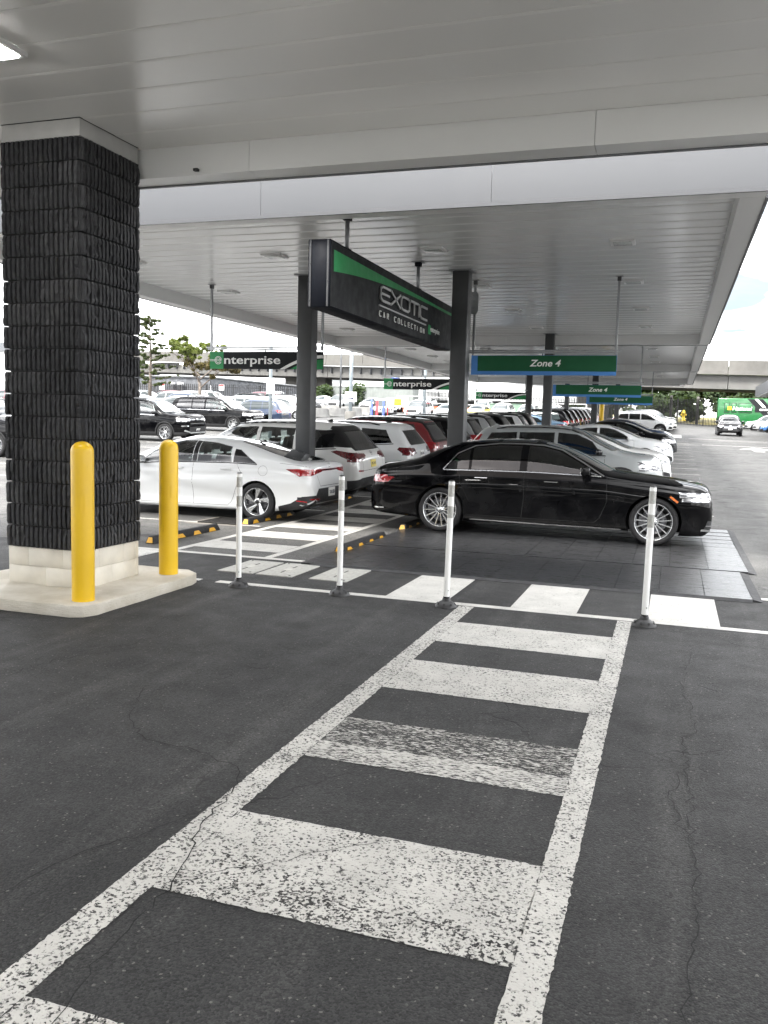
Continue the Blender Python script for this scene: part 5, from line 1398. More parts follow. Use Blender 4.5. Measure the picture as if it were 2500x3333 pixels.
me = MB().prism([(-.05, 0), (.05, 0), (.08, .06), (.08, .36), (.05, .42), (-.05, .42), (-.08, .36), (-.08, .06)], 'y', -.03, .03).mesh('pole_box', M_GALV); link('pole_box', me, z1_, (-1.34, -.06, .78))
zone_sign(-3.80, -1.06, 28.0, 2.75, 3.12, 4.52, 'second green and blue Zone 4 sign, partly behind the nearest one'); zone_sign(-3.80, -1.0, 39.3, 2.86, 3.23, 4.52, 'farthest and smallest green and blue Zone 4 sign')
brand_sign(-9.37, -6.79, 16.24, 2.775, 3.13, 4.52, 'nearest hanging charcoal and green sign with the white word, crossed by a steel column'); brand_sign(-9.30, -6.70, 27.5, 2.88, 3.24, 4.52, 'second charcoal and green hanging sign, ending at the steel column behind the black sedan'); brand_sign(-8.95, -6.6, 40, 3.03, 3.36, 4.52, 'farthest small charcoal and green hanging sign in front of trees')

# sign box over the walkway: long cabinet, lettering on its +X face
SB = empty('sign_box', (-4.37, 13.35, 4.0)); tag(SB, 'long black sign box with silver lettering and a green wedge, hung over the walkway', 'sign')
bw, bl, bh = .15, 3.10, .84
me = MB().box(-bw, bw, -bl, bl, -bh, 0).mesh('cabinet', M_SDARK); bevel_mesh(me, .006, 1); link('cabinet', me, SB)
MB().box(bw + .001, bw + .008, -bl + .02, bl - .02, -bh + .02, -.02).build('face_panel', M_SBLACK, SB)
for s in (-1, 1): MB().box(s * (bw - .03) - .012, s * (bw - .03) + .012, -bl - .008, -bl - .001, -bh + .01, -.01).build('corner_angle', M_STEEL, SB)
for zz in (-.08, -.3, -.52, -.76):
    for s in (-1, 1): MB().cyl((s * (bw - .03), -bl - .012, zz), (s * (bw - .03), -bl - .007, zz), .006, n=8).build('screw', M_CHROME, SB)
xf = bw + .010; n = 24; up_, lo_ = [], []
for i in range(n + 1):
    u = i / n; y = -bl + .10 + (2 * bl - .12) * u
    up_.append((xf, y, -.115 - .02 * u)); lo_.append((xf, y, -.115 - .02 * u - .05 - .22 * (1 - u) ** 3.2))
MB().add(up_ + lo_, [(i, n + 1 + i, n + 2 + i, i + 1) for i in range(n)]).build('green_wedge', M_SGREENB, SB)
def on_face(polys, w, name, m, y0, z0, sc, sy=1., depth=.02):
    mb = MB()
    for pts in polys:
        for a, b in zip(pts[:-1], pts[1:]):
            a = Vector((a[0] * sc * sy, a[1] * sc)); b = Vector((b[0] * sc * sy, b[1] * sc)); d = (b - a).normalized(); nn = Vector((-d.y, d.x)) * (w / 2); e = d * (w / 2 * .5)
            q = [a - nn - e, b - nn + e, b + nn + e, a + nn - e]
            mb.add([(xf + .012, y0 + p.x, z0 + p.y) for p in q] + [(xf + .012 + depth, y0 + p.x, z0 + p.y) for p in q], [(4, 5, 6, 7), (0, 1, 5, 4), (1, 2, 6, 5), (2, 3, 7, 6), (3, 0, 4, 7)])
    return mb.build(name, m, SB)
for chh, ya, yb in (('E', 12.13, 12.56), ('X', 12.62, 13.08), ('O', 13.13, 13.57), ('T', 13.63, 14.06), ('I', 14.12, 14.13), ('C', 14.20, 14.61)):
    pol, adv = LET[chh]; wd = {'E': .62, 'X': .62, 'O': .70, 'T': .60, 'I': 1., 'C': .60}[chh]; on_face(pol, .034, 'silver_letter', M_SILVERL, ya - 13.35, -.485, .30, (yb - ya) / (.30 * wd))
MB().box(xf, xf + .02, -1.25, 1.25, -.572, -.554).build('underline_bar', M_SILVERL, SB)
yc = -1.24
for chh in 'CAR COLLECTION':
    if chh != ' ': pol, adv = LET[chh]; on_face(pol, .013, 'small_letter', M_SWHITE, yc, -.715, .108, 1.15, .012)
    yc += .178
MB().box(xf, xf + .004, 1.56, 2.20, -.69, -.53).build('badge_panel', M_SBLACK, SB); MB().box(xf + .001, xf + .006, 1.44, 1.60, -.69, -.53).build('badge_green', M_SGREENB, SB)
link('badge_lettering', text_mesh('enterprise', .135, M_SWHITE, .003, .008, 0, 'LEFT', width=.62), SB, (xf + .010, 1.55, -.635), (R(90), 0, R(90)))
for y in (-2.15, 1.27):
    MB().cyl((0, y, .02), (0, y, .46), .030, n=14).build('hanging_pole', M_GALV, SB)
    for z0, hh in ((.0, .06), (.44, .08)): MB().cbox((0, y, z0 + hh / 2), (.10, .10, hh)).build('bracket', M_SDARK, SB)
    MB().cbox((0, y, .512), (.20, .20, .012)).build('ceiling_plate', M_STEELB, SB)
# ------------------------------------------------------------------ vehicles in the stalls
def slope_rot(x, y, rz):
    """stand a car on the gently rising ground"""
    g = .0285 - .0004 * min(max(x, -45.), 15.) if y > 15 else 0.
    q = Matrix.Rotation(math.atan(g), 4, 'X') @ Matrix.Rotation(rz, 4, 'Z'); return q.to_euler()
def put(o, x, y, rz, lb, cat='car', group=None, dz=0.):
    o.location = (x, y, gz(x, y) + dz); o.rotation_euler = slope_rot(x, y, rz); tag(o, lb, cat, group); return o
PI = math.pi
S1 = spec_luxury(); lux = build_car(S1, 'luxury_sedan'); put(lux, -2.055, 14.1, 0, 'glossy black long luxury sedan parked on the rubber floor', 'car', None, .032)
# bonnet ornament: a small three-pointed star in a ring
pt = drop(S1['_shell'], 'top', 5.10, 0, 1, 0.)
mb = MB(); nn = 16; rr_ = .034
mb.tube([(0, rr_ * math.cos(2 * PI * i / nn), .055 + rr_ * math.sin(2 * PI * i / nn)) for i in range(nn + 1)], .003, 6)
for i in range(3): a = PI / 2 + i * 2 * PI / 3; mb.cyl((0, 0, .055), (0, rr_ * math.cos(a), .055 + rr_ * math.sin(a)), .004, .002, 6)
mb.cyl((0, 0, -.005), (0, 0, .022), .004, .003, 6); mb.build('bonnet_ornament', M_CHROME, lux, pt)
S2 = spec_compact(); cpt = build_car(S2, 'compact_sedan'); put(cpt, -6.74 - 2.71 / 2 + .035, 14.08, PI + .02, 'white compact sedan with red tail light bar, beside the masonry column')
S3 = spec_suv(4.90, 1.915, 1.70, .98, 2.825, .375, .262, 'five', P_PEARL, 1.10, 1.10, .46, 3.6, .34, ('T', 'S', 'C'), 0., .03)
S3['carves'] += [('hatch', [(-.70, 1.12), (.70, 1.12), (.80, 1.30), (.62, 1.60), (-.62, 1.60), (-.80, 1.30)], 'rear'), ('hatch', [(.05, 1.18), (.62, 1.20), (.95, 1.50), (.45, 1.56), (.20, 1.45)], 'side'), S3['carves'][4]]
S3['carves'] += [('tail', [(.0, .94), (.20, .94), (.62, 1.10), (.50, 1.13), (.0, 1.07)], 'side'), ('tail', [(.36, 1.0), (1.0, .95), (1.0, 1.07), (.40, 1.06)], 'rear')]
S3['tagmat']['tail'] = M_TAILD; S3['plates'] = [('rear', .84, 'PRT-41V', M_PLATEY)]; S3['rails'] = (1.3, 3.0, .035); S3['railw'] = .60; S3['railmat'] = M_GLOSSB
S3['flat'] += [('badge', M_CHROME, 'rear', [([(.045 * math.cos(R(a)), 1.055 + .045 * math.sin(R(a))) for a in range(0, 361, 20)], .010, .006), ([(-.06, 1.055), (.06, 1.055)], .014, .007)]), ('rear_reflector', M_TAIL, 'rear', [([(.62, .72), (.84, .73)], .03, .006), ([(-.62, .72), (-.84, .73)], .03, .006)])]
mur = build_car(S3, 'crossover'); put(mur, -6.88 - 1.47, 16.98, PI, 'pearl white crossover with black tailgate glass and yellow plate, behind the white compact sedan')
S4 = spec_suv(4.40, 1.82, 1.64, .88, 2.636, .35, .24, 'five', P_WHITE, 1.08, 1.08, .34, 4.4, .40, ('T', 'T', 'S'), .6)
S4['plates'] = [('rear', .90, 'BXK 581', M_PLATE)]; S4['rails'] = (.9, 2.7, .04); S4['railw'] = .60; S4['tagmat']['tail'] = M_TAILD
cmp_ = build_car(S4, 'boxy_suv'); put(cmp_, -7.85, 19.8, PI, 'white boxy SUV with black roof rails, beyond the pearl white crossover')
S5 = spec_suv(4.60, 1.86, 1.70, .95, 2.69, .36, .245, 'five', P_RED, 1.09, 1.08, .40, 4.2, .40, ('T', 'T', 'S'), .4); S5['rails'] = (.9, 2.8, .045); S5['railw'] = .62
S5['plates'] = [('rear', .88, 'KJL 2204', M_PLATE)]; S5['carves'] += [('darkroof', [(.50, 0), (.50, .62), (1.2, .66), (2.3, .62), (2.5, 0)], 'top'), ('hatch', [(-.80, 1.06), (.80, 1.06), (.60, 1.56), (-.60, 1.56)], 'rear'), S5['carves'][4]]
suv = build_car(S5, 'parked_suv'); put(suv, -8.15, 22.7, PI, 'red SUV with dark roof rails, beyond the white boxy SUV', 'car', 'SUVs in the left stalls')
left = [(25.4, P_BLACK, 'black SUV just beyond the red SUV'), (28.1, P_GREY, 'grey SUV beyond the black SUV, right of the steel column'), (30.9, P_SILVER, 'silver SUV beyond the grey SUV in the left stalls'), (33.6, P_BLACK, 'black SUV beyond the silver SUV in the left stalls'),
        (36.4, P_WHITE, 'white SUV far along the left stalls'), (39.1, P_DARKGREY, 'charcoal SUV beyond the far white SUV of the left stalls')]
for y, p, lb in left:
    o = copy_tree(suv); recolour(o, p, P_RED); put(o, -8.1 + random.Random(int(y * 10)).uniform(-.15, .15), y, PI, lb, 'car', 'SUVs in the left stalls')
# right stalls, noses towards the lane
S6 = spec_suv(4.43, 1.87, 1.65, .86, 2.70, .36, .25, 'five', P_GREY, 1.10, 1.07, .36, 4.0, .38, ('T', 'T', 'T'), .5); S6['rails'] = (.8, 2.7, .035); S6['railw'] = .60; S6['tagmat']['windshield'] = G_SOFT
S6['tagmat']['head'] = M_HEADB; S6['tagmat']['tail'] = M_TAIL; S6['fin'] = .7; S6['finmat'] = P_GREY
S6['carves'] += [('tail', [(.0, .90), (.14, .90), (.32, 1.08), (.50, 1.42), (.38, 1.44), (.20, 1.10), (.0, 1.05)], 'side')]
vol = build_car(S6, 'compact_suv'); put(vol, -.20 - 2.2, 20.0, 0, 'grey SUV with black windows nosing out behind the black luxury sedan', 'car', 'cars in the right stalls')
S7 = spec_sedan(P_WHITE); sed = build_car(S7, 'parked_sedan'); put(sed, .0 - 2.4, 31.4, 0, 'white sedan with white mirrors, third nose along the right stalls', 'car', 'cars in the right stalls')
for x, y, p, lb in ((-.02, 23.9, P_PEARL, 'low white sedan just beyond the grey SUV in the right stalls'), (.12, 38.2, P_BLACK, 'black sedan beyond the white sedan with white mirrors'), (-.05, 43.8, P_NAVY, 'navy blue sedan beyond the black sedan in the right stalls')):
    o = copy_tree(sed); recolour(o, p, P_WHITE); put(o, x - 2.4, y, 0, lb, 'car', 'cars in the right stalls')
for x, y, p, lb in ((-.2, 67.5, P_WHITE, 'white SUV first beyond the gap in the right stalls'), (.1, 70.5, P_PEARL, 'pearl white SUV second beyond the gap in the right stalls')):
    o = copy_tree(vol); recolour(o, p, P_GREY); put(o, x - 2.2, y, 0, lb, 'car', 'cars in the right stalls')

# far cars: one shared mesh for each body type
SM = {'sedan': build_car_solid(spec_sedan(P_WHITE), 'far_sedan'), 'suv': build_car_solid(spec_suv(4.65, 1.87, 1.72, .95, 2.72, .36, .25, 'five', P_WHITE), 'far_suv'),
      'van': build_car_solid(spec_suv(5.1, 1.98, 1.78, 1.0, 3.0, .35, .24, 'five', P_WHITE, 1.08, 1.05, .30, 5.0, .3, box=0., dropc=-.02), 'far_van'),
      'truck': build_car_solid(spec_suv(5.3, 2.0, 1.92, 1.1, 3.1, .40, .27, 'six', P_WHITE, 1.22, 1.18, .26, 5.2, .4, box=1.), 'far_truck')}
CNAME = {'white': P_WHITE, 'pearl': P_PEARL, 'black': P_BLACK, 'grey': P_GREY, 'silver': P_SILVER, 'charcoal': P_DARKGREY, 'red': P_RED, 'blue': P_BLUE, 'navy': P_NAVY, 'burgundy': P_BURG, 'light blue': P_LBLUE, 'yellow': P_YELLOW}
KN = {'sedan': 'sedan', 'suv': 'SUV', 'van': 'minivan', 'truck': 'large SUV'}
def far_car(kind, colr, x, y, rz, lb, group):
    o = link('far_' + kind, SM[kind]); o.material_slots[0].link = 'OBJECT'; o.material_slots[0].material = CNAME[colr]
    put(o, x, y, rz, lb, 'car', group); return o
ORD = ['first', 'second', 'third', 'fourth', 'fifth', 'sixth', 'seventh', 'eighth', 'ninth', 'tenth', 'eleventh', 'twelfth', 'thirteenth', 'fourteenth', 'fifteenth', 'sixteenth']
rnd = random.Random(11)
for k in range(10):                                     # end of the left stalls
    colr = ['light blue', 'black', 'black', 'charcoal', 'black', 'black', 'charcoal', 'black', 'silver', 'black'][k]
    far_car('sedan' if k == 0 else 'suv', colr, -8.2, 49.5 + 2.75 * k, PI, '%s %s, %s from the near end of the far left stalls' % (colr, 'hatchback' if k == 0 else 'SUV', ORD[k]), 'cars at the far end of the left stalls')
for k in range(6):
    colr = ['black', 'white', 'charcoal', 'black', 'white', 'silver'][k]
    far_car('suv', colr, -2.2, 73.6 + 2.75 * k, 0, '%s SUV, %s of the last cars in the right stalls' % (colr, ORD[k]), 'cars at the far end of the right stalls')
# the bright lot on the left: rows running along X
rows = [(46.5, -58, -34.0, 5), (52.5, -60, -26.5, 6), (57, -62, -31, 5.6), (61.5, -66, -32.5, 5.6), (66, -68, -34, 5.6), (71, -70, -34, 5.6), (76, -72, -34.5, 5.6), (82, -74, -36, 5.6)]
for ri, (y, xa, xb, st_) in enumerate(rows):
    n = int((xb - xa) / st_) + 1
    for k in range(n):
        x = xb - k * st_ + rnd.uniform(-.3, .3)
        kind = rnd.choice(['sedan', 'suv', 'suv', 'suv', 'van', 'sedan'] + (['truck'] if ri < 2 else [])); colr = rnd.choice(['white', 'white', 'white', 'pearl', 'silver', 'black', 'grey', 'charcoal', 'white', 'navy', 'burgundy'])
        far_car(kind, colr, x, y + rnd.uniform(-.3, .3), rnd.choice([0, PI]), '%s %s, %s from the right in row %s of the bright lot' % (colr, KN[kind], ORD[k], ['one', 'two', 'three', 'four', 'five', 'six', 'seven', 'eight'][ri]), 'cars in the bright lot')
for k, (x, y, kind, colr, rz) in enumerate([(-27.3, 72.0 + 24, 'suv', 'charcoal', -PI / 2), (-35.5, 90, 'suv', 'grey', -PI / 2), (-38.5, 92, 'sedan', 'white', -PI / 2), (-33, 93.5, 'sedan', 'silver', -PI / 2), (-30.2, 94.5, 'sedan', 'white', -PI / 2), (-41.5, 89, 'sedan', 'white', -PI / 2), (-44.3, 91, 'suv', 'navy', -PI / 2), (-24, 97, 'sedan', 'white', -PI / 2), (-21, 98, 'suv', 'white', -PI / 2)]):
    far_car(kind, colr, x, y, rz, '%s %s, %s of the cars facing us behind the concrete barrier' % (colr, KN[kind], ORD[k]), 'cars facing us behind the barrier')
for k, (x, y, kind, colr) in enumerate([(-23.2, 79.2, 'suv', 'white'), (-20.6, 80.2, 'sedan', 'white'), (-18.5, 84, 'sedan', 'yellow'), (-16.2, 84.6, 'suv', 'white'), (-13.8, 85.5, 'suv', 'silver'), (-11.4, 85.8, 'suv', 'white'), (-9.0, 86.4, 'sedan', 'white')]):
    far_car(kind, colr, x, y, -PI / 2, '%s %s, %s from the left of the cars facing us right of the white off-roader' % (colr, KN[kind], ORD[k]), 'cars facing us beside the white off-roader')
far_car('van', 'white', -29.6, 62.0, .35, 'white minivan with red tail lights behind the large black SUVs', None)
for k, (x, y, colr) in enumerate([(10.2, 92, 'blue'), (9.8, 96, 'silver'), (9.3, 100, 'silver'), (10.6, 88, 'white')]):
    far_car('suv' if colr != 'blue' else 'sedan', colr, x, y, PI, '%s car, %s in the row at the right edge before the bus' % (colr, ORD[k]), 'cars at the right edge')

# large black SUVs in the bright lot
S8 = spec_suv(5.33, 2.03, 1.94, 1.12, 3.11, .40, .275, 'six', P_BLACK, 1.25, 1.20, .28, 5.0, .42, ('T', 'T', 'C'), 1.0)
S8['carves'] = [c for c in S8['carves'] if c[0] not in ('grille', 'head', 'intake')]
S8['carves'] += [('head', [(4.85, 1.06), (5.15, 1.05), (5.31, 1.0), (5.31, .88), (5.12, .89), (4.98, .96)], 'side'), ('head', [(.60, .90), (1.0, .90), (1.0, 1.06), (.60, 1.03)], 'front'), ('grille', [(-.60, .72), (.60, .72), (.60, 1.06), (-.60, 1.06)], 'front'), ('intake', [(-.70, .44), (.70, .44), (.66, .66), (-.66, .66)], 'front')]
S8['tagmat']['head'] = M_HEADB; S8['rails'] = (1.2, 3.4, .05); S8['railw'] = .72; S8['mirrormat'] = P_BLACK
S8['flat'] = [('grille_bar', M_CHROME, 'front', [([(-.96, .975), (-.2, .975)], .05, .012), ([(.2, .975), (.96, .975)], .05, .012), ([(-.6, .80), (.6, .80)], .03, .01), ([(.10 * math.cos(R(a)), .975 + .045 * math.sin(R(a))) for a in range(0, 361, 20)], .02, .016), ([(-.05, .975), (.05, .975)], .04, .014)]),
              ('bumper_trim', M_SILVERP, 'front', [([(-.88, .50), (-.6, .40), (.6, .40), (.88, .50)], .06, .012)]), ('fog_lamp_trim', M_CHROME, 'front', [([(.72, .70), (.95, .70)], .05, .012), ([(-.72, .70), (-.95, .70)], .05, .012)])]
S8['ribbons'] += [('side_trim', M_CHROME, [([(.6, 1.205), (2.3, 1.19), (3.7, 1.165)], .022, .004)]), ('running_board', M_PLAST, [([(1.7, .30), (3.65, .30)], .09, .03)])]
S8['plates'] = [('front', .50, 'UMK-9543', M_PLATE)]
exp = build_car(S8, 'large_suv'); put(exp, -21.54 - (1.12 + 3.11 - 5.33 / 2), 33.4 + 1.0, 0, 'large black SUV with chrome grille, right of the masonry column', 'car', 'large black SUVs in the bright lot')
o = copy_tree(exp); put(o, -23.4 - 1.57, 43.1 + 1.0, 0, 'second large black SUV, farther back and right of the first', 'car', 'large black SUVs in the bright lot')
o = copy_tree(exp); put(o, -20.9 - 1.57 - .3, 22.9 + 1.0, 0, 'large black SUV cut off by the left edge of the picture', 'car', 'large black SUVs in the bright lot')
far_car('suv', 'silver', -25.6, 29.0, 0, 'silver SUV at the left edge behind the cut-off black SUV', None)
# dark SUV driving towards us
S9 = spec_suv(4.63, 1.87, 1.66, .93, 2.755, .36, .25, 'five', P_DARKGREY, 1.05, 1.05, .40, 3.8, .36, ('T', 'T', 'C'), .2)
S9['carves'] += [('head', [(.60, .66), (.78, .62), (.74, .82), (.62, .84)], 'front')]; S9['tagmat']['head'] = M_HEADB; S9['plates'] = [('front', .56, 'AHB 204', M_PLATE)]
S9['flat'] += [('badge', M_CHROME, 'front', [([(.075 * math.cos(R(a)), .80 + .038 * math.sin(R(a))) for a in range(0, 361, 20)], .016, .008), ([(-.03, .785), (.03, .815)], .014, .008)])]
tuc = build_car(S9, 'driving_suv'); put(tuc, 4.06, 74.5, -PI / 2, 'charcoal SUV driving towards us down the bright lane')
# white off-roader: flat panels, upright glass, round lamps, seven slots
def off_roader():
    t = empty('off_roader'); Pw = P_WHITE; G = M_SOLIDGLASS
    def bx(n, m, *a, bv=.03):
        me = MB().box(*a).mesh(n, m); bevel_mesh(me, bv, 2); return link(n, me, t)
    bx('tub', Pw, -2.0, .75, -.78, .78, .55, 1.12); bx('bonnet', Pw, .70, 2.02, -.66, .66, .62, 1.16, bv=.06)
    bx('grille', Pw, 2.0, 2.08, -.64, .64, .60, 1.12, bv=.02)
    for i in range(7): MB().box(2.075, 2.09, -.30 + .1 * i - .03, -.30 + .1 * i + .03, .72, 1.04).build('grille_slot', M_WELL, t)
    for s in (1, -1):
        MB().cyl((2.07, .48 * s, .92), (2.10, .48 * s, .92), .105, n=18).build('headlight', M_HEADB, t)
        bx('fender', Pw, 1.05, 2.02, min(.66 * s, .93 * s), max(.66 * s, .93 * s), .88, .98)
        bx('rear_fender', Pw, -1.75, -.75, min(.76 * s, .93 * s), max(.76 * s, .93 * s), .88, .97)
        for x0, x1 in ((-.05, .62), (-.95, -.10), (-1.85, -1.05)): bx('window', G, x0, x1, min(.70 * s, .735 * s), max(.70 * s, .735 * s), 1.16, 1.66, bv=.01)
        me = MB().cbox((0, 0, 0), (.09, .2, .2)).mesh('mirror', M_PLAST); bevel_mesh(me, .03, 2); link('side_mirror', me, t, (.72, .95 * s, 1.25))
        for x in (-1.25, 1.53): add_wheel(t, x, .82 * s, .41, .41, .25, .24, 'five')
    me = MB().prism([(-2.0, 1.12), (.78, 1.12), (.52, 1.74), (-1.95, 1.74)], 'y', -.715, .715).mesh('cabin', Pw); bevel_mesh(me, .04, 2); link('cabin', me, t)
    bx('roof', Pw, -1.98, .52, -.70, .70, 1.72, 1.80, bv=.03)
    MB().add([(.775, -.62, 1.17), (.775, .62, 1.17), (.565, .60, 1.68), (.565, -.60, 1.68)], [(0, 1, 2, 3)]).build('windshield', G, t)
    bx('bumper', M_PLAST, 2.08, 2.30, -.80, .80, .52, .70); bx('underbody', M_WELL, -1.9, 2.0, -.6, .6, .35, .60)
    return t
orr = off_roader(); put(orr, -23.9, 70.8, -PI / 2 + .42, 'white off-roader with round lamps and slotted grille, facing us')
# ------------------------------------------------------------------ background
M_OVER = simple('weathered_concrete', (.10, .0965, .089), .85, 0, .22, .35, bump=.2, bscale=8, wpos=True); M_OVER2 = simple('girder_concrete', (.105, .103, .098), .85, 0, .2, .3, bump=.2, bscale=8, wpos=True)  # girder concrete is slightly paler than the parapet concrete
def to_line(p0, p1): d = Vector(p1) - Vector(p0); return d.normalized(), d.length
# overpass: parapet panels, deck edge, girder, bracket arms with pipes, piers
OV = empty('overpass', (0, 0, 0)); tag(OV, 'long weathered concrete overpass crossing behind the lots', 'bridge')
oa, ob = Vector((-190, 139, 0)), Vector((80, 95, 0)); od, ol = to_line(oa, ob); on = Vector((od.y, -od.x, 0))      # on points towards the camera
ang = math.atan2(od.y, od.x)
def oz(s):                                             # underside height falls towards the right
    return 9.27 - .0267 * (s - 107)
def ov_box(name, s0, s1, n0, n1, h0, h1, m):
    vs = []
    for s in (s0, s1):
        for n, h in ((n0, h0), (n1, h0), (n1, h1), (n0, h1)):
            p = oa + od * s + on * n; vs.append((p.x, p.y, oz(s) + h))
    return MB().add(vs, [(0, 1, 2, 3), (7, 6, 5, 4), (0, 4, 5, 1), (1, 5, 6, 2), (2, 6, 7, 3), (3, 7, 4, 0)]).build(name, m, OV)
k = 0; s = 0
while s < ol:
    ov_box('parapet_panel', s + .03, s + 5.97, .0, .25, 2.05, 3.25, M_OVER); s += 6
s = 0
while s < ol:
    ov_box('deck_edge', s + .02, s + 17.98, -.0, .45, 1.62, 2.05, M_OVER); ov_box('girder', s + .04, s + 17.96, -9, -.25, 0, 1.60, M_OVER2); s += 18
for s in [60 + 1.6 * i for i in range(70)]: ov_box('cable_bracket', s, s + .06, -.25, .25, .55, 1.35, M_STEEL)
M_LAMPGLOW = simple('lit_overpass_lamp', (1, .95, .85), .3, 0, .02, 5, emit=5.0)
for s in [96 + 7.0 * i for i in range(5)]: ov_box('wall_lamp', s, s + .9, .05, .30, 1.32, 1.55, M_LAMPGLOW)
for s in (24, 62, 104, 138, 182, 226):
    p = oa + od * s; g = gz(p.x, p.y); zt = oz(s)
    mb = MB(); q = [(-1.1, 0), (1.1, 0), (1.3, zt - g - 2.6), (3.6, zt - g - 1.4), (3.6, zt - g), (-3.6, zt - g), (-3.6, zt - g - 1.4), (-1.3, zt - g - 2.6)]
    mb.prism(q, 'y', -1.0, 1.0); me = mb.mesh('pier', M_OVER); link('pier', me, OV, (p.x - on.x * 4.5, p.y - on.y * 4.5, g), (0, 0, ang))
# grey metal-clad building
M_CLAD = simple('grey_ribbed_cladding', (.115, .12, .13), .55, .2, .08, .6); M_CLADT = simple('cladding_trim', (.20, .205, .21), .5, .2, .05, 2)
BL = empty('grey_building', (-58, 86, 0)); tag(BL, 'low grey metal-clad building behind the black fence', 'building')
def clad_wall(p0, p1, z0, z1):
    d, ln = to_line(p0, p1); nrm = Vector((d.y, -d.x, 0)); n = int(ln / .5); vs = []; fs = []
    for i in range(n * 2 + 1):
        s = ln * i / (n * 2); o = .05 if (i % 4) in (0, 1) else 0; p = Vector(p0) + d * s + nrm * o - Vector((-58, 86, 0)); vs += [(p.x, p.y, z0), (p.x, p.y, z1)]
    fs = [(2 * i, 2 * i + 2, 2 * i + 3, 2 * i + 1) for i in range(n * 2)]
    MB().add(vs, fs).build('wall', M_CLAD, BL)
    a, b_ = Vector(p0) - Vector((-58, 86, 0)) + nrm * .12, Vector(p1) - Vector((-58, 86, 0)) + nrm * .12
    MB().cyl((a.x, a.y, z1), (b_.x, b_.y, z1), .12, n=6).build('eaves_trim', M_CLADT, BL)
clad_wall((-110, 74, 0), (-48.4, 84, 0), 1.5, 6.35); clad_wall((-48.4, 84, 0), (-46.5, 104, 0), 1.5, 6.35)
MB().add([(x + 58, y - 86, 6.30) for x, y in ((-110, 74), (-48.4, 84), (-46.5, 104), (-110, 100))], [(0, 1, 2, 3)]).build('roof', M_CLAD, BL)
for fx, fy in ((-62, 81.6), (-52.5, 83.1), (-51.5, 83.2)):
    o = MB().box(-.25, .25, -.55, 0, -.12, .12).build('flood_light', M_FIX, BL, (fx + 58, fy - 86, 5.6)); MB().box(-.2, .2, -.57, -.551, -.09, .09).build('lens', M_LENS, o)
M_SIGNW = simple('white_sign_board', (.72, .72, .70), .5, 0, .05, 3); M_SIGNR = simple('red_sign_board', (.45, .03, .03), .45, 0, .05, 3)
# white building cut off at the left edge
WB = empty('white_building', (-72, 66, 0)); tag(WB, 'white building with dark vents at the left edge', 'building')
MB().box(-14, 14, 0, 12, 1.5, 7.6).build('wall', simple('white_wall_paint', (.62, .63, .64), .7, 0, .06, 1), WB); MB().box(-14.2, 14.2, -.2, 12, 7.6, 8.4).build('roof_band', M_CLAD, WB)
for i in range(5): MB().box(-9 + 5 * i, -8 + 5 * i, -.05, 0, 3.2, 3.8).build('vent', M_SLOT, WB)
# fences: posts, rails and pickets
M_FENCE = simple('black_fence_paint', (.012, .012, .013), .5, .2, .1, 6)
def fence(name, lb, p0, p1, h, pitch, post_every, pw=.03):
    d, ln = to_line(p0 + (0,), p1 + (0,)); t = empty(name, (p0[0], p0[1], 0)); tag(t, lb, 'fence')
    n = int(ln / post_every); an = math.atan2(d.y, d.x)
    post = MB().box(-.05, .05, -.05, .05, -.4, h + .05).mesh('post', M_FENCE); zz = lambda s: gz(p0[0] + d.x * s, p0[1] + d.y * s)
    for i in range(n + 1): link('post', post, t, (d.x * post_every * i, d.y * post_every * i, zz(post_every * i)), (0, 0, an))
    for i in range(n):
        s0, s1 = post_every * i + .06, post_every * (i + 1) - .06
        for rz in (.25, h - .25): MB().cyl((d.x * s0, d.y * s0, zz(s0) + rz), (d.x * s1, d.y * s1, zz(s1) + rz), .025, n=4).build('rail', M_FENCE, t)
    mb = MB(); s = 0
    while s < n * post_every:
        g = zz(s); x, y = d.x * s, d.y * s; w = pw
        px, py = d.x * w, d.y * w; qx, qy = -d.y * w, d.x * w; top_ = h + .1
        c = [(x + px + qx, y + py + qy), (x - px + qx, y - py + qy), (x - px - qx, y - py - qy), (x + px - qx, y + py - qy)]
        mb.add([(a, b, g - .2) for a, b in c] + [(a, b, g + top_) for a, b in c], [(0, 1, 5, 4), (1, 2, 6, 5), (2, 3, 7, 6), (3, 0, 4, 7), (4, 5, 6, 7)]); s += pitch
    o = mb.build('picket_row', M_FENCE, t); tag(o, kind='stuff'); return t
fence('picket_fence', 'black steel picket fence in front of the grey building', (-78, 78), (-36, 85.5), 2.3, .22, 3.0)
fence('picket_fence', 'black picket fence below the trees right of the centre', (-36, 112), (-12, 110), 2.4, .2, 3.0)
fence('picket_fence', 'tall black picket fence along the end of the bright lane', (-11.8, 110), (30, 114), 3.0, .17, 3.0)
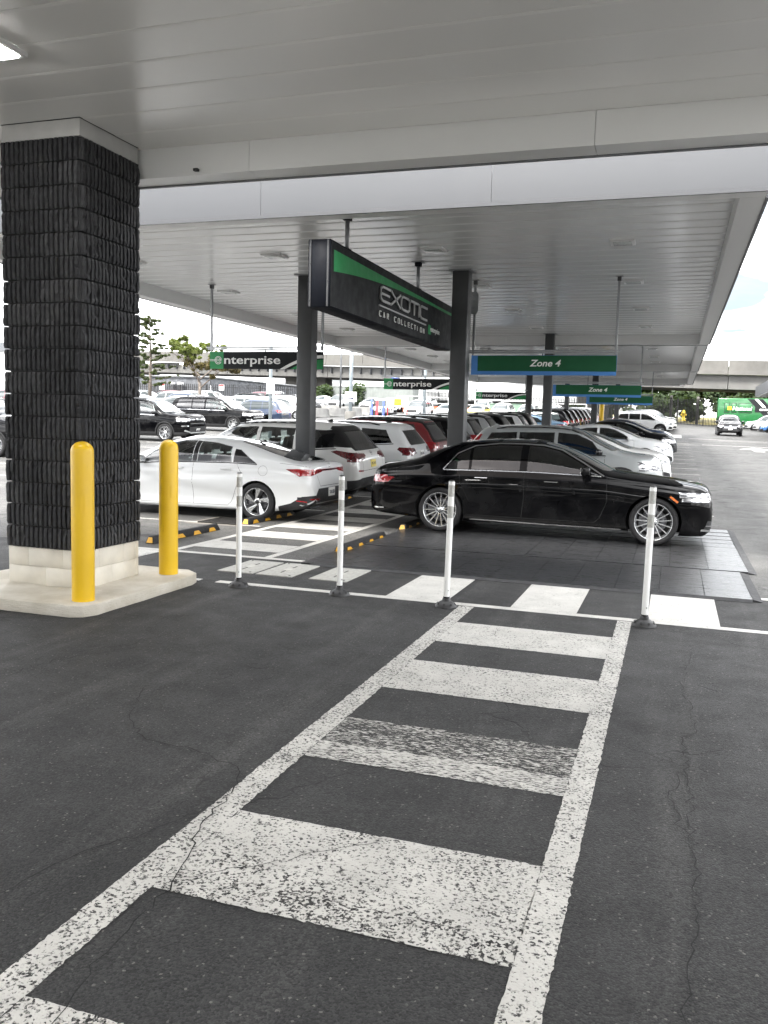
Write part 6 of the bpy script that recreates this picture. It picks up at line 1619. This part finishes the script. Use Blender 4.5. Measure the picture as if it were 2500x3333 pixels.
# jersey barriers
M_BARR = simple('grey_barrier_concrete', (.17, .168, .16), .85, 0, .2, 2, bump=.2, bscale=30)
bar_me = MB().prism([(-.30, 0), (.30, 0), (.27, .10), (.12, .33), (.09, .82), (-.09, .82), (-.12, .33), (-.27, .10)], 'x', -1.48, 1.48).mesh('jersey_barrier', M_BARR); bevel_mesh(bar_me, .02, 1)
b0, b1 = Vector((-31.0, 59.0, 0)), Vector((-28.2, 77.0, 0)); bd, bln = to_line(b0, b1)
for i in range(6):
    p = b0 + bd * (1.5 + 3.02 * i); o = link('jersey_barrier', bar_me, None, (p.x, p.y, gz(p.x, p.y) - .02), (0, 0, math.atan2(bd.y, bd.x)))
    tag(o, 'grey concrete barrier, %s from the near end of the row' % ORD[i], 'barrier', 'concrete barriers along the bright lot')
bd2 = Vector((1, .10, 0)).normalized()
for i in range(5):
    p = Vector((-28.0, 78.6, 0)) + bd2 * (-1.4 - 3.02 * i); o = link('jersey_barrier', bar_me, None, (p.x, p.y, gz(p.x, p.y) - .02), (0, 0, math.atan2(bd2.y, bd2.x)))
    tag(o, 'grey concrete barrier, %s from the right in the far cross row' % ORD[i], 'barrier', 'concrete barriers along the bright lot')
# poles
M_POLE = simple('pale_galvanised_pole', (.36, .41, .44), .45, .4, .1, 3)
def pole(x, y, h, r, m, lb, name='lamp_pole'):
    g = gz(x, y); t = empty(name, (x, y, g)); tag(t, lb, 'pole'); MB().cyl((0, 0, -.2), (0, 0, h), r, r * .92, 14).build('shaft', m, t); return t
p1_ = pole(-19.4, 39.6, 9, .09, M_POLE, 'pale galvanised pole with a white notice, behind the nearest charcoal sign')
nt_ = MB().box(-.20, .20, -.13, -.105, 2.2, 2.95).build('notice_board', M_SIGNW, p1_, (0, 0, 0), (0, 0, R(25)))
for i, tx in enumerate(('Private Property', 'All Unauthorized', 'Vehicles Will Be', 'Towed Away')): link('notice_line', text_mesh(tx, .07, M_INK, .001, .01, 0, 'CENTER', width=.35), nt_, (0, -.135, 2.82 - .15 * i), (R(90), 0, 0))
p2_ = pole(-23.3, 61.2, 11, .14, M_POLE, 'pale galvanised lamp pole on a round concrete base with an exit sign')
MB().lathe([(.42, -.3), (.42, .86), (.36, .90), (0, .90)], n=24).build('concrete_base', M_OVER, p2_)
eb = MB().box(-.44, .44, -.20, -.17, 1.62, 2.35).build('exit_board', M_SIGNW, p2_, (0, 0, 0), (0, 0, R(20))); link('exit_lettering', text_mesh('EXIT', .30, M_INK, .003, .012, 0, 'CENTER', width=.66), eb, (0, -.205, 2.05), (R(90), 0, 0))
MB().add([(-.28, -.206, 1.82), (.08, -.206, 1.82), (.08, -.206, 1.90), (-.28, -.206, 1.90)], [(0, 1, 2, 3)]).add([(.06, -.206, 1.75), (.28, -.206, 1.86), (.06, -.206, 1.97)], [(0, 1, 2)]).build('exit_arrow', M_INK, eb)
pole(-20.9, 73, 11, .13, M_POLE, 'pale galvanised pole beside the charcoal column, behind the second sign')
pole(-5.2, 66, 6.0, .16, M_POLE, 'pale blue-grey pole with a yellow guard among the far dark cars')
t = empty('pole_guard', (-5.2, 66.0 - .45, gz(-5.2, 65.5))); tag(t, 'yellow guard post before the pale pole among the dark cars', 'bollard'); MB().lathe([(.17, 0), (.17, 2.15), (.1, 2.25), (0, 2.25)], n=18).build('sleeve', M_YEL, t)
def twin_lamp(x, y, h, lb):
    t = pole(x, y, h, .09, M_STEEL, lb, 'twin_lamp_post')
    for s in (1, -1):
        MB().cyl((0, 0, h - .1), (.55 * s, 0, h), .04, n=6).build('arm', M_STEEL, t); me = MB().cbox((.80 * s, 0, h + .02), (.62, .36, .12)).mesh('lamp_head', M_STEEL); bevel_mesh(me, .04, 2); link('lamp_head', me, t)
twin_lamp(-29.0, 73.5, 7.9, 'dark twin-headed lamp post beside the nearest charcoal sign')
# coloured guide posts by the off-roader
for i, (x, y, m, nm) in enumerate(((-21.4, 60.6, 'blue', 'left'), (-21.05, 60.8, 'red', 'middle'), (-20.65, 61.1, 'blue', 'right'))):
    mm = simple('%s_guide_post_%d' % (m, i), (.06, .10, .50) if m == 'blue' else (.55, .03, .04), .45)
    t = empty('guide_post', (x, y, gz(x, y))); tag(t, '%s tall guide post, %s of the three beside the exit sign' % (m, nm), 'post', 'guide posts at the exit'); MB().lathe([(.085, 0), (.085, 1.75), (.05, 1.82), (0, 1.82)], n=14).build('sleeve', mm, t)
t = empty('guide_board', (-19.7, 61.5, gz(-19.7, 61.5))); tag(t, 'white board with yellow panel on a red frame near the exit', 'sign')
for s in (-.75, .75): MB().box(s - .03, s + .03, -.03, .03, 0, 1.5).build('leg', M_SIGNR, t)
MB().box(-.85, .85, -.03, 0, 1.35, 2.05).build('board', M_SIGNW, t); MB().box(-.25, .35, -.035, -.031, 1.45, 1.95).build('yellow_panel', M_YEL, t)
link('board_number', text_mesh('TO 9', .22, M_INK, .002, .01, 0, 'CENTER'), t, (.05, -.04, 1.6), (R(90), 0, 0))
# container, semi trailer, stop sign, cabinets beyond the barrier
M_CONT = simple('grey_green_container', (.17, .185, .175), .6, .2, .1, 1); M_TRW = simple('white_trailer_panel', (.74, .75, .75), .45, 0, .04, 1); M_CAB = simple('blue_cab_paint', (.02, .05, .19), .25, 0, .05, 2, coat=.6)
t = empty('shipping_container', (-36, 101, gz(-36, 101))); tag(t, 'grey shipping container behind the parked cars', 'container')
mb = MB(); vs = []; n = 48
for i in range(n + 1):
    x = -6 + 12 * i / n; y = -1.2 - (.05 if (i % 4) in (0, 1) else 0); vs += [(x, y, .1), (x, y, 2.5)]
mb.add(vs, [(2 * i, 2 * i + 2, 2 * i + 3, 2 * i + 1) for i in range(n)]).build('corrugated_side', M_CONT, t); MB().box(-6, 6, -1.19, 1.2, .1, 2.48).build('box', M_CONT, t); MB().box(-6.05, 6.05, -1.28, 1.25, 2.5, 2.62).build('top_rail', M_CONT, t)
TR = empty('semi_truck', (-29, 113, gz(-29, 113))); tag(TR, 'white semi trailer pulled by a blue cab, behind the fence', 'truck')
me = MB().box(-6.5, 17, -1.3, 1.3, 1.2, 4.3).mesh('trailer_box', M_TRW); bevel_mesh(me, .05, 1); link('trailer_box', me, TR)
link('trailer_lettering', text_mesh('FORREST', .62, M_INK, .01, .01, 0, 'LEFT', width=2.9), TR, (-5.2, -1.32, 3.5), (R(90), 0, 0))
me = MB().prism([(-10.4, .6), (-6.8, .6), (-6.8, 4.1), (-7.4, 4.25), (-8.3, 3.9), (-8.9, 2.6), (-10.2, 2.3), (-10.45, 1.6)], 'y', -1.2, 1.2).mesh('cab', M_CAB); bevel_mesh(me, .08, 2); link('cab', me, TR)
MB().add([(-8.42, -1.0, 3.6), (-8.42, 1.0, 3.6), (-8.93, 1.0, 2.66), (-8.93, -1.0, 2.66)], [(0, 1, 2, 3)]).build('windshield', M_SOLIDGLASS, TR); MB().add([(-8.2, -1.21, 2.7), (-7.4, -1.21, 2.7), (-7.4, -1.21, 3.5), (-8.0, -1.21, 3.5)], [(0, 1, 2, 3)]).build('side_window', M_SOLIDGLASS, TR)
for x in (-9.6, -7.2, 14, 15.3):
    for s in (1, -1): MB().lathe([(.001, .15 * s), (.3, .15 * s), (.34, .17 * s), (.5, .15 * s), (.52, 0), (.5, -.15 * s)], (x, 1.05 * s, .52), 20, 'y').build('wheel', M_TYRE, TR)
t = empty('stop_sign', (-21.0, 86, gz(-21, 86))); tag(t, 'red octagonal stop sign by the far fence', 'sign')
MB().box(-.03, .03, -.03, .03, 0, 3.0).build('post', M_GALV, t); oc = [(.42 * math.cos(R(22.5 + 45 * i)), 2.75 + .42 * math.sin(R(22.5 + 45 * i))) for i in range(8)]
MB().prism(oc, 'y', -.05, -.035).build('sign_face', M_SIGNR, t); link('stop_lettering', text_mesh('STOP', .27, M_SWHITE, .002, .012, 0, 'CENTER', width=.60), t, (0, -.055, 2.66), (R(90), 0, 0))
for x, y, w, h, lb in ((-17, 91, 3.4, 1.5, 'green utility cabinet by the far fence, left of the steel column'), (-13.2, 92, 2.4, 1.9, 'grey utility cabinet by the far fence, right of the green one')):
    t = empty('utility_cabinet', (x, y, gz(x, y))); tag(t, lb, 'cabinet'); mc = simple('cabinet_paint_%d' % int(-x), (.13, .20, .15) if x < -15 else (.33, .35, .34), .5, 0, .1, 2)
    me = MB().box(-w / 2, w / 2, -.6, .6, 0, h).mesh('case', mc); bevel_mesh(me, .03, 1); link('case', me, t)
    for i in range(3): MB().box(-w / 2 + w / 3 * i + .04, -w / 2 + w / 3 * (i + 1) - .04, -.615, -.601, .15, h - .12).build('door', mc, t)
    MB().box(-w / 2 - .05, w / 2 + .05, -.66, .66, h, h + .06).build('lid', mc, t)
# white rail fence with orange netting before the far cars
t = empty('safety_fence', (-19.5, 93.5, 0)); tag(t, 'white rail fence with orange netting behind the far parked cars', 'fence'); M_WRAIL = simple('white_rail_paint', (.5, .5, .5), .5); M_NET = simple('orange_netting', (.42, .10, .05), .8, 0, .3, 6)
for i in range(8):
    x = -10.5 + 3 * i; MB().box(x - .05, x + .05, -.05, .05, gz(x - 19.5, 93.5), gz(x - 19.5, 93.5) + 1.9).build('post', M_WRAIL, t)
    if i < 7:
        for zz in (1.15, 1.82): MB().box(x + .05, x + 2.95, -.03, .03, gz(x - 18, 93.5) + zz, gz(x - 18, 93.5) + zz + .07).build('rail', M_WRAIL, t)
        MB().box(x + .06, x + 2.94, -.075, -.06, gz(x - 18, 93.5) + .1, gz(x - 18, 93.5) + .85).build('netting', M_NET, t)
# fence notices
for x, y, lb in ((-51.2, 79.0, 'white notice with a red heading on the fence, left of the conifer'), (-46.2, 82.6, 'red and white notice on the fence near the overpass pier')):
    t = empty('fence_notice', (x, y, gz(x, y))); tag(t, lb, 'sign'); MB().box(-.30, .30, -.12, -.08, 1.75, 2.35).build('board', M_SIGNW, t); MB().box(-.28, .28, -.125, -.121, 2.17, 2.33).build('red_heading', M_SIGNR, t)
    for i in range(3): MB().box(-.22, .22, -.124, -.121, 1.82 + .11 * i, 1.86 + .11 * i).build('text_line', M_INK, t)
# shuttle bus at the far right
M_BUSG = simple('bus_green', (.004, .095, .02), .4, 0, .05, 2, coat=.5); M_BUSB = simple('bus_light_blue', (.055, .15, .28), .4, 0, .05, 2, coat=.5)
BUS = empty('shuttle_bus', (4.5, 106.5, gz(4.5, 106.5))); tag(BUS, 'green and light blue shuttle bus at the end of the lane', 'bus')
me = MB().box(0, 5.6, 0, 2.4, .45, 3.35).mesh('green_body', M_BUSG); bevel_mesh(me, .12, 2); link('green_body', me, BUS)
me = MB().box(5.60, 11.5, 0, 2.4, .45, 3.35).mesh('blue_body', M_BUSB); bevel_mesh(me, .12, 2); link('blue_body', me, BUS)
for a, m in ((0, M_SBLACK), (.75, M_SWHITE), (1.1, M_SBLACK)):
    w = .75 if m == M_SBLACK and a == 0 else .35 if m == M_SWHITE else .5
    MB().add([(3.1 + a, -.012, 3.28), (3.1 + a + w, -.012, 3.28), (5.5 + a + w, -.012, .75), (5.5 + a, -.012, .75)], [(3, 2, 1, 0)]).build('diagonal_stripe', m, BUS)
for i, (x0, x1) in enumerate(((.75, 1.2), (1.5, 1.95), (2.25, 3.6), (5.9, 7.2), (7.7, 9.2))): 
    me = MB().box(x0, x1, -.030, -.016, 1.75, 2.75).mesh('window', M_SOLIDGLASS if i > 2 else M_BUSG); bevel_mesh(me, .006, 1); o = link('window', me, BUS)
    for q in ((x0, x1, 2.75, 2.80), (x0, x1, 1.70, 1.75)): MB().box(q[0], q[1], -.034, -.014, q[2], q[3]).build('window_frame', M_PLAST, o)
    for q in ((x0 - .05, x0), (x1, x1 + .05)): MB().box(q[0], q[1], -.034, -.014, 1.70, 2.80).build('window_frame', M_PLAST, o)
link('lettering', text_mesh('National', .60, M_SWHITE, .004, .014, .2, 'LEFT', width=2.05), BUS, (1.55, -.045, 1.98), (R(90), 0, 0)); MB().box(1.05, 1.45, -.042, -.036, 2.0, 2.42).build('yellow_flag', M_YEL, BUS)
MB().box(3.95, 7.0, -.045, -.038, 1.80, 2.36).build('dark_panel', M_SBLACK, BUS); link('lettering', text_mesh('enterprise', .46, M_SWHITE, .004, .012, 0, 'LEFT', width=2.4), BUS, (4.4, -.055, 1.98), (R(90), 0, 0)); link('lettering', text_mesh('Alamo', .5, M_YEL, .004, .014, .1, 'LEFT', width=1.7), BUS, (7.5, -.055, 1.98), (R(90), 0, 0))
for x in (1.6, 9.4): MB().lathe([(.001, -.02), (.28, -.02), (.32, -.05), (.46, -.02), (.48, .12)], (x, .02, .48), 20, 'y').build('wheel', M_TYRE, BUS)
# kerb, hydrant and posts behind the fence
M_HYD = simple('yellow_hydrant_paint', (.70, .50, .03), .5, 0, .1, 6)
t = empty('fire_hydrant', (.95, 121, gz(.95, 121) + .3)); tag(t, 'yellow fire hydrant seen through the far fence', 'hydrant')
MB().lathe([(.32, 0), (.32, .1), (.22, .14), (.2, .9), (.28, .95), (.28, 1.05), (.22, 1.12), (.15, 1.32), (.05, 1.42), (0, 1.42)], n=16).build('barrel', M_HYD, t)
for s in (1, -1): MB().cyl((.15 * s, 0, .75), (.42 * s, 0, .75), .12, n=10).build('outlet', M_HYD, t)
for x, lb in ((-.7, 'pale post left of the yellow hydrant'), (2.6, 'pale post right of the yellow hydrant')):
    t = empty('concrete_post', (x, 119, gz(x, 119))); tag(t, lb, 'post', 'pale posts behind the far fence'); MB().lathe([(.18, 0), (.18, 3.1), (.2, 3.15), (.17, 3.5), (0, 3.55)], n=12).build('shaft', M_OVER, t)
GRV = link('grass_verge', newmesh('grass_verge', [(-14, 118, gz(0, 118) + .05), (40, 121, gz(15, 121) + .05), (40, 150, gz(15, 125) + 1.4), (-14, 150, gz(0, 125) + 1.4)], [(0, 1, 2, 3)], [simple('dry_grass', (.22, .19, .07), .95, 0, .35, 1.5, bump=.4, wpos=True)])); tag(GRV, 'dry grass verge behind the far fence', None, None, 'structure')

# ------------------------------------------------------------------ trees
def leaf_material(name, c, c2):
    m, nt, b, out = nodes_of(name); oi = pos(nt)
    n = noise_(nt, oi, .9, 5, .6); nt.links.new(ramp_(nt, n, .35, .68, tuple(c) + (1,), tuple(c2) + (1,)), b.inputs['Base Color'])
    b.inputs['Roughness'].default_value = .6; b.inputs['Specular IOR Level'].default_value = .3
    tr = N(nt, 'ShaderNodeBsdfTranslucent'); tr.inputs[0].default_value = (c2[0] * 1.6, c2[1] * 1.7, c2[2], 1)
    mx = N(nt, 'ShaderNodeMixShader'); mx.inputs[0].default_value = .28; nt.links.new(b.outputs[0], mx.inputs[1]); nt.links.new(tr.outputs[0], mx.inputs[2]); nt.links.new(mx.outputs[0], out.inputs[0]); return m
M_LEAF = leaf_material('broad_leaf_green', (.018, .036, .013), (.050, .072, .024)); M_LEAFY = leaf_material('light_leaf_green', (.045, .068, .016), (.095, .11, .028)); M_LEAFO = leaf_material('turning_leaf', (.06, .045, .018), (.09, .075, .026)); M_NEEDLE = leaf_material('needle_green', (.036, .055, .024), (.075, .09, .036)); M_LEAFT = leaf_material('pale_leaf_green', (.06, .085, .02), (.115, .13, .032))
M_BARK = simple('bark', (.12, .10, .085), .9, 0, .3, 6, bump=.6, bscale=20)
def leaf_cloud(rnd, blobs, n, sz, flat=.5):
    vs = []; fs = []
    tot = sum(b[3] ** 2 for b in blobs)
    for bx, by, bz, br in blobs:
        for _ in range(int(n * br ** 2 / tot)):
            d = Vector((rnd.gauss(0, 1), rnd.gauss(0, 1), rnd.gauss(0, 1))).normalized(); r = br * rnd.random() ** .45
            p = Vector((bx, by, bz)) + Vector((d.x * r, d.y * r, d.z * r * .75))
            a = Vector((rnd.gauss(0, 1), rnd.gauss(0, 1), rnd.gauss(0, flat))).normalized(); b = a.orthogonal().normalized(); b = (b + a.cross(b) * rnd.uniform(-1, 1)).normalized(); s = sz * rnd.uniform(.6, 1.4)
            k = len(vs); vs += [p - a * s, p + b * s * .55, p + a * s, p - b * s * .55]; fs.append((k, k + 1, k + 2, k + 3))
    return vs, fs
def limb(mb, rnd, p, d, ln, r, depth, tips, spread=.6):
    q = p + d * ln; mb.cyl(p, q, r, r * .68, 6, caps=False)
    tips.append(q)
    if depth == 0: return
    for _ in range(rnd.choice((2, 3))):
        nd = (d + Vector((rnd.gauss(0, spread), rnd.gauss(0, spread), rnd.gauss(.15, .3)))).normalized(); limb(mb, rnd, q, nd, ln * rnd.uniform(.6, .82), r * .62, depth - 1, tips, spread)
def tree(name, lb, x, y, h, seed, leaf, n=5000, sz=.22, wide=.35, group=None, thin=False, z=None):
    rnd = random.Random(seed); t = empty(name, (x, y, gz(x, y) if z is None else z)); tag(t, lb, 'tree', group); mb = MB(); tips = []
    mb.cyl((0, 0, -.2), (0, 0, h * .36), h * .026, h * .020, 8)
    for i in range(5): limb(mb, rnd, Vector((0, 0, h * (.28 + .04 * i))), Vector((math.cos(i * 2.4) * wide * 1.6, math.sin(i * 2.4) * wide * 1.6, 1)).normalized(), h * (.25 if thin else .20), h * .012, 3, tips, .75 if thin else .6)
    mb.build('trunk', M_BARK, t); bl = [(p.x, p.y, min(p.z, h * .96), h * rnd.uniform(.030, .085) * (.60 if thin else 1.5)) for p in tips if p.z > h * .3]
    mats = leaf if isinstance(leaf, list) else [leaf]; part = max(1, len(bl) // len(mats)); rnd.shuffle(bl) if len(mats) == 1 else bl.sort(key=lambda b: b[2])
    for i, m in enumerate(mats):
        vs, fs = leaf_cloud(rnd, bl[i * part:(i + 1) * part] if i < len(mats) - 1 else bl[i * part:], n // len(mats), sz); link('crown', newmesh('crown', vs, fs, [m]), t)
    return t
def conifer(lb, x, y, h, seed):
    rnd = random.Random(seed); t = empty('conifer_tree', (x, y, gz(x, y))); tag(t, lb, 'tree'); mb = MB(); mb.cyl((0, 0, -.2), (.15, 0, h * .55), h * .022, h * .013, 8).cyl((.15, 0, h * .55), (0, 0, h), h * .013, .02, 6); bl = []
    for k in range(40):
        z = h * (.24 + .74 * (k / 39)); a = k * 2.4 + rnd.uniform(-.4, .4); ln = h * (.30 * (1 - k / 44) + .05) * rnd.uniform(.5, 1.1); up = rnd.uniform(-.05, .35)
        q = Vector((math.cos(a) * ln, math.sin(a) * ln, z + up * ln)); mb.cyl((0, 0, z), q, .05 * (1 - k / 60), .015, 5, caps=False)
        for j in range(9):
            f = .34 + .085 * j
            if rnd.random() < .72: bl.append((q.x * f + rnd.gauss(0, .14), q.y * f + rnd.gauss(0, .14), z + (q.z - z) * f + rnd.uniform(0, .10), h * .017 * rnd.uniform(.6, 1.4)))
    mb.build('trunk', M_BARK, t); vs, fs = leaf_cloud(rnd, bl, 15000, .10, .25); link('crown', newmesh('crown', vs, fs, [M_NEEDLE]), t); return t
conifer('sparse tall conifer before the grey building, beside the masonry column', -49.8, 74.5, 9.0, 3)
tree('broadleaf_tree', 'thin broadleaf tree with yellowing leaves before the grey building', -44.1, 74.5, 7.2, 8, [M_LEAFO, M_LEAFT, M_LEAFT], 7500, .15, .80, None, True)
# wood behind the far fence on the right and the trees right of the centre
rnd = random.Random(21); k = 0
for i in range(17):
    x = -34 + 4.6 * i + rnd.uniform(-.8, .8); y = 128 + rnd.uniform(-3, 6)
    tree('wood_tree', 'broadleaf tree, %s from the left in the wood under the overpass' % (ORD[i] if i < 16 else 'seventeenth'), x, y, rnd.uniform(6.4, 7.5), 40 + i, rnd.choice([M_LEAF, M_LEAF, M_LEAFY]), 7000, .30, .55, 'trees of the wood under the overpass', z=gz(0, 120) + 1.2)
UND = random.Random(5); bl = [(-36 + 1.3 * i + UND.uniform(-.5, .5), 124 + UND.uniform(-1.5, 3), gz(0, 120) + UND.uniform(1.0, 4.2), UND.uniform(1.0, 2.0)) for i in range(75)]
bl += [(-40 + .95 * i + UND.uniform(-.5, .5), 129 + UND.uniform(-2, 6), gz(0, 120) + UND.uniform(2.5, 7.2), UND.uniform(1.2, 2.2)) for i in range(110)]
vs, fs = leaf_cloud(UND, bl, 70000, .36); o = link('undergrowth', newmesh('undergrowth', vs, fs, [M_LEAF])); tag(o, 'dense green undergrowth filling the wood behind the far fence', 'undergrowth', None, 'stuff')
for i, (x, y, r) in enumerate(((-37.5, 100, 1.5), (-41.5, 99, 1.3))):
    t = empty('round_shrub', (x, y, gz(x, y))); tag(t, 'round green shrub by the overpass pier, %s one' % ('right' if i == 0 else 'left'), 'shrub', 'round shrubs by the pier'); vs, fs = leaf_cloud(random.Random(70 + i), [(0, 0, r * .9, r), (.5, 0, r * 1.5, r * .7), (-.4, .2, r * 1.3, r * .8)], 1600, .2); link('foliage', newmesh('foliage', vs, fs, [M_LEAF]), t); MB().cyl((0, 0, -.1), (0, 0, r), .08, .04, 6).build('stem', M_BARK, t)
